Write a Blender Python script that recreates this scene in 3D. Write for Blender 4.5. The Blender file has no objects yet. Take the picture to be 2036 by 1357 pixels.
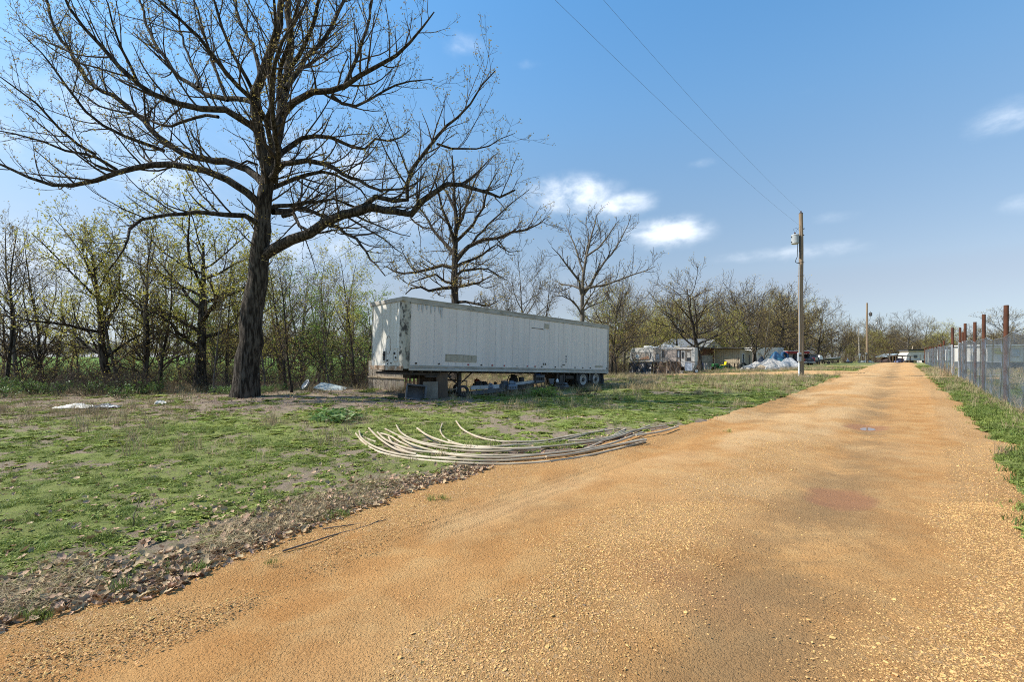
import bpy, math, random
import numpy as np
from math import radians, sin, cos, pi
from mathutils import Vector, Matrix

scene = bpy.context.scene
C = scene.collection
EYE = 1.67            # camera height above the road, metres
FPX, CX, HY = 905.0, 1018.0, 714.0   # survey constants used to turn measured bearings into ground positions

# ---------------------------------------------------------------- camera
cam = bpy.data.cameras.new('camera')
cam.lens = 16.0; cam.sensor_width = 36.0; cam.shift_y = 0.01745
cam.clip_start = 0.05; cam.clip_end = 5000
co = bpy.data.objects.new('camera', cam); C.objects.link(co)
co.location = (0, 0, EYE); co.rotation_euler = (radians(90), 0, 0)
scene.camera = co

# ---------------------------------------------------------------- sun and sky
SUN = Vector((-0.995, -0.05, 0)).normalized()
ELEV = 47.0
sd = Vector((SUN.x*cos(radians(ELEV)), SUN.y*cos(radians(ELEV)), sin(radians(ELEV))))
sl = bpy.data.lights.new('sun', 'SUN'); sl.energy = 4.3; sl.angle = radians(0.53); sl.color = (1.0, 0.945, 0.86)
so = bpy.data.objects.new('sun', sl); C.objects.link(so)
so.rotation_euler = (-sd).to_track_quat('-Z', 'Y').to_euler(); so.location = (-30, -10, 40)

scene.view_settings.view_transform = 'Standard'
scene.view_settings.look = 'None'
scene.view_settings.exposure = 0.74
scene.view_settings.gamma = 1.0
scene.view_settings.use_curve_mapping = False

class NT:
    """small helper for node trees"""
    def __init__(s, nt): s.nt = nt; s.n = nt.nodes; s.l = nt.links
    def add(s, t, **kw):
        nd = s.n.new(t)
        for k, v in kw.items(): setattr(nd, k, v)
        return nd
    def link(s, a, b): s.l.new(a, b)
    def val(s, nd, i, v):
        if hasattr(v, 'is_output'): s.l.new(v, nd.inputs[i])
        elif v is not None: nd.inputs[i].default_value = v
    def math(s, op, a, b=None, c=None, clamp=False):
        nd = s.n.new('ShaderNodeMath'); nd.operation = op; nd.use_clamp = clamp
        s.val(nd, 0, a); s.val(nd, 1, b); s.val(nd, 2, c)
        return nd.outputs[0]
    def mix(s, f, a, b, mode='MIX'):
        nd = s.n.new('ShaderNodeMix'); nd.data_type = 'RGBA'; nd.blend_type = mode
        s.val(nd, 0, f); 
        for i, v in ((6, a), (7, b)):
            if hasattr(v, 'is_output'): s.l.new(v, nd.inputs[i])
            else: nd.inputs[i].default_value = (v[0], v[1], v[2], 1)
        return nd.outputs[2]
    def noise(s, vec, scale, detail=4, rough=.55, dist=0.0):
        nd = s.n.new('ShaderNodeTexNoise'); nd.inputs['Scale'].default_value = scale
        nd.inputs['Detail'].default_value = detail; nd.inputs['Roughness'].default_value = rough
        nd.inputs['Distortion'].default_value = dist
        if vec is not None: s.l.new(vec, nd.inputs['Vector'])
        return nd.outputs['Fac']
    def ramp(s, f, a, b):
        nd = s.n.new('ShaderNodeMapRange'); nd.inputs[1].default_value = a; nd.inputs[2].default_value = b
        nd.interpolation_type = 'SMOOTHSTEP'
        s.l.new(f, nd.inputs[0]); return nd.outputs[0]

world = bpy.data.worlds.new('World'); scene.world = world; world.use_nodes = True
w = NT(world.node_tree); w.n.clear()
sky = w.add('ShaderNodeTexSky', sky_type='NISHITA'); sky.sun_disc = False
sky.sun_elevation = radians(ELEV); sky.sun_rotation = math.atan2(SUN.x, SUN.y) % (2*pi)
sky.altitude = 300; sky.air_density = 1.0; sky.dust_density = 0.6; sky.ozone_density = 2.2
SKY_STRENGTH = 0.110
SKY_TINT = [(0, (.52, .60, .85)), (.06, (.65, .62, .69)), (.17, (.92, .80, .725)), (.42, (1.0, 1.20, 1.17)), (.64, (.80, 1.34, 1.48)), (1, (.78, 1.36, 1.5))]
tc = w.add('ShaderNodeTexCoord')
sep = w.add('ShaderNodeSeparateXYZ'); w.link(tc.outputs['Generated'], sep.inputs[0])
# bearing and height angle of the view ray
az = w.math('ARCTAN2', sep.outputs[0], sep.outputs[1])
el = w.math('ARCSINE', sep.outputs[2])
cm = w.add('ShaderNodeCombineXYZ'); w.link(az, cm.inputs[0]); w.link(el, cm.inputs[1])
def cloud_at(px, py):
    x, z = (px-CX)/FPX, (HY-py)/FPX
    return math.atan2(x, 1), math.atan2(z, math.hypot(x, 1))
CLOUDS = [  # bearing point, half widths (deg), strength
    (1140, 388, 5.2, 2.1, 1.0), (1235, 408, 4.2, 1.5, .8), (1330, 462, 4.2, 1.8, 1.0), (1270, 470, 3.6, 1.5, .55),
    (2000, 236, 3.0, 1.5, .5), (2050, 400, 2.2, 1.0, .45), (1600, 500, 6.5, 1.0, .45), (1500, 510, 6.0, .9, .35),
    (1660, 432, 3.0, .8, .3), (1400, 324, 2.4, .7, .3), (920, 90, 4.0, 1.5, .3), (1050, 128, 3.0, .8, .22),
    (1600, 183, 2.5, .8, .14), (650, 335, 11, 4.5, .46), (740, 430, 10, 4.0, .44), (200, 225, 8, 3.2, .46), (90, 280, 8, 3, .4),
    (330, 340, 7, 3, .45), (620, 480, 9, 3.5, .5), (60, 520, 12, 5, .35), (300, 600, 14, 4, .35), (1000, 560, 14, 2.4, .25)]
rnd = random.Random(5)
for k in range(26):      # the same scattered fair-weather clouds go on all round, outside the view too
    CLOUDS.append((None, rnd.uniform(58, 302), rnd.uniform(8, 40), rnd.uniform(3, 8), rnd.uniform(1.2, 3), rnd.uniform(.3, .9)))
acc = None
for c in CLOUDS:
    if c[0] is None: a0, e0, wx, wy, st = radians(c[1] if c[1] < 180 else c[1]-360), radians(c[2]), c[3], c[4], c[5]
    else: (a0, e0), wx, wy, st = cloud_at(c[0], c[1]), c[2], c[3], c[4]
    dx = w.math('DIVIDE', w.math('SUBTRACT', az, a0), radians(wx))
    dy = w.math('DIVIDE', w.math('SUBTRACT', el, e0), radians(wy))
    d2 = w.math('ADD', w.math('MULTIPLY', dx, dx), w.math('MULTIPLY', dy, dy))
    g = w.math('MULTIPLY', w.math('EXPONENT', w.math('MULTIPLY', d2, -1.0)), st)
    acc = g if acc is None else w.math('MAXIMUM', acc, g)
mp = w.add('ShaderNodeMapping'); w.link(cm.outputs[0], mp.inputs[0]); mp.inputs['Scale'].default_value = (1, 1.7, 1)
nz = w.noise(mp.outputs[0], 13.0, 8, .58, .2)
nz2 = w.noise(mp.outputs[0], 3.0, 4, .5)
dens = w.math('MULTIPLY', acc, w.math('ADD', w.math('MULTIPLY', nz, 2.4), -.38))
dens = w.ramp(dens, .10, .92)
hz = w.math('ABSOLUTE', sep.outputs[2])
tint = w.add('ShaderNodeValToRGB'); w.link(hz, tint.inputs[0]); cr_ = tint.color_ramp; cr_.interpolation = 'CARDINAL'
for k, (p_, c_) in enumerate(SKY_TINT):
    e_ = cr_.elements[k] if k < 2 else cr_.elements.new(p_)
    e_.position = p_; e_.color = (*[v*.5 for v in c_], 1)
skc = w.mix(1.0, w.mix(1.0, sky.outputs[0], tint.outputs[0], 'MULTIPLY'), (2, 2, 2), 'MULTIPLY')
skc = w.mix(w.math('MULTIPLY', dens, .80), skc, (7.0, 7.4, 7.9))
bg = w.add('ShaderNodeBackground'); w.link(skc, bg.inputs[0]); bg.inputs[1].default_value = SKY_STRENGTH
wo = w.add('ShaderNodeOutputWorld'); w.link(bg.outputs[0], wo.inputs[0])

scene.cycles.max_bounces = 6; scene.cycles.transparent_max_bounces = 16
scene.cycles.use_denoising = False; scene.cycles.filter_width = 1.0

# ---------------------------------------------------------------- numpy helpers
rng = np.random.default_rng(11)
def sstep(a, b, x):
    u = np.clip((x-a)/(b-a), 0, 1); return u*u*(3-2*u)
def _h(i, j, sd=0):
    v = np.sin(i*127.1 + j*311.7 + sd*74.7)*43758.5453
    return v-np.floor(v)
def vnoise(x, y, sd=0):
    xi, yi = np.floor(x), np.floor(y); fx, fy = x-xi, y-yi
    fx = fx*fx*(3-2*fx); fy = fy*fy*(3-2*fy)
    return (_h(xi, yi, sd)*(1-fx)+_h(xi+1, yi, sd)*fx)*(1-fy) + (_h(xi, yi+1, sd)*(1-fx)+_h(xi+1, yi+1, sd)*fx)*fy
def fbm(x, y, oct=4, sd=0):
    a, t, s = .5, 0, 0
    for o in range(oct):
        t = t+a*vnoise(x, y, sd+o*3); s += a; a *= .5; x = x*2.03+17.3; y = y*2.03+5.1
    return t/s

# road frame: s along the road, t across it (positive towards the fence)
RD = np.array([.652, .758])
def st(x, y): return x*RD[0]+y*RD[1], x*RD[1]-y*RD[0]
def xy(s, t): return s*RD[0]+t*RD[1], s*RD[1]-t*RD[0]
def H(x, y):
    x = np.asarray(x, float); y = np.asarray(y, float)
    s, t = st(x, y)
    r = np.interp(s, [0, 14, 25, 37, 50, 85, 108, 118, 150, 220], [0, 0, .12, .38, .48, .74, .91, .90, .5, .3])
    wgt = sstep(-25, -8, t)*(1-.35*sstep(6, 30, t))
    z = r*wgt
    z = z+.17*np.exp(-((x+10.4)**2+(y-18.2)**2)/18) + .17*np.exp(-((x+6)**2+(y-22.3)**2)/10)
    off = sstep(0, 1.2, np.maximum(-4.4-t, t-1.3))
    z = z+off*(.10*(fbm(x*.55, y*.55, 3, 2)-.5)+.05*(fbm(x*2.3, y*2.3, 2, 4)-.5))
    z = z+3.0*sstep(110, 460, np.hypot(x, y))
    return z
def Hs(x, y): return float(H(x, y))
def P(px, py, Y): return Vector(((px-CX)/FPX*Y, Y, EYE-(py-HY)/FPX*Y))
def G(px, py):
    Y = 20.0
    for k in range(60):
        X = (px-CX)/FPX*Y
        Y = .5*Y+.5*min(400, (EYE-Hs(X, Y))*FPX/max(py-HY, .5))
    X = (px-CX)/FPX*Y
    return Vector((X, Y, Hs(X, Y)))
def ground(px, Y):
    X = (px-CX)/FPX*Y; return Vector((X, Y, Hs(X, Y)))

# ---------------------------------------------------------------- mesh helpers
def mesh_np(name, V, faces_list, mats, smooth=True, midx=None):
    """faces_list: list of int arrays (n,k)"""
    me = bpy.data.meshes.new(name)
    V = np.asarray(V, np.float32)
    faces_list = [np.asarray(f, np.int32) for f in faces_list if len(f)]
    me.vertices.add(len(V)); me.vertices.foreach_set('co', V.ravel())
    tot = np.concatenate([np.full(len(f), f.shape[1], np.int32) for f in faces_list])
    idx = np.concatenate([f.ravel() for f in faces_list])
    start = np.concatenate([[0], np.cumsum(tot)[:-1]]).astype(np.int32)
    me.loops.add(len(idx)); me.loops.foreach_set('vertex_index', idx)
    me.polygons.add(len(tot)); me.polygons.foreach_set('loop_start', start)
    me.polygons.foreach_set('loop_total', tot)
    if midx is not None: me.polygons.foreach_set('material_index', np.asarray(midx, np.int32))
    me.polygons.foreach_set('use_smooth', np.full(len(tot), smooth))
    for m in mats: me.materials.append(m)
    me.update(calc_edges=True); me.validate()
    return me
def tag(o, label=None, cat=None, group=None, kind=None):
    if label: o['label'] = label
    if cat: o['category'] = cat
    if group: o['group'] = group
    if kind: o['kind'] = kind
    return o
def link(name, me, parent=None):
    o = bpy.data.objects.new(name, me); C.objects.link(o)
    if parent is not None: o.parent = parent
    return o
def thing(name, label, cat, loc=(0, 0, 0), rz=0.0, group=None, rot=None):
    o = bpy.data.objects.new(name, None); C.objects.link(o)
    o.empty_display_size = .2
    o.location = loc; o.rotation_euler = rot if rot else (0, 0, rz)
    return tag(o, label, cat, group)
def dup(root, loc, rz, label=None, group=None, scale=None):
    r = root.copy(); C.objects.link(r); r.location = loc; r.rotation_euler = (0, 0, rz)
    if scale: r.scale = scale if hasattr(scale, '__len__') else (scale,)*3
    if label: r['label'] = label
    if group: r['group'] = group
    for ch in list(root.children):
        c = ch.copy(); C.objects.link(c); c.parent = r
        for g in ch.children:
            d = g.copy(); C.objects.link(d); d.parent = c
    return r

class MB:
    def __init__(s): s.v = []; s.f = []; s.m = []
    def addf(s, vs, fs, mi=0):
        b = len(s.v); s.v += [tuple(p) for p in vs]
        s.f += [tuple(i+b for i in f) for f in fs]; s.m += [mi]*len(fs); return s
    def box(s, x0, x1, y0, y1, z0, z1, mi=0, M=None, bev=0.0):
        if bev > 0:
            b = min(bev, (x1-x0)*.45, (y1-y0)*.45, (z1-z0)*.45)
            vs = []; idx = {}
            for ix, X in ((0, x0), (1, x1)):
                for iy, Y in ((0, y0), (1, y1)):
                    for iz, Z in ((0, z0), (1, z1)):
                        sx, sy, sz = (1-2*ix)*b, (1-2*iy)*b, (1-2*iz)*b
                        for a, p in enumerate(((X, Y+sy, Z+sz), (X+sx, Y, Z+sz), (X+sx, Y+sy, Z))):
                            idx[(ix, iy, iz, a)] = len(vs); vs.append(p)
            I = lambda *k: idx[k]
            fs = []
            for i in (0, 1):
                q = [(i, 0, 0, 0), (i, 1, 0, 0), (i, 1, 1, 0), (i, 0, 1, 0)]; fs.append([I(*k) for k in (q if i else q[::-1])])
                q = [(0, i, 0, 1), (0, i, 1, 1), (1, i, 1, 1), (1, i, 0, 1)]; fs.append([I(*k) for k in (q if i else q[::-1])])
                q = [(0, 0, i, 2), (1, 0, i, 2), (1, 1, i, 2), (0, 1, i, 2)]; fs.append([I(*k) for k in (q if i else q[::-1])])
            for i in (0, 1):
                for j in (0, 1):
                    fs.append([I(i, j, 0, 0), I(i, j, 1, 0), I(i, j, 1, 1), I(i, j, 0, 1)])
                    fs.append([I(i, 0, j, 0), I(i, 1, j, 0), I(i, 1, j, 2), I(i, 0, j, 2)])
                    fs.append([I(0, i, j, 1), I(1, i, j, 1), I(1, i, j, 2), I(0, i, j, 2)])
                    for k in (0, 1): fs.append([I(i, j, k, 0), I(i, j, k, 1), I(i, j, k, 2)])
        else:
            vs = [(x, y, z) for x in (x0, x1) for y in (y0, y1) for z in (z0, z1)]
            fs = [(0, 1, 3, 2), (4, 6, 7, 5), (0, 4, 5, 1), (2, 3, 7, 6), (0, 2, 6, 4), (1, 5, 7, 3)]
        if M is not None: vs = [M @ Vector(p) for p in vs]
        return s.addf(vs, fs, mi)
    def tube(s, pts, r, n=8, mi=0, cap=True):
        pts = [Vector(p) for p in pts]
        rs = list(r) if hasattr(r, '__len__') else [r]*len(pts)
        b = len(s.v); prev = None
        for i, p in enumerate(pts):
            t = (pts[min(i+1, len(pts)-1)]-pts[max(i-1, 0)]).normalized()
            if prev is None:
                a = Vector((0, 0, 1)) if abs(t.z) < .9 else Vector((1, 0, 0))
                u = t.cross(a).normalized()
            else:
                u = (prev-t*prev.dot(t)).normalized()
            prev = u; v = t.cross(u)
            for k in range(n):
                an = 2*pi*k/n; s.v.append(tuple(p+(u*cos(an)+v*sin(an))*rs[i]))
        for i in range(len(pts)-1):
            for k in range(n):
                k2 = (k+1) % n
                s.f.append((b+i*n+k, b+i*n+k2, b+(i+1)*n+k2, b+(i+1)*n+k)); s.m.append(mi)
        if cap:
            s.f.append(tuple(b+k for k in range(n))[::-1]); s.m.append(mi)
            e = b+(len(pts)-1)*n; s.f.append(tuple(e+k for k in range(n))); s.m.append(mi)
        return s
    def cyl(s, p0, p1, r0, r1=None, n=12, mi=0, cap=True):
        return s.tube([p0, p1], [r0, r0 if r1 is None else r1], n, mi, cap)
    def lathe(s, prof, n=20, mi=0, M=None):
        """prof: (radius, height) pairs about local z"""
        b = len(s.v)
        for (r, z) in prof:
            for k in range(n):
                p = Vector((r*cos(2*pi*k/n), r*sin(2*pi*k/n), z))
                s.v.append(tuple(M @ p if M is not None else p))
        for i in range(len(prof)-1):
            for k in range(n):
                k2 = (k+1) % n
                s.f.append((b+i*n+k, b+i*n+k2, b+(i+1)*n+k2, b+(i+1)*n+k)); s.m.append(mi)
        return s
    def sheet(s, fn, nu, nv, mi=0):
        b = len(s.v)
        for i in range(nu+1):
            for j in range(nv+1): s.v.append(tuple(fn(i/nu, j/nv)))
        for i in range(nu):
            for j in range(nv):
                a = b+i*(nv+1)+j; s.f.append((a, a+nv+1, a+nv+2, a+1)); s.m.append(mi)
        return s
    def prism(s, poly, y0, y1, mi=0):
        """polygon in x,z extruded along y"""
        b = len(s.v); n = len(poly)
        for y in (y0, y1):
            for (x, z) in poly: s.v.append((x, y, z))
        s.f.append(tuple(b+k for k in range(n))); s.m.append(mi)
        s.f.append(tuple(b+n+k for k in range(n))[::-1]); s.m.append(mi)
        for k in range(n):
            k2 = (k+1) % n; s.f.append((b+k, b+n+k, b+n+k2, b+k2)); s.m.append(mi)
        return s
    def mesh(s, name, mats, smooth=False):
        me = bpy.data.meshes.new(name); me.from_pydata(s.v, [], s.f)
        for m in (mats if isinstance(mats, (list, tuple)) else [mats]): me.materials.append(m)
        me.polygons.foreach_set('material_index', s.m)
        if smooth:
            me.polygons.foreach_set('use_smooth', [True]*len(s.f))
            try: me.set_sharp_from_angle(angle=radians(40))
            except Exception: pass
        me.update(); return me
    def build(s, name, mats, parent=None, smooth=False, kind=None, label=None):
        o = link(name, s.mesh(name, mats, smooth), parent)
        if kind: o['kind'] = kind
        if label: o['label'] = label
        return o

# ---------------------------------------------------------------- materials
MATS = {}
def pm(name, c1, c2=None, scale=3.0, rough=.7, bump=0.0, bscale=None, metal=0.0, c3=None, s3=8.0, t3=(.6, .75), stretch=(1, 1, 1), rand=0.0, ramp=(.32, .68), trans=0.0, spec=.4, detail=5, coords='Object'):
    """colour varied by noise, stains c3 over it, fine relief"""
    if name in MATS: return MATS[name]
    m = bpy.data.materials.new(name); m.use_nodes = True
    t = NT(m.node_tree); t.n.clear()
    out = t.add('ShaderNodeOutputMaterial'); bs = t.add('ShaderNodeBsdfPrincipled')
    tcn = t.add('ShaderNodeTexCoord'); mpn = t.add('ShaderNodeMapping'); t.link(tcn.outputs[coords], mpn.inputs[0])
    mpn.inputs['Scale'].default_value = stretch
    vec = mpn.outputs[0]
    c2 = c2 or tuple(x*.75 for x in c1)
    f = t.ramp(t.noise(vec, scale, detail, .6), *ramp)
    col = t.mix(f, c1, c2)
    if c3: col = t.mix(t.ramp(t.noise(vec, s3, 6, .65), *t3), col, c3)
    if rand:
        oi = t.add('ShaderNodeObjectInfo')
        hs = t.add('ShaderNodeHueSaturation')
        t.link(col, hs.inputs['Color'])
        t.link(t.math('ADD', t.math('MULTIPLY', oi.outputs['Random'], rand), 1-rand*.5), hs.inputs['Value'])
        r2 = t.math('FRACT', t.math('MULTIPLY', oi.outputs['Random'], 17.31))
        t.link(t.math('ADD', t.math('MULTIPLY', r2, rand*.05), .5-rand*.025), hs.inputs['Hue'])
        col = hs.outputs[0]
    t.link(col, bs.inputs['Base Color'])
    bs.inputs['Roughness'].default_value = rough; bs.inputs['Metallic'].default_value = metal
    bs.inputs['Specular IOR Level'].default_value = spec
    if bump:
        bp = t.add('ShaderNodeBump'); bp.inputs['Strength'].default_value = 1.0; bp.inputs['Distance'].default_value = bump
        t.link(t.noise(vec, bscale or scale*6, 5, .65), bp.inputs['Height']); t.link(bp.outputs[0], bs.inputs['Normal'])
    sh = bs.outputs[0]
    if trans:
        tr = t.add('ShaderNodeBsdfTranslucent'); t.link(col, tr.inputs[0])
        mx = t.add('ShaderNodeMixShader'); mx.inputs[0].default_value = trans
        t.link(sh, mx.inputs[1]); t.link(tr.outputs[0], mx.inputs[2]); sh = mx.outputs[0]
    t.link(sh, out.inputs[0]); MATS[name] = m
    return m

bark = pm('bark', (.022, .017, .013), (.105, .087, .069), 13, .95, .10, 14, ramp=(.40, .62), c3=(.15, .145, .125), s3=6, t3=(.64, .80), stretch=(1, 1, .16), spec=.12)
bark_thin = pm('bark_thin', (.050, .037, .028), (.088, .068, .052), 3, .95, .006, 20, spec=.12)
bark_grey = pm('bark_grey', (.095, .080, .064), (.165, .145, .12), 5, .95, .02, 16, stretch=(1, 1, .3), spec=.12)
twig_grey = pm('twig_grey', (.13, .108, .088), (.08, .064, .05), 3, .95, spec=.12)
twig_red = pm('twig_red', (.115, .078, .054), (.17, .125, .088), 3, .95, spec=.12)
leaf_oak = pm('leaf_oak', (.36, .29, .075), (.27, .19, .065), 1.2, .6, trans=.35, spec=.25)
leaf_yel = pm('leaf_yellow', (.50, .45, .09), (.36, .34, .075), 1.2, .6, trans=.4, spec=.25)
leaf_olive = pm('leaf_olive', (.47, .345, .10), (.36, .275, .085), 1.0, .6, trans=.35, spec=.25)
leaf_green = pm('leaf_green', (.19, .29, .055), (.28, .34, .08), 1.2, .55, trans=.4, spec=.3)
leaf_dark = pm('leaf_dark', (.05, .11, .03), (.08, .15, .04), 1.5, .55, trans=.25, spec=.3)
bramble_leaf = pm('bramble_leaf', (.10, .18, .04), (.16, .22, .06), 2, .5, trans=.3, rand=.5)
# ================================================================ GROUND
ROAD_L = [(-4, -4.1), (1.0, -4.2), (2.6, -4.55), (4.0, -4.72), (5.6, -4.85), (8.5, -4.45), (11, -4.2), (15, -4.05), (21, -3.8), (30, -3.6), (44, -3.55), (70, -3.4), (112, -3.2), (180, -3.2)]
ROAD_R = [(-4, .95), (3, 1.0), (7, 1.0), (9.6, 1.15), (11, 1.05), (12.2, 1.55), (13.0, 1.65), (13.8, 1.25), (17, 1.35), (24, 1.5), (33, 1.3), (40, 1.3), (70, 1.25), (112, 1.2), (180, 1.2)]
def edge_l(s): return np.interp(s, *zip(*ROAD_L)) + .30*(fbm(s*1.1, s*0+3.3, 3, 21)-.5)*1.6 + .10*(fbm(s*6, s*0+1.3, 2, 22)-.5)
def edge_r(s): return np.interp(s, *zip(*ROAD_R)) + .30*(fbm(s*.9, s*0+9.3, 3, 23)-.5)*1.6 + .12*(fbm(s*5, s*0+1.3, 2, 24)-.5)
def road_dist(x, y):
    """metres outside the road edge (negative inside)"""
    s, t = st(x, y)
    return np.maximum(edge_l(s)-t, t-edge_r(s))

TRACKS = [([Vector((*xy(49, -2.5), 0)), Vector((*xy(49.2, -5), 0)), ground(1592, 38.2), ground(1480, 38.6), ground(1400, 38.6), ground(1345, 40.5), ground(1320, 43)], 6.0),
          ([Vector((*xy(41.5, 1.0), 0)), Vector((*xy(41.5, 4), 0)), Vector((*xy(42.5, 14), 0)), Vector((*xy(40, 30), 0))], 2.4),
          ([ground(1640, 62), ground(1700, 58), Vector((*xy(76, -3), 0))], 2.0)]
def track_dist(x, y):
    d = np.full(np.shape(x), 99.0)
    for pts, wd in TRACKS:
        for a, c in zip(pts[:-1], pts[1:]):
            ax, ay, vx, vy = a.x, a.y, c.x-a.x, c.y-a.y
            u = np.clip(((x-ax)*vx+(y-ay)*vy)/(vx*vx+vy*vy), 0, 1)
            d = np.minimum(d, np.hypot(x-ax-u*vx, y-ay-u*vy)-wd*.48)
    return d
def cover(x, y):
    """what grows or lies where: green, leaf litter, dry straw, crop field (each 0..1)"""
    s, t = st(x, y)
    d = road_dist(x, y)
    n1 = fbm(x*.38, y*.38, 4, 31); n2 = fbm(x*1.7, y*1.7, 3, 32); n3 = fbm(x*.16, y*.16, 3, 33)
    green = .12+.88*sstep(.36, .62, .42*n1+.58*n2)
    bare = np.exp(-(((x+2.9)/1.5)**2+((y-8.2)/1.0)**2))*.7 + np.exp(-(((x+3.2)/2.2)**2+((y-6.5)/.8)**2))*.35
    green = green*(1-bare)
    wood = sstep(-6, -10, t)*sstep(13.2, 16.2, y+3.0*(n2-.5)+.9*sstep(-4, -9, x)*2)*(1-sstep(-2.5, -.5, x))*(1-sstep(26, 32, y))
    wood = wood+ .9*sstep(23, 26, y)*(1-sstep(34, 40, y))*(1-sstep(4, 10, x))*sstep(-40, -30, x)*sstep(-9,-12,t)
    wood = np.clip(wood, 0, 1)
    green = green*(1-.96*wood*sstep(.35, .55, 1-n2*.8))
    band = np.exp(-(np.maximum(d-.05, 0)/(.36+.38*sstep(4.6, 2.6, s)))**2)*(t < -2)*sstep(20, 7, s)
    band = np.clip(band*1.3*sstep(.25, .5, fbm(s*.8, t*1.2, 3, 35)+.1), 0, 1)
    litter = np.clip(band+.85*wood*sstep(.3, .55, n2)+.28*sstep(.58, .7, fbm(x*.9+7, y*.9, 3, 38)), 0, 1)
    dry = np.clip(sstep(.55, .75, fbm(x*.5+20, y*.5, 3, 36))*.55 + .8*np.exp(-((t-2.7)/.55)**2)*sstep(.3, .55, n2) + .6*sstep(-9, -13, x)*np.exp(-((y-13.8)/2.2)**2), 0, 1)
    dry = dry + .35*sstep(16, 26, y)*sstep(.45, .6, n1)
    crop = sstep(-4, -8, x)*sstep(31, 34, y+.3*x*0)*sstep(-14,-20,t)
    green = np.where(t > 0, np.maximum(green, .75), green)
    green = np.where((y > 18) & (t > -12.5) & (t < 0), np.maximum(green, .6*sstep(.3,.5,n1)+.25), green)
    green = green*(1-.85*band)*sstep(-.3, .5, track_dist(x, y)+.6*(n2-.5))
    return np.clip(green, 0, 1), litter, np.clip(dry, 0, 1), np.clip(crop, 0, 1)

def graded(lo, dlo, dhi, hi, step, g, gmax=60):
    a = list(np.arange(dlo, dhi+1e-6, step))
    h = step; x = a[-1]
    while x < hi: h = min(h*g, gmax); x += h; a.append(x)
    h = step; x = a[0]
    while x > lo: h = min(h*g, gmax); x -= h; a.insert(0, x)
    return np.array(a)
gx = graded(-900, -9, 9, 900, .09, 1.045); gy = graded(-60, 1.5, 12, 1300, .09, 1.03)
GX, GY = np.meshgrid(gx, gy, indexing='ij')
nx, ny = GX.shape
fl = lambda a: a.ravel()
X, Y = fl(GX), fl(GY)
Z = H(X, Y)
# ground lies a little under the road sheet and is roughened beside it
rdist = road_dist(X, Y)
Z = Z - .16*sstep(.10, -.40, rdist)
gr, li, dr, cr = cover(X, Y)
near = sstep(26, 10, np.hypot(X, Y))
Z = Z + sstep(0, .3, rdist)*near*(.045*gr*fbm(X*5, Y*5, 3, 51)+.035*(fbm(X*9, Y*9, 2, 52)-.5))
i = np.arange(nx-1)[:, None]*ny+np.arange(ny-1)[None, :]
F = np.stack([i, i+ny, i+ny+1, i+1], -1).reshape(-1, 4)

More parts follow.
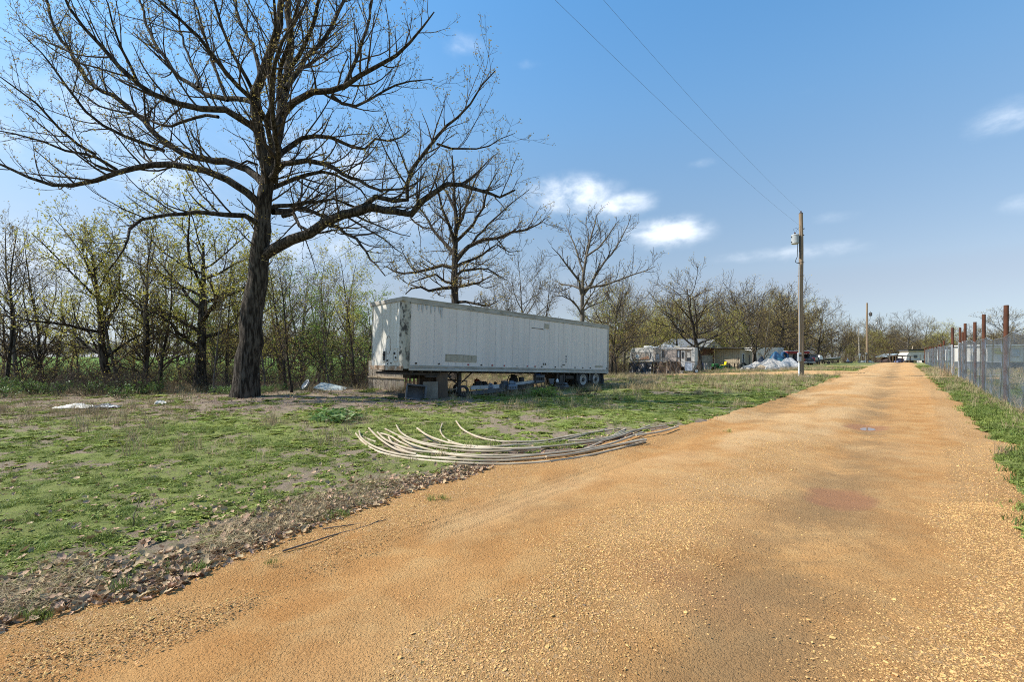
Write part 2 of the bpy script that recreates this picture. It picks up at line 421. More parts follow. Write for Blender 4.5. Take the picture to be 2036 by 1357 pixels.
def ground_material():
    m = bpy.data.materials.new('ground'); m.use_nodes = True
    t = NT(m.node_tree); t.n.clear()
    out = t.add('ShaderNodeOutputMaterial'); bs = t.add('ShaderNodeBsdfPrincipled')
    at = t.add('ShaderNodeAttribute', attribute_name='cover'); sp = t.add('ShaderNodeSeparateColor'); t.link(at.outputs['Color'], sp.inputs[0])
    ac = t.add('ShaderNodeAttribute', attribute_name='crop')
    ge = t.add('ShaderNodeNewGeometry'); pos = ge.outputs['Position']
    n_f = t.noise(pos, 38, 5, .7); n_m = t.noise(pos, 7, 5, .65); n_l = t.noise(pos, .5, 4, .6); n_x = t.noise(pos, 130, 3, .7)
    soil = t.mix(t.ramp(n_f, .3, .7), (.205, .145, .10), (.32, .245, .175))
    soil = t.mix(t.ramp(n_x, .45, .75), soil, (.38, .30, .21)); soil = t.mix(t.math('MULTIPLY', t.ramp(n_m, .45, .7), .5), soil, (.17, .17, .06))
    soil = t.mix(t.ramp(n_x, .42, .28), soil, (.06, .045, .033))
    lit = t.mix(t.ramp(n_f, .35, .65), (.19, .125, .088), (.33, .255, .195))
    lit = t.mix(t.ramp(n_x, .5, .36), lit, (.06, .042, .032))
    grs = t.mix(t.ramp(n_m, .3, .7), (.165, .195, .05), (.25, .27, .078))
    grs = t.mix(t.ramp(n_x, .44, .28), grs, (.07, .09, .025))
    grs = t.mix(t.math('MULTIPLY', t.ramp(n_l, .45, .65), .5), grs, (.20, .205, .06))
    dry = t.mix(t.ramp(n_f, .35, .65), (.27, .215, .12), (.17, .135, .075))
    g = t.math('ADD', sp.outputs[0], t.math('MULTIPLY', t.math('SUBTRACT', n_m, .5), 1.8))
    g = t.math('ADD', g, t.math('MULTIPLY', t.math('SUBTRACT', n_f, .5), 2.4)); g = t.math('ADD', g, t.math('MULTIPLY', t.math('SUBTRACT', n_x, .5), 1.0))
    col = t.mix(t.ramp(t.math('ADD', sp.outputs[1], t.math('MULTIPLY', t.math('SUBTRACT', n_f, .5), .9)), .35, .6), soil, lit)
    col = t.mix(t.ramp(g, .36, .74), col, grs)
    d = t.math('ADD', sp.outputs[2], t.math('MULTIPLY', t.math('SUBTRACT', n_m, .5), 1.0))
    col = t.mix(t.math('MULTIPLY', t.ramp(d, .42, .8), .75), col, dry)
    crop = t.mix(t.ramp(n_l, .35, .65), (.105, .185, .030), (.14, .215, .045))
    col = t.mix(ac.outputs['Fac'], col, crop)
    t.link(col, bs.inputs['Base Color']); bs.inputs['Roughness'].default_value = .95; bs.inputs['Specular IOR Level'].default_value = .15
    b1 = t.add('ShaderNodeBump'); b1.inputs['Distance'].default_value = .03; t.link(n_f, b1.inputs['Height'])
    b2 = t.add('ShaderNodeBump'); b2.inputs['Distance'].default_value = .012; t.link(n_x, b2.inputs['Height']); t.link(b1.outputs[0], b2.inputs['Normal'])
    t.link(b2.outputs[0], bs.inputs['Normal']); t.link(bs.outputs[0], out.inputs[0])
    return m
def set_attr(me, name, arr, typ='FLOAT_COLOR'):
    a = me.attributes.new(name, typ, 'POINT')
    a.data.foreach_set('color' if typ == 'FLOAT_COLOR' else 'value', np.asarray(arr, np.float32).ravel())
gme = mesh_np('ground', np.stack([X, Y, Z], 1), [F], [ground_material()])
set_attr(gme, 'cover', np.stack([gr, li, dr, np.ones_like(gr)], 1)); set_attr(gme, 'crop', cr, 'FLOAT')
tag(link('ground', gme), kind='structure')

# ---------------------------------------------------------------- road
PUDDLE = [(*st(8.75, 11.25), .62, .42, .035), (*st(4.0, 5.55), .50, .34, .03)]
def road_relief(s, t):
    u = t+.12*np.sin(s*.23)
    z = -.05*np.exp(-((u+3.35)/.34)**2) - .045*np.exp(-((u+.65)/.42)**2)
    z = z+.035*np.exp(-((u+2.0)/.55)**2)*(.5+fbm(s*.7, t*2, 3, 61)) + .02*np.exp(-((u-.75)/.4)**2)
    for (a, b, l, wd, dp) in PUDDLE: z = z-dp*np.exp(-((s-a)/l)**2-((t-b)/wd)**2)
    near = sstep(22, 8, s)
    # ribbed tyre print in the soft track beside the grass and another across the wheel track
    tr = np.exp(-((u+3.52)/.16)**4)*sstep(2.0, 3.2, s)*sstep(7.6, 5.6, s)
    z = z+tr*near*.009*np.sign(np.sin((u+3.5)*2*pi/.075))
    z = z-.028*np.exp(-((u+3.22)/.035)**2)*sstep(2.6, 3.4, s)*sstep(5.6, 4.6, s)
    z = z-.02*np.exp(-((u+3.28)/.03)**2)*sstep(5.4, 6.2, s)*sstep(8.2, 7, s)
    tr2 = np.exp(-((u+1.0)/.20)**4)*sstep(9.2, 9.8, s)*sstep(11.4, 10.6, s)
    z = z+tr2*.008*np.sin(s*2*pi/.16+u*8)
    z = z+.028*(fbm(s*1.6, t*1.6, 3, 62)-.5)+near*.016*(fbm(s*7, t*7, 3, 63)-.5)
    return z
def road_z(x, y):
    s, t = st(x, y); d = road_dist(x, y)
    return H(x, y)+.012+road_relief(s, t)*sstep(0, -.35, d)-.055*sstep(-.10, .22, d)
rs = graded(-6, 1.0, 11, 240, .045, 1.028, 3.0)
tt = np.concatenate([np.arange(-5.6, 2.4, .045)])
RS, RT = np.meshgrid(rs, tt, indexing='ij'); n1, n2 = RS.shape
RX, RY = xy(fl(RS), fl(RT)); RZ = road_z(RX, RY)
i = np.arange(n1-1)[:, None]*n2+np.arange(n2-1)[None, :]
RF = np.stack([i, i+1, i+n2+1, i+n2], -1).reshape(-1, 4)
dd = road_dist(RX, RY); keep = (dd[RF] < .35).any(1); RF = RF[keep]
def road_material():
    m = bpy.data.materials.new('road_gravel'); m.use_nodes = True
    t = NT(m.node_tree); t.n.clear()
    out = t.add('ShaderNodeOutputMaterial'); bs = t.add('ShaderNodeBsdfPrincipled')
    at = t.add('ShaderNodeAttribute', attribute_name='surf'); sp = t.add('ShaderNodeSeparateColor'); t.link(at.outputs['Color'], sp.inputs[0])
    ge = t.add('ShaderNodeNewGeometry'); pos = ge.outputs['Position']
    nl = t.noise(pos, .9, 4, .6); nm = t.noise(pos, 6, 5, .65); nf = t.noise(pos, 60, 5, .75); ns = t.noise(pos, 2.2, 5, .6, .4)
    vo = t.add('ShaderNodeTexVoronoi'); vo.inputs['Scale'].default_value = 55; t.link(pos, vo.inputs['Vector'])
    vo2 = t.add('ShaderNodeTexVoronoi'); vo2.inputs['Scale'].default_value = 120; t.link(pos, vo2.inputs['Vector'])
    dirt = t.mix(t.ramp(nl, .35, .65), (.50, .262, .092), (.42, .200, .062))
    dirt = t.mix(t.math('MULTIPLY', t.ramp(ns, .42, .7), .65), dirt, (.52, .315, .128))
    dirt = t.mix(t.math('MULTIPLY', t.ramp(nf, .54, .75), .6), dirt, (.62, .41, .20))
    dirt = t.mix(t.math('MULTIPLY', t.ramp(nf, .45, .28), .7), dirt, (.22, .10, .034))
    # single chips, each with its own tint
    hs = t.add('ShaderNodeSeparateColor'); t.link(vo.outputs['Color'], hs.inputs[0])
    chip = t.mix(hs.outputs[0], (.56, .335, .128), (.46, .24, .075)); chip = t.mix(t.ramp(hs.outputs[1], .8, .95), chip, (.72, .56, .36))
    chip = t.mix(t.math('MULTIPLY', t.ramp(vo.outputs['Distance'], .013, .024), .6), chip, (.30, .155, .06))
    gm = t.math('ADD', sp.outputs[0], t.math('MULTIPLY', t.math('SUBTRACT', nm, .5), .9))
    col = t.mix(t.math('MULTIPLY', t.ramp(gm, .35, .8), .6), dirt, chip)
    # bleached dusty stretches, damp wheel track
    col = t.mix(t.math('MULTIPLY', sp.outputs[1], .45), col, (.66, .46, .24))
    damp = t.math('MULTIPLY', sp.outputs[2], t.ramp(t.math('ADD', nl, t.math('MULTIPLY', nm, .5)), .5, .85))
    col = t.mix(t.math('MULTIPLY', damp, .8), col, (.27, .165, .075))
    # the mud round the puddles is red-brown
    wet = at.outputs['Alpha']
    col = t.mix(wet, col, (.30, .135, .062))
    t.link(col, bs.inputs['Base Color']); bs.inputs['Specular IOR Level'].default_value = .2
    t.link(t.math('SUBTRACT', .95, t.math('MULTIPLY', wet, .35)), bs.inputs['Roughness'])
    b1 = t.add('ShaderNodeBump'); b1.inputs['Distance'].default_value = .018; t.link(nf, b1.inputs['Height'])
    b2 = t.add('ShaderNodeBump'); b2.inputs['Distance'].default_value = -.010; t.link(vo.outputs['Distance'], b2.inputs['Height']); t.link(b1.outputs[0], b2.inputs['Normal'])
    b2.inputs['Distance'].default_value = -.009
    t.link(t.math('SUBTRACT', 1.0, t.math('MULTIPLY', wet, .8)), b2.inputs['Strength'])
    b3 = t.add('ShaderNodeBump'); b3.inputs['Distance'].default_value = -.012; t.link(vo2.outputs['Distance'], b3.inputs['Height']); t.link(b2.outputs[0], b3.inputs['Normal'])
    b3.inputs['Strength'].default_value = .6
    t.link(b3.outputs[0], bs.inputs['Normal']); t.link(bs.outputs[0], out.inputs[0])
    return m
road_mat = road_material()
def gravelly(s, t):
    n = fbm(s*.8, t*1.3, 4, 71); d = np.maximum(edge_l(s)-t, t-edge_r(s))
    g = np.exp(-((t+1.9)/.75)**2)*sstep(.36, .56, n+.07) + 1.0*sstep(-1.35, -.35, d)*(t < -2)*sstep(.3, .5, n+.12) + 1.0*sstep(-.95, -.35, d)*(t > 0)
    g = g+.7*np.exp(-((s-3.2)/1.6)**2-((t-.3)/.9)**2)
    return np.clip(g, 0, 1)
def surf_attr(s, t):
    g = gravelly(s, t)
    pale = sstep(.42, .62, fbm(s*.35, t*.8, 3, 72))*sstep(5, 9, s)*(1-.5*sstep(20, 40, s))*(.45+.55*sstep(-.9, -1.6, t)) + .8*np.exp(-((t+3.45)/.3)**2)*sstep(2.5, 3.4, s)*sstep(6.5, 5, s)+ .35*np.exp(-((t+1.6)/1.1)**2)*sstep(.4,.6,fbm(s,t,3,75)) + .35*sstep(30,50,s)
    damp = np.exp(-((t+.65)/.55)**2)*sstep(.3, .6, fbm(s*.4, t, 3, 73)+.1) + .7*np.exp(-((t+3.0)/.35)**2)*sstep(.5, .7, fbm(s*.5, t, 3, 74))
    wet = 0*s
    for (a, b, l, wd, dp) in PUDDLE:
        q = ((s-a)/l)**2+((t-b)/wd)**2+1.1*(fbm(s*3.5, t*3.5, 3, 79)-.5)
        wet = np.maximum(wet, sstep(1.5, .5, q)*.8)
    wet = np.maximum(wet, .35*np.exp(-((s-3.4)/.3)**2-((t+1.35)/.5)**2))
    return np.stack([g, np.clip(pale, 0, 1), np.clip(damp, 0, 1), np.clip(wet, 0, 1)], 1)
used = np.unique(RF); remap = -np.ones(len(RX), int); remap[used] = np.arange(len(used))
rme = mesh_np('gravel_road', np.stack([RX, RY, RZ], 1)[used], [remap[RF]], [road_mat])
set_attr(rme, 'surf', surf_attr(fl(RS), fl(RT))[used])
tag(link('gravel_road', rme), kind='structure')
pud_mat = pm('puddle_water', (.18, .10, .06), (.20, .115, .07), 2, .04, spec=.6)
for k, (a, b, l, wd, dp) in enumerate(PUDDLE[:1]):
    mb = MB(); n = 72
    ring = []
    cxp, cyp = xy(a, b); z0 = float(road_z(cxp, cyp))
    for q in range(n):
        an = 2*pi*q/n; rr = .70*(1+.40*(float(vnoise(np.float64(q*.31 if q < n/2 else (n-q)*.31), np.float64(k*7.7), 5))-.5))
        x_, y_ = xy(a+l*rr*cos(an)*(.95 if k == 0 else .55), b+wd*rr*sin(an)*(.6 if k == 0 else .5)); ring.append((x_, y_, z0+.010))
    mb.addf([(cxp, cyp, z0+.010)]+ring, [(0, q+1, (q+1) % n+1) for q in range(n)])
    o = mb.build('puddle', pud_mat); o['kind'] = 'structure'

# ---------------------------------------------------------------- side tracks
def strip(name, pts, wd, seed, end_fade=True):
    pts = [np.array((p.x, p.y)) for p in pts]
    P2 = []
    for a, b in zip(pts[:-1], pts[1:]):
        n = max(2, int(np.linalg.norm(b-a)/.4))
        for k in range(n): P2.append(a+(b-a)*k/n)
    P2.append(pts[-1]); P2 = np.array(P2)
    T = np.gradient(P2, axis=0); T /= np.linalg.norm(T, axis=1)[:, None]; N = np.stack([T[:, 1], -T[:, 0]], 1)
    us = np.linspace(-1.25, 1.25, 26); L = np.arange(len(P2))*.4
    X = P2[:, None, 0]+N[:, None, 0]*us[None]*wd/2; Y = P2[:, None, 1]+N[:, None, 1]*us[None]*wd/2
    hw = 1+.3*(fbm(L[:, None]*.7+0*us, np.sign(us)[None]*3+0*L[:, None], 3, seed)-.5)
    dz = np.where(np.abs(us)[None] < hw, .045, -.05)
    Z = H(X, Y)+dz
    a_, b_ = X.shape; i = np.arange(a_-1)[:, None]*b_+np.arange(b_-1)[None, :]
    F = np.stack([i, i+1, i+b_+1, i+b_], -1).reshape(-1, 4)
    me = mesh_np(name, np.stack([fl(X), fl(Y), fl(Z)], 1), [F], [road_mat])
    n = X.size; set_attr(me, 'surf', np.stack([np.full(n, .3), np.full(n, .75), np.zeros(n), np.zeros(n)], 1))
    tag(link(name, me), kind='structure')
strip('driveway', TRACKS[0][0], TRACKS[0][1], 91)
strip('side_track', TRACKS[1][0], TRACKS[1][1], 92)
strip('worn_path', TRACKS[2][0], TRACKS[2][1], 93)
# ================================================================ TREES
UP = np.array([0, 0, 1.0])
def nrm(v): return v/(np.linalg.norm(v)+1e-9)
class Tree:
    def __init__(s, seed): s.r = np.random.default_rng(seed); s.br = []; s.tips = []
    def curve(s, p, d, L, n, wig, up):
        k = np.arange(1, n+1)[:, None]
        D = nrm(d)[None]+np.cumsum(s.r.normal(0, wig, (n, 3)), 0)+UP[None]*up*k/n
        D /= np.linalg.norm(D, axis=1)[:, None]
        return np.concatenate([p[None], p[None]+np.cumsum(D*L/n, 0)])
    def add(s, pts, r0, r1, lvl, power=1.0):
        f = np.linspace(0, 1, len(pts)); rad = r1+(r0-r1)*(1-f)**power
        s.br.append((np.asarray(pts), rad, lvl)); return rad
    def kids(s, pts, rad, lvl, Pm, frm=.2):
        """Pm[lvl]: spacing, length range, angle range, wiggle, up, radius share, segments"""
        if lvl not in Pm: return
        sp, (l0, l1), (a0, a1), wig, up, rsh, n = Pm[lvl]
        seg = np.linalg.norm(np.diff(pts, axis=0), axis=1); cum = np.concatenate([[0], np.cumsum(seg)]); Lt = cum[-1]
        m = int((Lt*(1-frm))/sp+s.r.random())
        last = (lvl+1) not in Pm
        for q in range(m):
            f = frm+(1-frm)*(q+s.r.random())/max(m, 1)
            x = f*Lt; k = min(np.searchsorted(cum, x)-1, len(seg)-1); k = max(k, 0); u = (x-cum[k])/(seg[k]+1e-9)
            p = pts[k]*(1-u)+pts[k+1]*u; T = nrm(pts[k+1]-pts[k]); r = rad[k]*(1-u)+rad[k+1]*u
            Q = s.r.normal(0, 1, 3); Q -= T*Q.dot(T); Q[2] += .35; Q = nrm(Q-T*Q.dot(T))
            a = s.r.uniform(a0, a1); d = T*cos(a)+Q*sin(a)
            L = s.r.uniform(l0, l1)*(1.15-.6*f)*min(1.0, .35+Lt*.5)
            pt = s.curve(p, d, L, n, wig, up)
            rr = min(r*.75, max(r*rsh, .004)); ra = s.add(pt, rr, max(.0035, rr*.35), lvl)
            if last: s.tips.append(pt[-1]); 
            else: s.kids(pt, ra, lvl+1, Pm, .12)
        if not last or True: s.tips.append(pts[-1])
    def tubes(s, lo, hi, sides, scale_min=.0):
        groups = {}
        for pts, rad, lvl in s.br:
            if lo <= lvl <= hi: groups.setdefault((len(pts), sides(lvl, rad[0])), []).append((pts, np.maximum(rad, scale_min)))
        V = []; F = []; base = 0
        for (n, k), L in groups.items():
            P_ = np.stack([l[0] for l in L]); R_ = np.stack([l[1] for l in L]); B = len(L)
            T = np.gradient(P_, axis=1); T /= np.linalg.norm(T, axis=2, keepdims=True)+1e-9
            M = T.mean(1); ref = np.where(np.abs(M[:, 2:3]) < .8, np.array([[0, 0, 1.0]]), np.array([[1.0, 0, 0]]))[:, None, :]
            U = np.cross(T, np.broadcast_to(ref, T.shape)); U /= np.linalg.norm(U, axis=2, keepdims=True)+1e-9
            W = np.cross(T, U); an = np.arange(k)*2*pi/k
            ring = P_[:, :, None]+(U[:, :, None]*np.cos(an)[None, None, :, None]+W[:, :, None]*np.sin(an)[None, None, :, None])*R_[:, :, None, None]
            V.append(ring.reshape(-1, 3))
            b = np.arange(B)[:, None, None]*n*k; ii = np.arange(n-1)[None, :, None]*k; j = np.arange(k)[None, None, :]; j2 = (j+1) % k
            F.append((np.stack([b+ii+j, b+ii+j2, b+ii+k+j2, b+ii+k+j], -1)+base).reshape(-1, 4)); base += B*n*k
        return (np.concatenate(V), np.concatenate(F)) if V else (np.zeros((0, 3)), np.zeros((0, 4), int))
    def leaves(s, per, size, spread, frac=1.0):
        tp = np.array(s.tips)
        if frac < 1: tp = tp[s.r.random(len(tp)) < frac]
        c = np.repeat(tp, per, 0); c = c+s.r.normal(0, spread, c.shape); n = len(c)
        a = s.r.normal(0, 1, (n, 3)); a /= np.linalg.norm(a, axis=1)[:, None]
        b = s.r.normal(0, 1, (n, 3)); b -= a*(a*b).sum(1)[:, None]; b /= np.linalg.norm(b, axis=1)[:, None]
        z = (size*s.r.uniform(.6, 1.4, n))[:, None]
        V = np.stack([c-a*z, c+b*z*.42, c+a*z, c-b*z*.42], 1).reshape(-1, 3)
        return V, np.arange(n*4).reshape(-1, 4)
def tree_meshes(T, split, bark_m, twig_m, leaf_m, leaf_args, name, mn=.004):
    Vt, Ft = T.tubes(0, split, lambda l, r: 12 if r > .18 else (7 if r > .05 else 5), mn)
    trunk = mesh_np('trunk', Vt, [Ft], [bark_m])
    Vc, Fc = T.tubes(split+1, 9, lambda l, r: 4 if r > .012 else 3, mn)
    Vl, Fl = T.leaves(*leaf_args)
    mi = np.concatenate([np.zeros(len(Fc), int), np.ones(len(Fl), int)])
    crown = mesh_np('crown', np.concatenate([Vc, Vl]), [np.concatenate([Fc, Fl+len(Vc)])], [twig_m, leaf_m], True, mi)
    return trunk, crown
def plant(meshes, name, label, loc, rz=0, group=None, scale=1.0, cat='tree', tilt=(0, 0)):
    r = thing(name, label, cat, loc, rz, group)
    r.rotation_euler = (tilt[0], tilt[1], rz); r.scale = scale if hasattr(scale, '__len__') else (scale,)*3
    link('trunk', meshes[0], r); link('crown', meshes[1], r)
    return r
def smooth_path(pts, step):
    """Catmull-Rom through points, resampled"""
    P_ = np.array(pts, float); P_ = np.concatenate([2*P_[:1]-P_[1:2], P_, 2*P_[-1:]-P_[-2:-1]])
    out = []
    for i in range(1, len(P_)-2):
        n = max(1, int(np.linalg.norm(P_[i+1]-P_[i])/step)); 
        for k in range(n):
            t_ = k/n; a, b, c, d = P_[i-1:i+3]
            out.append(.5*((2*b)+(-a+c)*t_+(2*a-5*b+4*c-d)*t_**2+(-a+3*b-3*c+d)*t_**3))
    out.append(P_[-2]); return np.array(out)

# ---------------------------------------------------------------- the great oak
def cpx(x, y): return x/1.9577, y/1.9577
def traced_tree(seed, base, Y0, conv, trunk, forks, limbs, Pm, extra=(), base_flare=1.6, wob=.05, step=.45):
    """limbs measured as bearings, then swung out of the plane into a full round crown"""
    T = Tree(seed); org = np.array(base)
    def to3(path, depth, curve_d=0.0):
        n = len(path); out = []
        for i, (a, b) in enumerate(path):
            f = i/(max(1, n-1)); Yd = Y0+depth*f+curve_d*f*f
            px, py = conv(a, b); out.append(np.array(((px-CX)/FPX*Yd, Yd, EYE-(py-HY)/FPX*Yd))-org)
        return out
    for (path, r0, r1, depth) in trunk+forks:
        pts = smooth_path(to3(path, depth), step); pts[1:-1] += T.r.normal(0, wob*.5, pts[1:-1].shape)
        f = np.linspace(0, 1, len(pts)); rad = r1+(r0-r1)*(1-f)
        if (path, r0, r1, depth) in trunk: rad = rad*(1+(base_flare-1)*np.exp(-np.maximum(pts[:, 2], 0)/.32))
        T.br.append((pts, rad, 0)); T.kids(pts, np.minimum(rad, .10), 2, Pm, .62)
    for (path, r0, r1, depth) in limbs:
        pts = smooth_path(to3(path, depth), step); pts[1:] += np.cumsum(T.r.normal(0, wob*.45, (len(pts)-1, 3)), 0)*.6+T.r.normal(0, wob*.6, (len(pts)-1, 3))
        ra = T.add(pts, r0, r1, 1, .9); T.kids(pts, np.minimum(ra, .09), 2, Pm, .16)
    for (p, d, L, r) in extra:
        pts = T.curve(np.array(p)-0, np.array(d, float), L, 12, .12, .35); ra = T.add(pts, r, .02, 1); T.kids(pts, ra, 2, Pm, .15)
    return T
ob = ground(491, 18.0)
OAK_TR = [([(952, 1560), (962, 1460), (972, 1330), (982, 1200), (1000, 1090), (1012, 990), (1022, 900), (1030, 800), (1040, 700), (1044, 640)], .48, .235, .0)]
OAK_FK = [([(1040, 660), (1022, 600), (1008, 540), (1003, 480), (1000, 420), (990, 370), (1012, 320), (1038, 250), (1058, 180), (1085, 95), (1100, -40), (1105, -220), (1085, -420)], .22, .035, -2.0),
          ([(1044, 660), (1062, 600), (1078, 540), (1090, 480), (1102, 400), (1112, 330), (1124, 240), (1130, 130), (1118, 0), (1125, -160), (1140, -330), (1150, -480)], .21, .035, 1.6)]
OAK_L = [
 ([(1020, 1000), (1070, 965), (1140, 935), (1210, 912), (1270, 870), (1340, 835), (1450, 812), (1540, 825), (1600, 838), (1640, 785), (1740, 722), (1850, 745), (1940, 775), (2000, 745)], .215, .03, -1.5),
 ([(1340, 838), (1420, 800), (1470, 772), (1540, 787), (1590, 775), (1590, 720), (1610, 650), (1660, 590), (1710, 530), (1780, 460), (1840, 400), (1880, 330), (1925, 280)], .12, .02, -.5),
 ([(1700, 560), (1760, 572), (1850, 582), (1950, 545), (2005, 520)], .05, .012, 1.2),
 ([(1280, 875), (1340, 895), (1380, 920), (1420, 980), (1460, 1030), (1495, 1070)], .07, .02, -2.5),
 ([(1100, 842), (1140, 836), (1160, 880), (1205, 905)], .085, .05, -.6),
 ([(1030, 820), (1080, 805), (1130, 800), (1200, 790), (1300, 770), (1380, 800), (1450, 860)], .10, .02, 2.5),
 ([(1040, 740), (1080, 720), (1150, 690), (1250, 670), (1340, 690), (1400, 730), (1430, 775)], .105, .025, 2.2),
 ([(1042, 710), (1075, 670), (1110, 645), (1190, 630), (1260, 640), (1330, 680), (1400, 710), (1480, 742), (1560, 735), (1650, 700)], .12, .02, -2.8),
 ([(1070, 620), (1100, 590), (1140, 560), (1220, 530), (1290, 535), (1370, 570), (1420, 577), (1460, 530), (1520, 545), (1600, 500)], .12, .02, 3.4),
 ([(1098, 450), (1120, 425), (1150, 400), (1220, 370), (1290, 360), (1340, 340), (1400, 300), (1470, 260), (1540, 230), (1600, 180), (1645, 110), (1690, 60)], .15, .02, -2.2),
 ([(1290, 370), (1330, 405), (1390, 417), (1440, 390), (1500, 350), (1600, 320), (1680, 310)], .07, .015, 2.0),
 ([(1335, 345), (1350, 300), (1380, 230), (1410, 150), (1440, 60), (1455, -60), (1480, -180)], .08, .02, .8),
 ([(1112, 345), (1140, 300), (1170, 260), (1210, 205), (1260, 150), (1300, 80), (1335, 0), (1360, -120), (1410, -260)], .11, .02, 2.6),
 ([(1200, 212), (1240, 210), (1272, 228)], .06, .035, -.8),
 ([(1125, 270), (1160, 210), (1190, 160), (1215, 90), (1235, 0), (1260, -140), (1250, -300)], .09, .02, -2.8),
 ([(1012, 880), (985, 860), (950, 840), (880, 835), (770, 830), (650, 836), (560, 852), (500, 890), (495, 925), (478, 965), (440, 1015)], .115, .02, -2.8),
 ([(1022, 820), (990, 780), (960, 750), (880, 700), (800, 668), (720, 645), (600, 640), (520, 652), (450, 672), (370, 702), (280, 717), (190, 715), (100, 690), (0, 640), (-120, 600)], .165, .02, -2.4),
 ([(455, 662), (380, 612), (330, 600), (250, 580), (170, 550), (60, 522), (-40, 500)], .07, .015, -2.0),
 ([(1034, 730), (1000, 690), (960, 660), (880, 632), (760, 620), (690, 590), (620, 540), (560, 470), (480, 400), (380, 345), (300, 240), (220, 100), (180, -40), (120, -200)], .155, .02, 2.8),
 ([(640, 588), (560, 562), (480, 532), (400, 500), (330, 430), (260, 330), (150, 210), (60, 120)], .075, .015, -2.2),
 ([(372, 602), (300, 562), (220, 492), (140, 402), (60, 332), (-30, 270)], .06, .015, -3.0),
 ([(1004, 510), (980, 485), (960, 470), (880, 430), (780, 415), (690, 400), (600, 370), (540, 330), (460, 260), (390, 180), (330, 110), (270, 30), (230, -80), (180, -200)], .15, .02, -3.2),
 ([(850, 455), (760, 455), (700, 480), (620, 490), (560, 452), (420, 420), (330, 372), (200, 300)], .065, .015, 1.6),
 ([(994, 400), (960, 388), (920, 384), (830, 378), (770, 345), (700, 300), (650, 230), (600, 150), (560, 60), (535, -40), (500, -200)], .11, .02, 3.4),
 ([(885, 392), (860, 320), (830, 240), (800, 130), (760, 0), (720, -150)], .065, .015, 1.0),
 ([(770, 340), (740, 240), (700, 120), (680, 0), (640, -140)], .055, .015, 2.8),
 ([(1000, 385), (960, 300), (905, 200), (860, 100), (828, 0), (790, -180)], .08, .015, -1.6),
 ([(1010, 325), (992, 200), (960, 120), (925, 40), (910, -120), (880, -300)], .075, .015, 2.2),
 ([(560, 345), (565, 430), (570, 480)], .04, .02, .5),
 ([(540, 330), (480, 200), (450, 90), (400, -60)], .06, .015, -1.8),
 ([(380, 345), (330, 260), (250, 190), (150, 130), (40, 60)], .05, .012, 2.2),
 ([(1000, 640), (960, 625), (925, 650), (890, 665)], .05, .02, -2.0),
 ([(1044, 650), (1060, 560), (1040, 470), (1060, 380), (1050, 260), (1075, 120), (1060, -50), (1030, -260)], .11, .02, -4.2),
]
PM_OAK = {2: (.36, (1.0, 3.2), (.5, 1.1), .10, .55, .46, 7), 3: (.35, (.45, 1.4), (.5, 1.1), .15, .35, .5, 5), 4: (.29, (.16, .48), (.4, 1.1), .16, .2, .55, 3)}
rx = lambda a, b, c: (a, b, c)
OAK_X = [((1.0, .2, 8.6), (.35, -1, .25), 7.5, .13), ((1.2, .3, 10.5), (-.3, -1, .4), 6.5, .11), ((.9, .2, 7.4), (.2, 1, .2), 8, .14), ((1.1, .3, 10.0), (-.5, 1, .35), 7, .12),
         ((1.1, .3, 12.0), (.6, -.8, .7), 6, .10), ((1.1, .5, 13), (.5, .9, .6), 6, .09)]
oakT = traced_tree(3, ob, 18.0, cpx, OAK_TR, OAK_FK, OAK_L, PM_OAK, OAK_X, 1.22)
om = tree_meshes(oakT, 1, bark, bark_thin, leaf_oak, (3, .042, .06, .7), 'oak', .005)
plant(om, 'oak_tree', 'huge bare spreading oak with thick dark trunk, its limbs reaching over the trailer front', tuple(ob), 0)

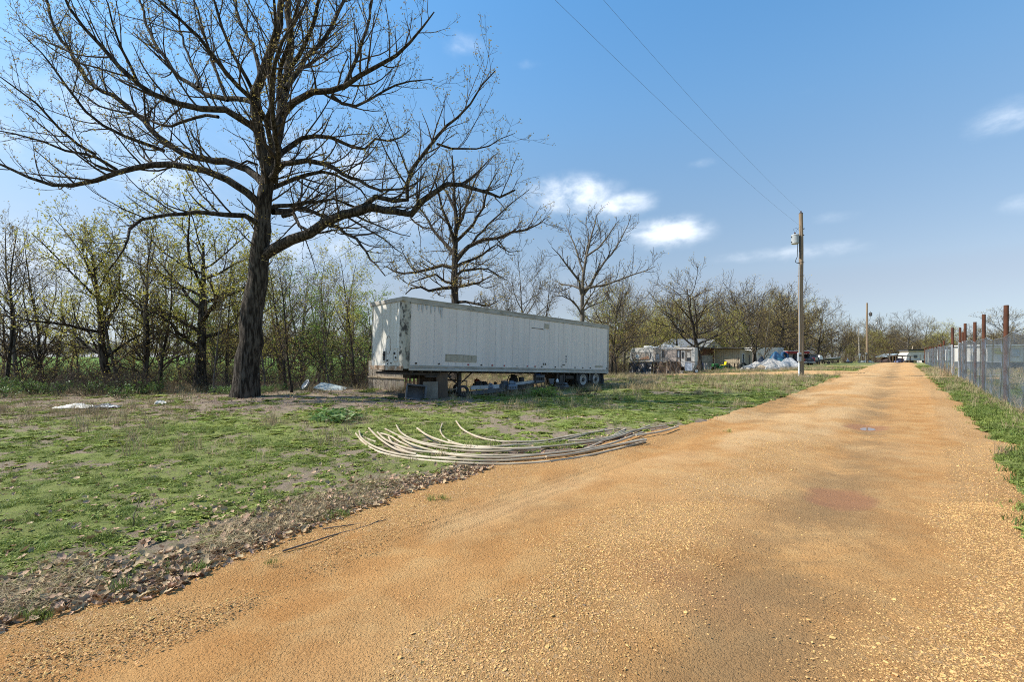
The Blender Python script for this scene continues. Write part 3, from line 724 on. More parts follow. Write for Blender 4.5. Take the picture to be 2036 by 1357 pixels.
# ---------------------------------------------------------------- two open-crowned oaks behind the trailer
def c5(x, y): return 700+x/3.181, 400+y/3.181
PM_MID = {2: (.46, (.9, 3.0), (.5, 1.1), .13, .5, .5, 6), 3: (.28, (.4, 1.2), (.5, 1.1), .16, .3, .55, 4), 4: (.24, (.15, .45), (.4, 1.1), .16, .2, .6, 2)}
b2 = ground(905, 32.0); b2v = b2
T2 = traced_tree(5, b2, 32.0, c5, [([(655, 1180), (652, 900), (650, 640), (650, 480), (654, 330), (660, 150), (650, 0), (640, -130), (632, -290)], .40, .05, .0)], [], [
 ([(650, 545), (560, 550), (480, 562), (430, 540), (370, 552), (345, 590)], .13, .03, -2.0), ([(645, 425), (570, 405), (480, 430), (400, 452), (320, 460), (260, 440), (170, 412)], .14, .02, 2.0),
 ([(650, 525), (600, 512), (530, 470), (440, 500), (360, 520)], .10, .02, -3.0), ([(656, 380), (740, 285), (830, 250), (920, 240), (1010, 202), (1100, 190), (1180, 150), (1240, 110)], .18, .02, -2.0),
 ([(654, 360), (600, 272), (540, 220), (480, 130), (430, 60), (400, -40)], .15, .02, 2.5), ([(652, 480), (700, 445), (760, 430), (870, 432), (930, 470), (990, 505)], .12, .02, 2.5),
 ([(652, 545), (720, 528), (800, 512), (880, 470)], .11, .02, -2.5), ([(656, 300), (620, 150), (570, 50), (540, -60), (500, -190)], .14, .02, -2.0),
 ([(654, 420), (700, 395), (760, 380), (830, 340), (920, 275), (1000, 330), (1080, 320)], .12, .02, 1.0), ([(658, 200), (700, 100), (740, -20), (790, -150), (840, -260)], .12, .02, 2.0),
 ([(656, 260), (760, 150), (820, 30), (855, -80), (920, -190)], .12, .02, -2.5), ([(650, 60), (600, -40), (570, -170), (560, -260)], .09, .02, 2.0), ([(760, 270), (860, 150), (960, 60), (1060, -20), (1130, -60)], .09, .02, 2.0),
 ([(655, 640), (720, 640), (800, 655), (860, 670), (930, 640)], .11, .02, -2)],
 PM_MID, [((0, 0, 7), (.2, -1, .4), 5, .12), ((0, 0, 9), (-.2, 1, .4), 5, .12), ((0, 0, 10), (.5, -1, .6), 4, .10)], 1.5, .07, .6)
plant(tree_meshes(T2, 1, bark, bark_thin, leaf_olive, (2, .055, .07, .9), 'oak', .008), 'oak_tree', 'tall bare oak with many crooked limbs, rising behind the front half of the white trailer', tuple(b2), 0)
b3 = ground(1158, 40.0)
T3 = traced_tree(6, b3, 40.0, c5, [([(1452, 1080), (1454, 900), (1455, 740), (1460, 580), (1465, 450), (1490, 320), (1520, 200), (1545, 90)], .27, .04, 0)], [], [
 ([(1456, 600), (1430, 500), (1370, 430), (1300, 350), (1255, 290)], .14, .02, -2), ([(1455, 560), (1400, 540), (1330, 520), (1260, 500)], .11, .02, 2), ([(1458, 600), (1520, 510), (1570, 420), (1640, 330), (1700, 250), (1740, 150), (1765, 85)], .14, .02, 2),
 ([(1460, 560), (1580, 532), (1660, 510), (1760, 470), (1850, 440), (1925, 408)], .12, .02, -2.5), ([(1465, 460), (1440, 380), (1400, 260), (1370, 180), (1340, 140)], .10, .02, 2.5), ([(1480, 350), (1560, 290), (1620, 220), (1690, 110)], .09, .02, -2),
 ([(1454, 720), (1400, 640), (1330, 600), (1250, 612)], .10, .02, -2), ([(1454, 700), (1500, 670), (1560, 650), (1650, 600)], .09, .02, 2.5), ([(1470, 420), (1500, 250), (1480, 150), (1490, 90)], .09, .02, 2)],
 PM_MID, [((0, 0, 6), (0, -1, .4), 4, .1), ((0, 0, 7.5), (.2, 1, .4), 4, .1)], 1.4, .07, .7)
plant(tree_meshes(T3, 1, bark_grey, bark_thin, leaf_olive, (1, .06, .08, .7), 'oak', .009), 'oak_tree', 'open bare oak with upswept limbs, rising behind the rear end of the white trailer', tuple(b3), 0)

# ---------------------------------------------------------------- kinds of wood tree
def gen_tree(seed, h, r, style, Pm, frm=.25, lean=.0):
    T = Tree(seed); g = T.r
    n = 14
    if style == 'slender':
        pts = T.curve(np.zeros(3)-UP*.15, np.array((lean, 0, 1.0)), h, n, .06, .25); rad = np.linspace(1, .12, n+1)*r
    else:
        pts = T.curve(np.zeros(3)-UP*.15, np.array((lean, 0, 1.0)), h*.74, n, .06, .2); rad = np.linspace(1, .16, n+1)*r
    rad = rad*(1+.5*np.exp(-np.arange(n+1)/.8)); T.br.append((pts, rad, 0))
    if style == 'slender': T.kids(pts, rad, 1, Pm, frm)
    else:
        seg = h*.9/n
        m = int(h*1.5)
        for q in range(m):
            f = frm+(.97-frm)*(q+.5*g.random())/m; k = min(int(f*n), n-1); p = pts[k]+(pts[k+1]-pts[k])*(f*n-k)
            az = q*2.4+g.normal(0, .4); up = g.uniform(.1, .55)+.75*f*f
            d = np.array((cos(az), sin(az), up)); L = h*g.uniform(.36, .54)*(1.05-.38*f)
            b = T.curve(p, d, L, 9, .13, .5); ra = T.add(b, min(rad[k]*.6, r*.40), .018, 1); T.kids(b, ra, 2, Pm, .18)
    return T
PS = {1: (.27, (1.2, 3.4), (.65, 1.25), .15, .55, .5, 8), 2: (.30, (.5, 1.5), (.5, 1.1), .16, .3, .55, 5), 3: (.24, (.18, .55), (.4, 1.1), .18, .2, .6, 2)}
PO = {2: (.36, (.9, 2.6), (.5, 1.1), .14, .4, .5, 6), 3: (.27, (.35, 1.05), (.5, 1.1), .16, .3, .55, 3), 4: (.32, (.15, .42), (.4, 1.1), .16, .2, .6, 2)}
PF = {2: (.34, (.9, 2.6), (.5, 1.1), .15, .45, .45, 5), 3: (.19, (.4, 1.3), (.5, 1.1), .17, .3, .5, 3)}
KIND = {}
for nm, (sd_, h, r, sty, Pm, frm, ln, bk, tw, lf, la, mn) in {
    'slim_a': (21, 9.5, .12, 'slender', PS, .16, .03, bark, bark_thin, leaf_oak, (2, .052, .08, .8), .0055),
    'slim_b': (22, 8.6, .105, 'slender', PS, .10, -.05, bark_grey, bark_thin, leaf_oak, (2, .052, .08, .9), .0055),
    'slim_y': (23, 8.0, .095, 'slender', PS, .14, .04, bark, twig_red, leaf_yel, (3, .062, .10, 1.0), .0055),
    'young_g': (24, 6.5, .075, 'slender', PS, .08, .03, bark_grey, twig_grey, leaf_green, (4, .065, .12, 1.0), .0055),
    'oak_y': (25, 10.0, .24, 'oak', PO, .24, .05, bark, bark_thin, leaf_yel, (4, .066, .12, 1.0), .007),
    'oak_o': (26, 11.0, .20, 'oak', PF, .20, .03, bark, bark_thin, leaf_olive, (4, .055, .14, .8), .010),
    'oak_p': (27, 11.5, .21, 'oak', PF, .24, -.04, bark, bark_thin, leaf_olive, (3, .052, .13, .7), .010),
    'oak_g': (28, 9.5, .17, 'oak', PF, .16, .02, bark, twig_red, leaf_yel, (5, .065, .17, .95), .009),
    'oak_b': (29, 11.0, .19, 'oak', PF, .20, .05, bark_grey, twig_grey, leaf_oak, (2, .055, .13, .6), .010),
    }.items():
    KIND[nm] = tree_meshes(gen_tree(sd_, h, r, sty, Pm, frm, ln), 1 if sty == 'oak' else 0, bk, tw, lf, la, nm, mn)
def top_of(me):
    v = np.empty(len(me.vertices)*3, np.float32); me.vertices.foreach_get('co', v); return float(np.sort(v[2::3])[-40])
HT = {k: top_of(v[1]) for k, v in KIND.items()}
tr = random.Random(4)
def wood(kind, px, Y, top, label, group=None, name='tree', rz=None, tilt=(0, 0), wide=1.0):
    """a tree whose foot stands at bearing px, Y metres out, tall enough to reach height angle `top`"""
    g = ground(px, Y); h = EYE+(HY-top)/FPX*Y-g.z; k = h/HT[kind]
    return plant(KIND[kind], name, label, tuple(g), tr.uniform(0, 6.28) if rz is None else rz, group, (k*wide, k*wide, k), tilt=tilt)
# named trees of the wood edge beside the green field
wood('slim_a', 14, 24, 395, 'slim dark tree at the edge of the picture, beside the green field', name='slim_tree', wide=.9)
wood('slim_b', 40, 25, 430, 'thin dark tree leaning a little, second along the field edge', name='slim_tree', tilt=(0, .05))
wood('slim_a', 88, 26, 420, 'slim tree leaning over the brambles, third along the field edge', name='slim_tree', tilt=(0, .10), wide=.9)
wood('oak_y', 222, 23.5, 400, 'stout leaning oak with yellow-green buds over the bramble patch', name='leaning_oak', tilt=(0, -.22), rz=1.0, wide=.95)
wood('slim_b', 240, 24.5, 420, 'crooked dark tree just beside the stout leaning oak', name='slim_tree', tilt=(0, -.05), wide=.9)
wood('slim_a', 288, 22.0, 390, 'tall twin-looking dark tree with its foot in the brush heap', name='slim_tree', tilt=(0, -.10))
wood('slim_b', 280, 22.6, 450, 'curving dark sapling close against the tall tree by the brush heap', name='slim_tree', tilt=(0, -.28), wide=.8)
wood('slim_y', 318, 23.0, 460, 'dark straight sapling between the brush heap and the broad yellow-budded oak', name='slim_tree')
wood('oak_y', 398, 24.0, 345, 'broad oak flushed with yellow-green buds, standing behind the huge oak', name='budding_oak', rz=2.2, wide=1.12)
wood('slim_b', 425, 21.5, 500, 'thin pole-like sapling in front of the broad yellow-budded oak', name='slim_tree', wide=.6)
wood('slim_y', 452, 25, 480, 'leaning thin tree between the two biggest oak trunks', name='slim_tree', tilt=(0, .14), wide=.8)
wood('slim_b', 528, 22.5, 520, 'dark slim trunk just behind the huge oak on its trailer side', name='slim_tree', wide=.7)
wood('slim_a', 580, 20.2, 470, 'grey straight young tree standing in front of the white dish', name='grey_tree', wide=.75)
wood('slim_y', 567, 23.5, 500, 'slim tree half hidden behind the grey straight young tree', name='slim_tree')
wood('young_g', 632, 27, 560, 'bushy fresh green young tree behind the tilted grey sheet', name='green_tree', wide=1.25)
wood('slim_b', 655, 24.5, 555, 'thin dark stem rising right behind the tilted grey sheet', name='slim_tree', wide=.7)
wood('slim_y', 704, 25.0, 480, 'slender tree with pale twigs just before the front of the trailer', name='slender_tree', wide=.85)
wood('young_g', 738, 29, 575, 'leafy green tree showing past the front edge of the trailer', name='green_tree', wide=1.3)
wood('slim_b', 684, 30, 540, 'faint green-budded tree between the leafy tree and the slender tree', name='slim_tree')
# the wood behind them
LOOK = dict(slim_a='slim dark tree', slim_b='greyish slim tree', slim_y='slim tree with yellow buds', young_g='fresh green young tree', oak_o='olive budding tree', oak_p='brown twiggy tree', oak_b='grey nearly bare tree', oak_g='yellow-green tree', oak_y='yellow-budded oak')
gA = 'thin trees of the wood behind the huge oak'
for k in range(24):
    px = tr.uniform(300, 745); Yd = tr.uniform(29, 46)
    kd = tr.choice(['slim_a', 'slim_b', 'slim_y', 'slim_y', 'young_g', 'slim_y'])
    wood(kd, px, Yd, tr.uniform(490, 590), f"{LOOK[kd]} deep in the wood, {'before the broad budding oak' if px < 390 else 'between the two biggest oaks' if px < 480 else 'between huge oak and white dish' if px < 610 else 'near the trailer nose'}", gA, 'thin_tree', wide=1.1)
gB = 'thin trees along the green field'
for k in range(10):
    px = tr.uniform(5, 330); Yd = tr.uniform(25, 31)
    kd = tr.choice(['slim_a', 'slim_b', 'slim_y', 'slim_y'])
    wood(kd, px, Yd, tr.uniform(450, 600), f"small {LOOK[kd]} {'before the open green field' if px < 190 else 'close behind the stout leaning oak' if px < 260 else 'behind the brush heap'}", gB, 'sapling', wide=.9)
# behind the trailer
for (kd, px, Yd, tp, lb) in [
    ('oak_b', 1030, 44, 500, 'rounded bare tree between the two big oaks behind the trailer'),
    ('slim_a', 1075, 47, 520, 'narrow bare tree close beside the rounded bare tree behind the trailer'),
    ('oak_b', 985, 52, 560, 'low bare tree showing just over the trailer roof near its middle'),
    ('slim_y', 1225, 42, 570, 'thin tree with olive buds just past the trailer rear end'),
    ('oak_o', 1215, 46, 540, 'dense twiggy tree with olive buds past the trailer rear end'),
    ('oak_b', 1240, 50, 545, 'dark many-branched tree standing before the recreational vehicle nose')]:
    wood(kd, px, Yd, tp, lb, name='bare_tree')
# the wood behind the caravan, house and truck
for (kd, px, Yd, tp, lb, wd) in [
    ('oak_p', 1393, 51, 522, 'big spreading oak in front of the grey house roof', 1.15),
    ('oak_g', 1300, 60, 600, 'yellow-green tree above the nose of the old recreational vehicle', 1.1),
    ('oak_g', 1350, 63, 585, 'yellow-green tree over the middle of the old recreational vehicle', 1.1),
    ('oak_g', 1455, 62, 610, 'olive tree whose low twigs hang over the tan shed roof', 1.0),
    ('slim_a', 1497, 60, 560, 'two-stemmed dark tree at the open end of the tan shed', 1.0),
    ('oak_p', 1500, 66, 535, 'tall twiggy oak behind the end of the tan shed', 1.1),
    ('slim_b', 1516, 58, 590, 'leaning brown tree before the white box trailer', .8),
    ('oak_o', 1545, 72, 556, 'rounded tree behind the white box trailer', 1.15),
    ('oak_p', 1565, 80, 565, 'brown twiggy tree over the red canopy', 1.1),
    ('oak_o', 1622, 84, 592, 'olive round-headed tree just past the near utility pole', 1.1),
    ('oak_b', 1655, 92, 615, 'bare brown tree above the dark pickup truck', 1.1),
    ('oak_o', 1690, 100, 632, 'olive tree above the long flat trailer', 1.2),
    ('oak_o', 1742, 112, 630, 'brown tree right behind the far utility pole', 1.2),
    ('oak_p', 1772, 118, 625, 'round brown tree over the grey lean-to roofs', 1.2),
    ('oak_b', 1803, 108, 617, 'bare pale tree rising behind the small white camper', 1.15),
    ('oak_o', 1838, 122, 632, 'low olive tree behind the white camper end', 1.1),
    ('oak_g', 1880, 105, 635, 'green-leaved tree behind the far rusty fence posts', 1.1),
    ('oak_o', 1935, 92, 640, 'broad olive tree behind the fence between tall rusty posts', 1.2),
    ('oak_o', 2000, 76, 606, 'large olive oak behind the white mobile home', 1.35)]:
    wood(kd, px, Yd, tp, lb, name='oak_tree' if kd.startswith('oak') else 'slim_tree', wide=wd)
gC = 'trees of the background wood behind the yard'
for k in range(50):
    px = tr.uniform(1215, 1780); Yd = tr.uniform(68, 128)+(px-1215)*.03
    env = np.interp(px, [1215, 1300, 1400, 1500, 1580, 1660, 1700, 1780], [560, 590, 560, 560, 580, 628, 642, 640])
    kd = tr.choice(['oak_o', 'oak_p', 'oak_b', 'oak_o', 'oak_g', 'slim_a'])
    where = 'past the trailer rear end' if px < 1255 else 'above the old camper' if px < 1378 else 'above the tan shed roof' if px < 1480 else 'above the white tarp row' if px < 1585 else 'above the grey boat' if px < 1690 else 'by the far utility pole'
    wood(kd, px, Yd, env+tr.uniform(0, 55), f"{LOOK[kd]} in the {'nearer' if Yd < 95 else 'farther'} wood, {where}", gC, 'wood_tree', wide=tr.uniform(1.0, 1.4))
gD = 'trees of the background wood beyond the fence'
for k in range(20):
    px = tr.uniform(1770, 2120); Yd = tr.uniform(125, 170)
    kd = tr.choice(['oak_o', 'oak_p', 'oak_b', 'oak_g'])
    wood(kd, px, Yd, np.interp(px, [1770, 1900, 2036, 2120], [636, 650, 640, 620])+tr.uniform(0, 30), f"distant {LOOK[kd]} {'beyond the small white camper' if px < 1840 else 'beyond the far rusty posts' if px < 1900 else 'beyond the near fence and mobile home'}", gD, 'wood_tree', wide=tr.uniform(1, 1.5))

# ================================================================ SCATTER (grass, gravel, litter, undergrowth)
def hidden_obj(name, me): return bpy.data.objects.new(name, me)
def scatter(name, pos, rot, scl, kinds, protos, label=None):
    """one object: an instance of protos[kinds[i]] on every point"""
    me = bpy.data.meshes.new(name); n = len(pos)
    me.vertices.add(n); me.vertices.foreach_set('co', np.asarray(pos, np.float32).ravel())
    a = me.attributes.new('rot', 'FLOAT_VECTOR', 'POINT'); a.data.foreach_set('vector', np.asarray(rot, np.float32).ravel())
    a = me.attributes.new('scl', 'FLOAT', 'POINT'); a.data.foreach_set('value', np.asarray(scl, np.float32))
    a = me.attributes.new('kid', 'INT', 'POINT'); a.data.foreach_set('value', np.asarray(kinds, np.int32))
    me.update()
    o = link(name, me); tag(o, label, None, None, 'stuff')
    ng = bpy.data.node_groups.new(name, 'GeometryNodeTree')
    ng.interface.new_socket('Geometry', in_out='INPUT', socket_type='NodeSocketGeometry')
    ng.interface.new_socket('Geometry', in_out='OUTPUT', socket_type='NodeSocketGeometry')
    N = ng.nodes; Lk = ng.links.new
    gi = N.new('NodeGroupInput'); go = N.new('NodeGroupOutput'); jn = N.new('GeometryNodeJoinGeometry')
    def attr(nm, ty):
        q = N.new('GeometryNodeInputNamedAttribute'); q.data_type = ty; q.inputs[0].default_value = nm; return q.outputs[0]
    R, S, K = attr('rot', 'FLOAT_VECTOR'), attr('scl', 'FLOAT'), attr('kid', 'INT')
    for k, pr in enumerate(protos):
        ob_ = N.new('GeometryNodeObjectInfo'); ob_.inputs['Object'].default_value = pr
        cp = N.new('FunctionNodeCompare'); cp.data_type = 'INT'; cp.operation = 'EQUAL'
        ia = [s_ for s_ in cp.inputs if s_.type == 'INT']
        Lk(K, ia[0]); ia[1].default_value = k
        ip = N.new('GeometryNodeInstanceOnPoints')
        Lk(gi.outputs[0], ip.inputs['Points']); Lk(cp.outputs[0], ip.inputs['Selection']); Lk(ob_.outputs['Geometry'], ip.inputs['Instance'])
        Lk(R, ip.inputs['Rotation']); Lk(S, ip.inputs['Scale']); Lk(ip.outputs[0], jn.inputs[0])
    Lk(jn.outputs[0], go.inputs[0])
    md = o.modifiers.new('scatter', 'NODES'); md.node_group = ng
    return o
def wedge(n, y0, y1, m=1.18, pw=1.0):
    """random ground positions in the country ahead"""
    u = rng.random(n); y = np.sqrt(y0*y0+(y1*y1-y0*y0)*u) if pw == 1 else y0+(y1-y0)*u**pw
    x = rng.uniform(-1, 1, n)*(y*1.125*m+.6)
    return x, y

def blades(n, h, spread, wid, seed, lean=.5):
    r = np.random.default_rng(seed); V = []; F = []
    for k in range(n):
        a = r.uniform(0, 6.28); q = spread*math.sqrt(r.random()); bx, by = q*cos(a), q*sin(a)
        hh = h*r.uniform(.5, 1.1); d = r.uniform(0, 6.28); le = lean*hh*r.uniform(.3, 1.3)
        w_ = wid*r.uniform(.7, 1.2); c_, s_ = cos(d), sin(d); b = len(V)
        for f, ww in ((0, 1), (.5, .85)):
            x, y, z = bx+c_*le*f*f, by+s_*le*f*f, hh*f*(1-.1*f)
            V += [(x-s_*w_*ww, y+c_*w_*ww, z), (x+s_*w_*ww, y-c_*w_*ww, z)]
        V.append((bx+c_*le, by+s_*le, hh*(1-.25*lean)))
        F += [(b, b+1, b+3, b+2), (b+2, b+3, b+4)]
    return V, F
def proto(name, VF, mat_, smooth=False):
    me = bpy.data.meshes.new(name); me.from_pydata(VF[0], [], VF[1]); me.materials.append(mat_)
    if smooth: me.polygons.foreach_set('use_smooth', [True]*len(VF[1]))
    return hidden_obj(name, me)
def rosette(n, rad, seed, up=.25, lw=.35):
    r = np.random.default_rng(seed); V = []; F = []
    for k in range(n):
        a = r.uniform(0, 6.28); c_, s_ = cos(a), sin(a); L = rad*r.uniform(.5, 1.1); z0 = rad*up*r.random(); z1 = rad*up*r.uniform(.2, 1.4); w_ = L*lw
        q = rad*.5*r.random(); ox, oy = q*cos(a*3.3), q*sin(a*3.3); b = len(V)
        V += [(ox, oy, z0), (ox+c_*L*.5-s_*w_, oy+s_*L*.5+c_*w_, (z0+z1)*.6+.004), (ox+c_*L, oy+s_*L, z1*.8), (ox+c_*L*.5+s_*w_, oy+s_*L*.5-c_*w_, (z0+z1)*.6+.004)]
        F.append((b, b+1, b+2, b+3))
    return V, F
g_mat = pm('grass_blade', (.20, .25, .05), (.27, .30, .08), 2, .6, trans=.3, rand=.55, spec=.2)
g_mat2 = pm('grass_low', (.24, .29, .06), (.31, .34, .09), 2, .7, trans=.3, rand=.5, spec=.2)
g_mat3 = pm('grass_dark', (.13, .18, .038), (.19, .22, .06), 2, .6, trans=.3, rand=.5, spec=.2)
dry_mat = pm('dry_grass', (.36, .29, .17), (.27, .20, .11), 2, .8, trans=.15, rand=.6, spec=.1)
dl_mat = pm('dead_leaf', (.34, .22, .13), (.46, .34, .21), 5, .75, trans=.08, rand=.8, spec=.2)
st_mat = pm('stone_chip', (.52, .30, .112), (.60, .385, .165), 6, .9, rand=.45, spec=.15)
protos_g = [proto('tuft_a', blades(16, .075, .07, .0028, 1), g_mat), proto('tuft_b', blades(22, .12, .06, .0030, 2, .7), g_mat3), proto('low_a', rosette(26, .075, 3), g_mat2),
            proto('low_b', rosette(34, .09, 4, .35, .22), g_mat2), proto('patch', blades(46, .10, .30, .006, 5, .8), g_mat), proto('patch_low', rosette(60, .17, 6, .18, .3), g_mat2), proto('patch_dark', blades(50, .14, .30, .007, 7, .9), g_mat3)]
def put(n, y0, y1, dens, choose, size, pw=1.0):
    x, y = wedge(n, y0, y1, pw=pw); g, l, d, c = cover(x, y); rd = road_dist(x, y)
    ok = (rd > .06) & (track_dist(x, y) > .1) & (rng.random(n) < dens(x, y, g, l, d, c, rd))
    x, y, g, rd = x[ok], y[ok], g[ok], rd[ok]; m = len(x)
    pos = np.stack([x, y, H(x, y)-.005], 1); rot = np.stack([rng.normal(0, .08, m), rng.normal(0, .08, m), rng.uniform(0, 6.28, m)], 1)
    return pos, rot, size[0]+(size[1]-size[0])*rng.random(m)**1.5, np.array(choose)[rng.integers(0, len(choose), m)]
def notcrop(c): return 1-c
parts = [put(150000, 2.0, 9.5, lambda x, y, g, l, d, c, rd: g*(.12+.88*sstep(.44, .58, fbm(x*3.1, y*3.1, 3, 81))), [0, 0, 2, 2, 3, 2, 3, 1], (.4, .95), .75),
         put(150000, 8.5, 20, lambda x, y, g, l, d, c, rd: g*(.15+.85*sstep(.44, .6, fbm(x*2.0, y*2.0, 3, 82))), [2, 3, 2, 3, 0, 0, 5, 1], (.5, 1.05), 1.0),
         put(30000, 4, 22, lambda x, y, g, l, d, c, rd: g*sstep(.55, .68, fbm(x*.7, y*.7, 3, 83)), [1, 1, 1, 4], (.6, 1.25), 1.0),
         put(60000, 18, 60, lambda x, y, g, l, d, c, rd: g*(1-c)*sstep(.36, .56, fbm(x*.6, y*.6, 3, 84)), [4, 6, 5, 5, 5], (.7, 1.45), 1.0),
         put(24000, 4, 30, lambda x, y, g, l, d, c, rd: .6*(st(x, y)[1] > 0)*(st(x, y)[1] < 4), [1, 6, 6, 6, 4], (.7, 1.25), 1.0)]
tp = [G(px+dx, py+dy) for (px, py, q_) in ((880, 995, 3), (385, 1142, 7), (205, 1078, 8), (75, 1235, 7), (668, 1032, 6), (856, 1000, 2), (545, 1128, 3), (1440, 860, 3), (240, 1180, 3)) for (dx, dy) in [(tr.uniform(-4, 4)*q_*.8, tr.uniform(-1, 1)*q_) for _ in range(q_)]]
parts.append((np.array([(p.x, p.y, p.z+.02) for p in tp]), np.stack([np.zeros(len(tp)), np.zeros(len(tp)), rng.uniform(0, 6, len(tp))], 1), rng.uniform(.5, 1.0, len(tp)), rng.integers(0, 2, len(tp))))
cat4 = [np.concatenate([p[k] for p in parts]) for k in range(4)]
scatter('grass', cat4[0], cat4[1], cat4[2], cat4[3], protos_g, 'short patchy spring grass on the verge')
# straw: pale dead grass lying by the road edge, at the wood edge and under the fence
protos_d = [proto('straw_a', blades(14, .16, .10, .003, 8, 1.6), dry_mat), proto('straw_b', blades(18, .32, .10, .0035, 9, .5), dry_mat), proto('straw_c', blades(12, .22, .2, .003, 10, 2.2), dry_mat)]
def dens_dry(x, y, g, l, d, c, rd):
    s, t = st(x, y)
    return (.55*np.exp(-((rd-.45)/.42)**2)*(t < -2)*sstep(5.0, 2.4, s)*sstep(.40, .6, fbm(x*1.1, y*1.1, 3, 85)) + .75*np.exp(-((t-2.75)/.4)**2)*sstep(.35, .5, fbm(x*.9, y*.9, 2, 86)) + .75*d*(y > 7))
parts = [put(26000, 2, 7, dens_dry, [0, 2, 2], (.45, .9), .8), put(42000, 7, 34, dens_dry, [0, 1, 2], (.7, 1.5), 1.0), put(30000, 20, 52, lambda x, y, g, l, d, c, rd: (1-c)*sstep(.45, .6, fbm(x*.8, y*.8, 3, 89)), [0, 1, 1, 2], (1.0, 1.9), 1.0)]
cat4 = [np.concatenate([p[k] for p in parts]) for k in range(4)]
scatter('dead_grass', cat4[0], cat4[1], cat4[2], cat4[3], protos_d, 'pale dead grass lying along the verge')
# curled oak leaves
def leaf_proto(name, L, seed):
    r = np.random.default_rng(seed); V = []; F = []; n = 7; cu = r.uniform(1.0, 2.6); cr_ = r.uniform(.3, 1.0)
    for i in range(n+1):
        f = i/n; w_ = L*.28*math.sin(pi*min(1, f*1.02+.03))**.7*(1+.45*cos(f*6*pi)); a = (f-.5)*cu
        x = L*math.sin(a)/cu; z = L*(1-cos(a))/cu
        for sgn in (-1, 0, 1): V.append((x, sgn*w_, z+abs(sgn)*w_*cr_+.004))
    for i in range(n):
        for j in range(2): b = i*3+j; F.append((b, b+1, b+4, b+3))
    return proto(name, (V, F), dl_mat, True)
protos_l = [leaf_proto('leaf_a', .075, 1), leaf_proto('leaf_b', .06, 2), leaf_proto('leaf_c', .085, 3), leaf_proto('leaf_d', .05, 4)]
def dens_leaf(x, y, g, l, d, c, rd):
    s, t = st(x, y)
    a = np.clip(l*1.3-.15, 0, 1)*(t < -2)
    return np.clip(a+.07*(t < 0)+.8*np.exp(-((rd-.12)/.22)**2)*(t < -2)*sstep(15, 8, s)*sstep(.3, .5, fbm(s*1.5, t, 3, 88)), 0, 1)
parts = []
for n, y0, y1, pw in ((42000, 2.2, 7, .9), (40000, 7, 30, 1.0)):
    x, y = wedge(n, y0, y1, pw=pw); g, l, d, c = cover(x, y); rd = road_dist(x, y)
    ok = (rd > -.12) & (rng.random(n) < dens_leaf(x, y, g, l, d, c, rd)); x, y = x[ok], y[ok]; m = len(x)
    parts.append((np.stack([x, y, np.maximum(H(x, y), 0)+rng.uniform(.0, .035, m)], 1), np.stack([rng.normal(0, .5, m), rng.normal(0, .5, m), rng.uniform(0, 6.28, m)], 1), rng.uniform(.6, 1.15, m), rng.integers(0, 4, m)))
cat4 = [np.concatenate([p[k] for p in parts]) for k in range(4)]
scatter('leaf_litter', cat4[0], cat4[1], cat4[2], cat4[3], protos_l, 'drift of curled brown oak leaves along the verge')
# gravel
def chip(seed):
    r = np.random.default_rng(seed)
    mb = MB(); mb.lathe([(0, -.5), (.75, -.32), (1.0, .02), (.7, .36), (0, .5)], 6)
    V = np.array(mb.v); V = V*np.array([1, r.uniform(.55, .85), r.uniform(.4, .65)])[None]; V = V+r.normal(0, .10, V.shape)
    return proto('chip', ([tuple(v) for v in V], mb.f), st_mat)
protos_s = [chip(k) for k in range(5)]
parts = []
for n, y0, y1, sz, pw in ((240000, 1.9, 5.2, (.003, .0088), .8), (110000, 4.8, 9, (.0045, .0095), .9), (30000, 8.5, 14, (.006, .011), 1.0), (3500, 1.9, 10, (.010, .020), .8)):
    x, y = wedge(n, y0, y1, pw=pw); s, t = st(x, y); rd = road_dist(x, y)
    gv = gravelly(s, t); ok = (rd < .25) & (rng.random(n) < np.clip(gv*1.3-.36, .010, 1)*np.where(rd > 0, np.exp(-rd/.1), 1)); 
    for (a, b, l, wd, dp) in PUDDLE: ok &= ((s-a)/l)**2+((t-b)/wd)**2 > .35
    x, y = x[ok], y[ok]; m = len(x); z = np.maximum(road_z(x, y), H(x, y)-.0)
    r_ = sz[0]+(sz[1]-sz[0])*rng.random(m)**2
    parts.append((np.stack([x, y, z+r_*.15], 1), np.stack([rng.normal(0, .3, m), rng.normal(0, .3, m), rng.uniform(0, 6.28, m)], 1), r_, rng.integers(0, 5, m)))
cat4 = [np.concatenate([p[k] for p in parts]) for k in range(4)]
scatter('gravel', cat4[0], cat4[1], cat4[2], cat4[3], protos_s, 'loose orange gravel chips on the road')

# undergrowth: bare twiggy brush, brambles
def brush_proto(seed, h, n, bk, lf, la):
    T = Tree(seed)
    for k in range(n):
        a = T.r.uniform(0, 6.28); p = T.curve(np.array((.12*cos(a), .12*sin(a), -.05)), np.array((cos(a)*.6, sin(a)*.6, T.r.uniform(.5, 1.6))), h*T.r.uniform(.6, 1.1), 7, .16, -.1)
        ra = T.add(p, .010, .004, 1); T.kids(p, ra, 2, {2: (.16, (.25, .8), (.5, 1.2), .18, .1, .6, 4), 3: (.16, (.1, .35), (.5, 1.2), .2, 0, .7, 2)}, .15)
    V, F = T.tubes(0, 9, lambda l, r: 3, .0035)
    if la:
        Vl, Fl = T.leaves(*la); mi = np.concatenate([np.zeros(len(F), int), np.ones(len(Fl), int)])
        me = mesh_np('brush', np.concatenate([V, Vl]), [np.concatenate([F, Fl+len(V)])], [bk, lf], True, mi)
    else: me = mesh_np('brush', V, [F], [bk])
    return hidden_obj('brush', me)
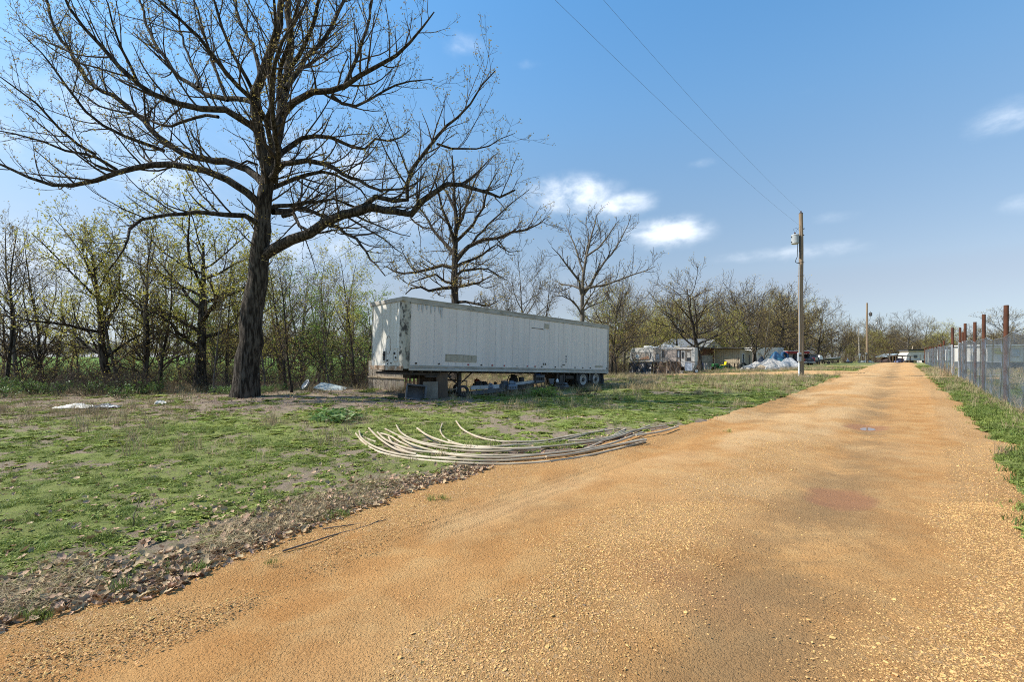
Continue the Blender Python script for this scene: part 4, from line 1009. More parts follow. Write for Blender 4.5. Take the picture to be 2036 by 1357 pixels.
bp = [brush_proto(1, 1.5, 9, bark_thin, leaf_oak, (1, .03, .05, .25)), brush_proto(2, 1.9, 8, twig_red, leaf_yel, (1, .035, .06, .35)), brush_proto(3, 1.2, 12, twig_grey, leaf_oak, None),
      brush_proto(4, .75, 10, twig_red, bramble_leaf, (3, .055, .07, 1.0)), brush_proto(5, .55, 8, bark_thin, bramble_leaf, (3, .05, .08, 1.0)), brush_proto(6, 2.3, 7, bark_grey, leaf_green, (2, .045, .08, .6))]
def place_px(rows):
    pos = []; kd = []; sc = []
    for (n, pa, pb, ya, yb, ks, s0, s1) in rows:
        for k in range(n):
            g = ground(tr.uniform(pa, pb), tr.uniform(ya, yb)); pos.append(tuple(g)); kd.append(tr.choice(ks)); sc.append(tr.uniform(s0, s1))
    n = len(pos); return np.array(pos), np.stack([np.zeros(n), np.zeros(n), rng.uniform(0, 6.28, n)], 1), np.array(sc), np.array(kd)
pp = place_px([(46, -60, 285, 19.0, 24.5, [3, 3, 4, 0, 2, 4], .6, 1.15), (26, 215, 310, 20.5, 23, [2, 0, 3], .6, 1.0), (46, 290, 745, 21.5, 30, [0, 1, 2, 0], .6, 1.2), (80, 280, 760, 27, 42, [0, 1, 5, 1, 2], .9, 1.6),
               (60, -40, 300, 23, 31, [0, 1, 2, 0], .8, 1.5), (60, 740, 1230, 35, 52, [0, 1, 2, 1], .8, 1.6), (60, 1200, 1330, 46, 62, [0, 1, 2], 1, 1.8), (90, 1380, 1735, 78, 120, [0, 1, 1, 2], 1.3, 2.2), (60, 1735, 1880, 112, 130, [0, 1, 1, 2], 1.5, 2.6), (24, 430, 560, 19, 22, [4, 4, 2], .4, .7)])
scatter('undergrowth', *pp, bp, 'tangled brush and brambles under the trees')
# woods too far off to tell one tree from the next
def far_wood(name, rows, label):
    pos = []; sc = []
    for (n, pa, pb, ya, yb, s0, s1) in rows:
        for k in range(n): pos.append(tuple(ground(tr.uniform(pa, pb), tr.uniform(ya, yb)))); sc.append(tr.uniform(s0, s1))
    n = len(pos); kk = ['oak_b', 'oak_p', 'oak_o']; pr = []
    for q in kk:
        mb_ = [KIND[q][0], KIND[q][1]]
        Vs = []; Fs = []; mi = []; b = 0; ms = []
        for me in mb_:
            v = np.empty(len(me.vertices)*3, np.float32); me.vertices.foreach_get('co', v); f = np.empty(len(me.loops), np.int32); me.loops.foreach_get('vertex_index', f)
            m_ = np.empty(len(me.polygons), np.int32); me.polygons.foreach_get('material_index', m_)
            Vs.append(v.reshape(-1, 3)); Fs.append(f.reshape(-1, 4)+b); b += len(me.vertices); mi.append(m_+len(ms)); ms += list(me.materials)
        pr.append(hidden_obj('far_tree', mesh_np('far_tree', np.concatenate(Vs), [np.concatenate(Fs)], ms, True, np.concatenate(mi))))
    scatter(name, np.array(pos), np.stack([np.zeros(n), np.zeros(n), rng.uniform(0, 6.28, n)], 1), np.array(sc), rng.integers(0, 3, n), pr, label)
far_wood('far_woods', [(170, -250, 420, 300, 380, .75, 1.15), (70, 420, 800, 90, 170, .7, 1.0), (60, 740, 1230, 90, 150, .6, .8), (70, 1200, 1780, 130, 180, .8, 1.05), (80, 1760, 2300, 175, 230, .8, 1.1)], 'distant line of bare woods beyond the fields')
# ================================================================ SEMI TRAILER
alu = pm('trailer_white', (.74, .66, .605), (.66, .585, .535), 1.2, .42, c3=(.42, .42, .41), s3=2.2, t3=(.62, .85), stretch=(1.6, 1, .22), spec=.5)
alu_front = pm('trailer_front_white', (.66, .63, .57), (.55, .52, .45), 1.6, .5, c3=(.34, .29, .22), s3=2.6, t3=(.60, .80), stretch=(1, 1.5, .3))
rail = pm('rail_grey', (.42, .39, .34), (.30, .27, .225), 2, .5, c3=(.13, .10, .075), s3=4, t3=(.55, .75), stretch=(.8, 1, 2))
rail_low = pm('rail_pale', (.52, .50, .46), (.40, .37, .33), 2, .5, c3=(.22, .13, .08), s3=3, t3=(.6, .8))
post_m = pm('corner_post', (.48, .45, .38), (.33, .30, .24), 2, .5, c3=(.045, .042, .036), s3=5, t3=(.46, .62), stretch=(1, 1, .6))
steel = pm('dark_steel', (.045, .043, .042), (.085, .07, .058), 4, .7, c3=(.14, .075, .04), s3=6, t3=(.6, .75))
black = pm('black_matte', (.018, .018, .019), (.03, .03, .03), 4, .8)
rubber = pm('rubber', (.022, .021, .020), (.05, .046, .042), 6, .85, .004, 30)
rimw = pm('rim_white', (.66, .64, .60), (.50, .46, .40), 5, .5, c3=(.2, .13, .08), s3=9, t3=(.6, .75))
redlamp = pm('red_lens', (.42, .03, .03), (.36, .025, .03), 3, .3)
tanpatch = pm('tan_patch', (.46, .40, .31), (.38, .33, .25), 9, .7)
patchline = pm('patch_line', (.19, .15, .11), (.26, .21, .15), 6, .7)
streak = pm('streak_grey', (.40, .40, .395), (.50, .505, .51), 5, .6, stretch=(2, 1, .2))
rust = pm('rust', (.20, .075, .030), (.12, .042, .02), 7, .9, .004, 30, c3=(.30, .14, .06), s3=11, t3=(.6, .75))

L, W, ZB, ZT = 13.87, 2.62, 1.24, 4.12
TP = Vector((-4.3, 17.6, 0)); yaw = math.atan2(.692, .722); pit = math.atan(.035*.86)
tr_root = thing('semi_trailer', 'long white weathered box semi trailer parked without a tractor on the grass', 'trailer', TP, rot=(0, pit, yaw))
def pz(x): return x*math.tan(pit)      # how far the nose-up trailer has sunk at x
# roof, floor
mb = MB(); mb.box(.06, L-.04, .06, W-.06, ZT-.10, ZT-.035); mb.build('roof', rail, tr_root)
mb = MB(); mb.box(.05, L-.05, .05, W-.05, ZB+.02, ZB+.10); mb.build('floor', steel, tr_root)
for k in range(30):
    x = .5+k*.445
    mb = MB(); mb.box(x, x+.06, .07, W-.07, ZB-.10, ZB+.018); mb.build('cross_member', steel, tr_root)
# near side and far side skins: riveted panels butted with narrow seams
np_ = 12; x0, x1 = .34, L-.10; pw = (x1-x0)/np_
for side, y in ((0, 0.0), (1, W)):
    s_ = 1 if side else -1
    for k in range(np_):
        a, b = x0+k*pw+.004, x0+(k+1)*pw-.004
        mb = MB(); n = 6
        ya = y-.012*s_*0
        mb.sheet(lambda u, v: (a+(b-a)*u, y+s_*(.010*sin(pi*u)*sin(pi*v)*(.5+.5*sin(k*2.3))+.004*sin(u*9+k)*sin(v*7+k*1.7)), ZB+.20+(ZT-.24-ZB-.20)*v), 8, 10)
        if side: mb.f = [f[::-1] for f in mb.f]
        mb.build('side_panel', alu, tr_root, True)
    # logistic posts behind the rivet lines
    mb = MB()
    for k in range(np_*3+1):
        xx = x0+k*pw/3; wd = .020 if k % 3 == 0 else .008
        mb.box(xx-wd, xx+wd, y-(.002 if s_ > 0 else -.002)-.004, y+.006, ZB+.20, ZT-.24, bev=.004)
    mb.build('panel_seam', alu, tr_root, kind='stuff')
    if side == 0:
        mb = MB()
        for k in range(np_*3+1):
            xx = x0+k*pw/3
            for off in ((-.014, .014) if k % 3 == 0 else (0,)):
                for q in range(48):
                    zz = ZB+.24+q*.051
                    b = len(mb.v); r_ = .0075
                    mb.addf([(xx+off-r_, -.0065, zz-r_), (xx+off+r_, -.0065, zz-r_), (xx+off+r_, -.0065, zz+r_), (xx+off-r_, -.0065, zz+r_), (xx+off, -.0105, zz)], [(0, 1, 4), (1, 2, 4), (2, 3, 4), (3, 0, 4)])
        mb.build('rivet', pm('rivet_grey', (.40, .41, .43), (.30, .31, .33), 4, .5), tr_root, kind='stuff')
    # rails
    mb = MB(); yy = (-.03, .02) if not side else (W-.02, W+.03)
    mb.box(.30, L, yy[0], yy[1], ZT-.245, ZT-.03, bev=.012)
    mb.box(.30, L, yy[0]-(.012 if not side else 0), yy[1]+(.012 if side else 0), ZT-.06, ZT-.015, bev=.006)
    mb.build('top_rail', rail, tr_root)
    mb = MB(); mb.box(.30, L, yy[0], yy[1], ZB+.085, ZB+.20, bev=.012); mb.build('bottom_rail', rail, tr_root)
    mb = MB(); mb.box(.30, L, yy[0]-(.014 if not side else 0), yy[1]+(.014 if side else 0), ZB-.02, ZB+.082, bev=.010); mb.build('rub_rail', rail_low, tr_root)
    for k in range(34):
        if side == 0 and k % 1 == 0:
            xx = .5+k*.405
            b = MB(); b.lathe([(0, -.006), (.022, -.004), (.022, 0)], 6, 0, Matrix.Translation((xx, -.031, ZT-.10)) @ Matrix.Rotation(radians(90), 4, 'X')); b.build('rail_bolt', steel, tr_root)
# front end
mb = MB(); mb.sheet(lambda u, v: (-.02+.006*sin(u*8)*sin(v*9), .20+(W-.40)*u, ZB+.16+(ZT-.16-ZB-.16)*v), 12, 16); mb.f = [f[::-1] for f in mb.f]
mb.build('front_wall', alu_front, tr_root, True)
for yc in (.42, 1.0, 1.62, 2.2):
    b = MB(); b.box(-.034, -.018, yc-.014, yc+.014, ZB+.16, ZT-.18, bev=.004); b.build('front_seam', alu_front, tr_root)
for yc, sg in ((0, 1), (W, -1)):
    mb = MB(); prof = []
    for k in range(9):
        a = k/8*pi/2; prof.append((.20-.22*cos(a) if 1 else 0, .20-.235*sin(a)))
    pts = [(.32, -.034), (.20, -.034)]+[(.20-.225*sin(a_), .20-.234*cos(a_)) for a_ in np.linspace(0, pi/2, 9)]+[(-.025, .205)]
    mb.sheet(lambda u, v: (pts[min(len(pts)-1, int(round(u*(len(pts)-1))))][0], yc+sg*pts[min(len(pts)-1, int(round(u*(len(pts)-1))))][1], ZB+.05+(ZT-.20-ZB-.05)*v), len(pts)-1, 12)
    if sg < 0: mb.f = [f[::-1] for f in mb.f]
    mb.build('corner_post', post_m, tr_root, True)
mb = MB(); mb.box(-.055, .02, .0, W, ZT-.20, ZT-.03, bev=.012); mb.box(-.07, .32, -.036, .03, ZT-.205, ZT-.02, bev=.01); mb.box(-.07, .32, W-.03, W+.036, ZT-.205, ZT-.02, bev=.01); mb.build('top_cap', rail, tr_root)
mb = MB(); mb.box(-.05, .06, .0, W, ZB-.03, ZB+.155, bev=.012); mb.build('front_sill', pm('sill_rust', (.40, .30, .21), (.26, .15, .08), 2.5, .7, c3=(.55, .50, .42), s3=4, t3=(.5, .65)), tr_root)
# sockets and painted ring on the nose
b = MB()
for (y0, y1, z0, z1) in ((.28, .60, 1.58, 2.12), (1.16, 1.46, 1.55, 2.0)):
    b = MB(); t_ = .035
    for q in ((y0, y1, z0, z0+t_), (y0, y1, z1-t_, z1), (y0, y0+t_, z0+t_, z1-t_), (y1-t_, y1, z0+t_, z1-t_)): b.box(-.06, -.016, *q)
    fr = b.build('connector_box', alu_front, tr_root)
    b = MB(); b.box(-.030, -.018, y0+t_, y1-t_, z0+t_, z1-t_); b.build('box_back', black if y0 > 1 else rimw, fr)
    b = MB()
    for q in range(2): b.lathe([(0, .05), (.035, .05), (.045, .02), (.045, 0)], 10, 0, Matrix.Translation((-.035, (y0+y1)/2-.06+.12*q, z0+.14+.17*q)) @ Matrix.Rotation(radians(-90), 4, 'Y'))
    b.build('air_coupling', steel, fr)
b = MB(); b.tube([(-.027, 1.05+.20*cos(a), 2.23+.36*sin(a)) for a in np.linspace(.7, 2*pi-.35, 30)], .009, 5); b.build('painted_ring', patchline, tr_root)
b = MB(); b.tube([(-.027, 2.20+.15*cos(a), 1.75+.17*sin(a)) for a in np.linspace(-1.8, 1.6, 16)], .009, 5); b.build('painted_ring', patchline, tr_root)
for (y, z) in ((.80, 1.50), (1.05, 1.60), (1.05, 1.47), (1.12, 1.60)):
    b = MB(); b.lathe([(0, .02), (.035, .014), (.04, 0)], 8, 0, Matrix.Translation((-.022, y, z)) @ Matrix.Rotation(radians(-90), 4, 'Y')); b.build('front_lamp', black, tr_root)
# grey water marks under the top rail, the bare patch of an old decal, scraps
b = MB()
for (xa, ln) in ((.62, .28), (.80, .34), (1.0, .20), (1.22, .36), (1.40, .24), (1.62, .30), (1.72, .50)): b.prism([(xa, ZT-.25), (xa+.02, ZT-.25-ln*.5), (xa+.05, ZT-.25-ln), (xa+.075, ZT-.25-ln*.8), (xa+.10, ZT-.25-ln*.35), (xa+.13, ZT-.25)], -.0175, -.0165)
b.build('water_stain', streak, tr_root)
b = MB(); b.box(2.03, 3.72, -.0185, -.0165, 1.62, 1.93); dp = b.build('old_decal', tanpatch, tr_root)
b = MB()
for xa in (2.06, 2.30, 2.62, 2.95, 3.22, 3.40): b.box(xa, xa+.02, -.0205, -.019, 1.66, 1.90)
b.box(2.04, 3.3, -.0205, -.019, 1.905, 1.92); b.box(2.04, 2.4, -.0205, -.019, 1.63, 1.645); b.build('decal_edge', patchline, dp)
for (xa, xb, za, zb) in ((7.2, 8.05, 3.42, 3.445), (7.95, 8.1, 3.40, 3.425), (9.9, 9.95, 2.05, 2.14), (9.9, 9.95, 1.90, 1.99), (9.9, 9.95, 1.76, 1.86), (9.62, 9.85, 1.62, 1.66), (9.5, 9.6, 1.53, 1.57), (8.1, 8.18, 1.60, 1.70), (8.24, 8.32, 1.60, 1.70)):
    b = MB(); b.box(xa, xb, -.0195, -.0165, za, zb); b.build('peeled_mark', steel, tr_root)
b = MB(); b.box(8.15, 8.5, -.0185, -.0165, 3.48, 3.72); b.build('peeled_patch', tanpatch, tr_root)
b = MB(); b.box(12.55, 13.3, -.0185, -.0165, 1.56, 1.66); b.build('placard', tanpatch, tr_root)
for (xa, cl) in ((.62, black), (1.72, steel), (3.25, redlamp), (4.0, steel), (4.65, redlamp), (5.4, redlamp), (6.25, rail_low), (6.95, redlamp), (7.5, redlamp), (8.0, black), (9.05, steel), (10.7, steel), (11.4, steel), (12.1, steel), (13.7, black)):
    b = MB(); b.box(xa-.045, xa+.045, -.034, -.012, ZB+.245, ZB+.305, bev=.01); b.build('marker_lamp', cl, tr_root)
# rear frame and doors
b = MB(); b.box(L-.09, L+.02, -.034, .06, ZB-.02, ZT-.02, bev=.01); b.box(L-.09, L+.02, W-.06, W+.034, ZB-.02, ZT-.02, bev=.01); b.box(L-.08, L+.018, .06, W-.06, ZT-.2, ZT-.022); b.box(L-.08, L+.018, .06, W-.06, ZB-.1, ZB+.1); b.build('rear_frame', rail, tr_root)
for k in (0, 1):
    b = MB(); b.box(L-.04, L-.005, .07+k*1.245, .07+k*1.245+1.235, ZB+.11, ZT-.21); d_ = b.build('door', alu, tr_root)
    b = MB(); b.cyl((L+.02, .3+k*2.0, ZB+.15), (L+.02, .3+k*2.0, ZT-.25), .018, n=6); b.build('lock_rod', steel, d_)
# landing gear: two legs with feet, braces
for y in (.55, W-.55):
    b = MB(); b.box(3.12, 3.26, y-.07, y+.07, .50, ZB, bev=.01); b.box(3.145, 3.235, y-.045, y+.045, .17, .50); lg = b.build('landing_leg', steel, tr_root)
    b = MB(); b.box(3.02, 3.36, y-.14, y+.14, .125, .17, bev=.01); b.build('foot', steel, lg)
    b = MB(); b.tube([(2.3, y, ZB-.06), (3.15, y, .62)], .028, 6); b.tube([(3.95, y, ZB-.06), (3.22, y, .62)], .028, 6); b.build('brace', steel, tr_root)
b = MB(); b.tube([(3.19, .6, .80), (3.19, W-.6, .80)], .035, 8); b.tube([(3.19, -.02, .8), (3.19, .5, .8)], .018, 6); b.tube([(3.19, -.02, .8), (3.19, -.02, .58), (3.19, -.12, .58)], .015, 6); b.build('crank_shaft', steel, tr_root)
# coupler plate under the nose
b = MB(); b.box(.15, 2.4, .25, W-.25, ZB-.20, ZB-.101, bev=.01); b.box(1.0, 1.6, 1.0, 1.6, ZB-.36, ZB-.2); b.box(1.3, 2.6, .3, .42, ZB-.30, ZB-.2); b.build('coupler_plate', steel, tr_root)
# bogie
b = MB(); b.box(9.9, 13.5, .55, .70, ZB-.32, ZB-.101); b.box(9.9, 13.5, W-.70, W-.55, ZB-.32, ZB-.101); b.box(10.0, 10.12, .7, W-.7, ZB-.3, ZB-.12); b.box(11.95, 12.25, .7, W-.7, ZB-.35, ZB-.12); b.box(13.3, 13.42, .7, W-.7, ZB-.3, ZB-.12); b.build('bogie_frame', steel, tr_root)
def truck_wheel(x, y, out, zc):
    R_ = .505
    M = Matrix.Translation((x, y, zc)) @ Matrix.Rotation(radians(90), 4, 'X')      # +z of the lathe looks to -y
    if out > 0: M = Matrix.Translation((x, y, zc)) @ Matrix.Rotation(radians(-90), 4, 'X')
    b = MB(); b.lathe([(.30, -.12), (.42, -.135), (.485, -.12), (.505, -.08), (.505, .08), (.485, .12), (.42, .135), (.30, .12)], 32, 0, M); wh = b.build('wheel', rubber, tr_root, True)
    b = MB(); b.lathe([(.30, .125), (.285, .13), (.27, .09), (.25, .02), (.14, .00), (.13, .05), (.10, .10), (0, .10)], 28, 0, M); rm = b.build('rim', rimw, wh, True)
    b = MB(); b.lathe([(.11, .10), (.10, .16), (.06, .19), (0, .19)], 16, 0, M)
    for k in range(10):
        a = 2*pi*k/10; b.lathe([(0, .035), (.016, .03), (.018, .0)], 6, 0, M @ Matrix.Translation((.19*cos(a), .19*sin(a), .01)))
    b.build('hub', steel, wh, True)
for x in (11.52, 12.72):
    zc = .50+pz(x)
    for y, o_ in ((.16, -1), (.46, -1), (W-.46, 1), (W-.16, 1)): truck_wheel(x, y, o_, zc)
    b = MB(); b.cyl((x, .2, zc), (x, W-.2, zc), .065, n=10); b.build('axle', steel, tr_root)
    b = MB(); b.tube([(x-.5, .62, zc+.06), (x, .62, zc+.13), (x+.5, .62, zc+.06)], .05, 6); b.tube([(x-.5, W-.62, zc+.06), (x, W-.62, zc+.13), (x+.5, W-.62, zc+.06)], .05, 6); b.build('leaf_spring', steel, tr_root)
for y in (.02, W-.62):
    b = MB(); b.sheet(lambda u, v: (13.48+.03*sin(v*5), y+.6*u, pz(13.5)+.12+(ZB-.1-pz(13.5)-.12)*v), 3, 6); b.build('mud_flap', pm('flap_grey', (.09, .09, .095), (.14, .135, .13), 5, .8), tr_root)
b = MB(); b.box(9.55, 9.95, .08, .45, pz(9.7)+.36, ZB-.14, bev=.02); b.box(9.3, 9.36, .04, .10, pz(9.3)+.1, ZB-.1); b.build('side_box', steel, tr_root)
b = MB(); b.cyl((10.2, .35, ZB-.28), (10.9, .35, ZB-.28), .14, n=14); b.build('air_tank', steel, tr_root, True)
for x in (9.85, 10.95, 12.12):
    b = MB(); b.box(x, x+.05, .03, .09, pz(x)+.42, ZB-.02); b.build('hanger_post', steel if x != 12.12 else rail, tr_root)
tinv = None
def TL(x, y, z=None):
    """place in trailer plan -> world (ground contact when z is None)"""
    X_ = TP.x+cos(yaw)*x-sin(yaw)*y; Y_ = TP.y+sin(yaw)*x+cos(yaw)*y
    return Vector((X_, Y_, Hs(X_, Y_)+(z or 0)))

# ================================================================ low plank shed behind the trailer nose
plank = pm('grey_plank', (.33, .285, .225), (.22, .18, .135), 5, .9, .006, 20, c3=(.40, .36, .31), s3=9, t3=(.5, .7), stretch=(3, 3, .25), rand=.5)
plank_br = pm('brown_plank', (.25, .165, .10), (.17, .11, .065), 5, .9, .006, 20, stretch=(3, 3, .25), rand=.4)
a0 = ground(733, 22.5)
ps = thing('plank_shed', 'low shed of grey weathered upright planks showing under the trailer nose', 'shed', a0, -.40)
n_pl = 9; wpl = 2.12/n_pl
for k in range(n_pl):
    b = MB(); zt = 1.42+tr.uniform(-.03, .03); z0 = -.08+tr.uniform(0, .05)
    b.box(k*wpl+.006, (k+1)*wpl-.006, -.012+tr.uniform(-.006, .006), .014, z0, zt, bev=.004); b.build('plank', plank, ps)
for k in range(7):
    x_ = 2.14+k*.15; b = MB(); b.box(x_+.005, x_+.145, .02+k*.10, .046+k*.10, -.05, 1.40+tr.uniform(-.03, .03), bev=.004); b.build('plank', plank_br, ps)
for k in range(7):
    b = MB(); b.box(-.014, .014, .03+k*.24, .03+k*.24+.228, -.05, 1.40, bev=.004); b.build('plank', plank, ps)
b = MB(); M_ = Matrix.Translation((-.03, -.035, .62)) @ Matrix.Rotation(radians(1.6), 4, 'Y'); b.box(0, 2.22, -.02, .02, -.045, .045, 0, M_, .006); b.build('batten', pm('batten', (.46, .36, .24), (.36, .27, .17), 4, .8, stretch=(.3, 1, 3)), ps)
b = MB(); b.box(-.02, 3.1, .06, 1.7, 1.30, 1.345); b.build('roof', steel, ps)

# ================================================================ things lying under the trailer
pl_grey = pm('grey_plastic', (.13, .132, .138), (.085, .088, .094), 4, .6, c3=(.30, .29, .28), s3=7)
pl_pale = pm('pale_board', (.60, .60, .585), (.47, .47, .455), 3, .6, c3=(.28, .25, .21), s3=5, t3=(.58, .78))
pl_dark = pm('dark_plastic', (.035, .036, .04), (.06, .058, .056), 4, .6)
wood_ply = pm('cabinet_brown', (.15, .105, .072), (.10, .07, .048), 3, .7, c3=(.3, .26, .22), s3=6, stretch=(1, 1, .3))
blue_p = pm('blue_plastic', (.02, .13, .50), (.018, .10, .40), 3, .45)
wht = pm('white_paint', (.72, .72, .70), (.60, .60, .575), 4, .55, c3=(.38, .35, .30), s3=6, t3=(.6, .8))
orange = pm('orange_cloth', (.60, .16, .06), (.5, .12, .05), 5, .8)
def at_px(px, Y, z=0):
    g = ground(px, Y); g.z += z; return g
# cabinet
o = thing('cabinet', 'brown wooden cabinet with an open dark front under the trailer nose', 'cabinet', at_px(833, 18.9), .30)
for q, nm in (((0, .03, 0, .5, 0, 1.02), 'side_board'), ((.72, 1.20, 0, .03, 0, 1.02), 'door'), ((1.17, 1.2, .03, .5, 0, 1.02), 'side_board'), ((-.02, 1.22, -.02, .52, 1.022, 1.06), 'top'), ((.03, 1.17, .03, .5, .55, .575), 'shelf'), ((.03, 1.17, .47, .5, .03, 1.02), 'back')):
    b = MB(); b.box(*q, bev=.004); b.build(nm, wood_ply, o)
o = MB(); 
o = thing('plastic_tub', 'grey plastic tub lying on its side before the brown cabinet', 'tub', at_px(826, 18.3, .27), rot=(radians(82), .12, .35))
b = MB(); b.box(-.36, .36, -.26, .26, -.22, -.20, bev=.006); 
for q in ((-.36, .36, -.27, -.245), (-.36, .36, .245, .27)): b.box(q[0], q[1], q[2], q[3], -.2, .22, bev=.006)
for q in ((-.37, -.345), (.345, .37)): b.box(q[0], q[1], -.245, .245, -.2, .22, bev=.006)
b.build('shell', pl_grey, o)
b = MB()
for q in ((-.41, .41, -.31, -.27), (-.41, .41, .27, .31), (-.41, -.37, -.27, .27), (.37, .41, -.27, .27)): b.box(q[0], q[1], q[2], q[3], .19, .235, bev=.008)
b.build('rim', pl_grey, o)
o = thing('tan_sheet', 'tilted tan panel leaning against the front of the brown cabinet', 'panel', at_px(850, 18.55), rot=(radians(-14), 0, .2))
b = MB(); b.box(-.18, .42, -.015, .015, 0, .72, bev=.005); b.build('board', pm('dull_tan', (.24, .20, .15), (.17, .14, .105), 4, .8), o)
o = thing('small_crate', 'small dark square crate lying outermost, on the ground before the trailer nose', 'crate', at_px(797, 18.4), .3)
b = MB(); b.box(-.12, .12, -.12, .12, 0, .03)
for q in range(2):
    b.box(-.12, .12, -.125, -.105, .05+q*.1, .12+q*.1); b.box(-.12, .12, .105, .125, .05+q*.1, .12+q*.1); b.box(-.125, -.105, -.1, .1, .05+q*.1, .12+q*.1); b.box(.105, .125, -.1, .1, .05+q*.1, .12+q*.1)
b.build('slat', pl_dark, o)
def board(name, label, pa, Ya, pb, Yb, za, zb, wd, th, m):
    A, B = at_px(pa, Ya, za), at_px(pb, Yb, zb); d = B-A; Lb = d.length
    o = thing(name, label, 'board', A, rot=(0, -math.asin(d.z/Lb), math.atan2(d.y, d.x)))
    b = MB(); b.box(0, Lb, -th/2, th/2, 0, wd, bev=.006); b.build('panel', m, o)
    b = MB(); b.box(0, Lb, -th/2-.016, -th/2-.001, wd-.03, wd, bev=.003); b.box(0, Lb, -th/2-.016, -th/2-.001, 0, .03, bev=.003); b.build('edge_strip', m, o)
    return o
board('long_board', 'long pale panel on edge in the junk row under the trailer', 936, 20.6, 992, 21.5, .26, .26, .17, .08, pl_pale)
board('long_board', 'long pale panel sloping up towards the blue bucket', 1017, 22.2, 1062, 23.2, .34, .38, .14, .07, pl_pale)
board('grey_beam', 'long grey timber beam lowest in the junk row under the trailer', 938, 20.2, 1058, 22.9, .04, .16, .17, .12, pl_grey)
board('thin_board', 'thin light plank lying on top of the junk near the blue bucket', 1030, 22.0, 1080, 23.2, .33, .40, .04, .25, wood_ply)
board('short_board', 'pale short plank lying between the brown cabinet and the landing leg', 885, 20.4, 913, 20.9, .22, .22, .05, .12, tanpatch)
def lump(name, label, cat, px, Y, z, sx, sy, sz, m, seed, rz=0):
    r = np.random.default_rng(seed)
    o = thing(name, label, cat, at_px(px, Y, z), rz)
    b = MB(); b.box(-sx/2, sx/2, -sy/2, sy/2, 0, sz*.62, bev=.03); b.build('body', m, o)
    b = MB(); b.box(-sx*.34, sx*.2, -sy*.36, sy*.36, sz*.622, sz, bev=.03); b.cyl((sx*.3, -sy*.2, sz*.62), (sx*.3, -sy*.2, sz*.9), sx*.10, n=10); b.build('cap', m, o)
    b = MB()
    for k in range(3): b.cyl((-sx*.3+k*sx*.28, -sy*.5-.03, sz*.3), (-sx*.3+k*sx*.28, -sy*.5+.01, sz*.3), sx*.07, n=8)
    b.build('fitting', steel, o); return o
lump('engine_block', 'black engine part crowned with a hose behind the pale panels', 'engine part', 1021, 22.9, .40, .40, .32, .42, black, 1, .2)
lump('motor', 'dark motor lump just past the landing leg in the junk row', 'motor', 950, 21.6, .22, .42, .34, .40, pl_dark, 2, .5)
lump('motor', 'low black motor in the junk row between landing leg and grey boxes', 'motor', 963, 22, .20, .34, .3, .32, pl_dark, 3, .9)
lump('gear_box', 'blue-grey metal box with round fittings in the middle of the junk row', 'metal box', 1018, 21.6, .16, .44, .36, .42, pm('bluegrey', (.14, .18, .24), (.2, .23, .27), 5, .6), 4, .3)
lump('gear_box', 'tilted grey metal box beside the blue-grey one in the junk row', 'metal box', 1003, 21.7, .26, .46, .34, .34, pl_grey, 5, 1.0)
lump('gear_box', 'dark greasy block on the ground beside the wheels and the green bush', 'metal block', 1112, 23.4, 0, .48, .36, .42, steel, 6, .2)
lump('small_motor', 'small pale-topped motor on the ground just before the suspension', 'motor', 1124, 23.9, .0, .34, .3, .36, pl_grey, 7, .7)
o = thing('open_case', 'grey open case with a slatted front under the trailer beside the blue bucket', 'case', at_px(1066, 23.0, .42), .45)
b = MB(); b.box(0, .5, 0, .3, 0, .02); b.box(0, .5, .28, .3, .02, .34); b.box(0, .02, .02, .28, .02, .34); b.box(.48, .5, .02, .28, .02, .34); b.box(0, .5, 0, .02, .02, .10); b.box(0, .5, 0, .02, .26, .34); b.box(-.01, .51, -.01, .31, .342, .365); b.build('shell', pl_grey, o)
b = MB()
for k in range(5): b.box(.03+k*.1, .08+k*.1, .004, .016, .10, .26)
b.build('slat', steel, o)
o = thing('case_stand', 'dark rack of two shelves carrying the grey open case', 'rack', at_px(1066, 23.0), .45)
b = MB()
for (x, y) in ((0, 0), (.5, 0), (0, .3), (.5, .3)): b.box(x-.02, x+.02, y-.02, y+.02, 0, .39)
b.build('leg', steel, o); b = MB(); b.box(-.02, .52, -.02, .32, .39, .415); b.box(0, .5, 0, .3, .15, .17); b.build('shelf', steel, o)
def bucket(name, label, loc, r0, r1, h, m, rz=0, handle=True, rot=None):
    o = thing(name, label, 'bucket', loc, rz, rot=rot)
    b = MB(); b.lathe([(0, 0), (r0, 0), (r0+.004, .01), (r1, h), (r1-.012, h), (r0-.008, .015), (0, .015)], 22); b.build('shell', m, o, True)
    b = MB(); b.lathe([(r1+.014, h-.03), (r1+.014, h+.004), (r1+.002, h+.004), (r1+.002, h-.03)], 22); b.build('rim', m, o, True)
    if handle: b = MB(); b.tube([(r1*cos(a), -.06*sin(a), h-.06+r1*.9*sin(a)) for a in np.linspace(0, pi, 12)], .006, 5); b.build('handle', steel, o)
    return o
bk = bucket('blue_bucket', 'bright blue bucket with a white mark, hanging under the trailer', TL(8.25, .5, .72), .16, .20, .46, blue_p)
b = MB()
for k in range(6):
    a = -2.2+k*.12; a2 = a+.115
    b.addf([(.186*cos(a), .186*sin(a), .19), (.186*cos(a2), .186*sin(a2), .19), (.191*cos(a2), .191*sin(a2), .30), (.191*cos(a), .191*sin(a), .30)], [(0, 1, 2, 3)])
b.build('white_mark', wht, bk)
b = MB(); b.tube([(0, 0, .58), (0, 0, .80)], .006, 5); b.build('hook', steel, bk)
bucket('black_bucket', 'black upturned bucket in the junk row just past the black engine part', at_px(1037, 22.8, .40), .15, .13, .30, pl_dark, handle=False)
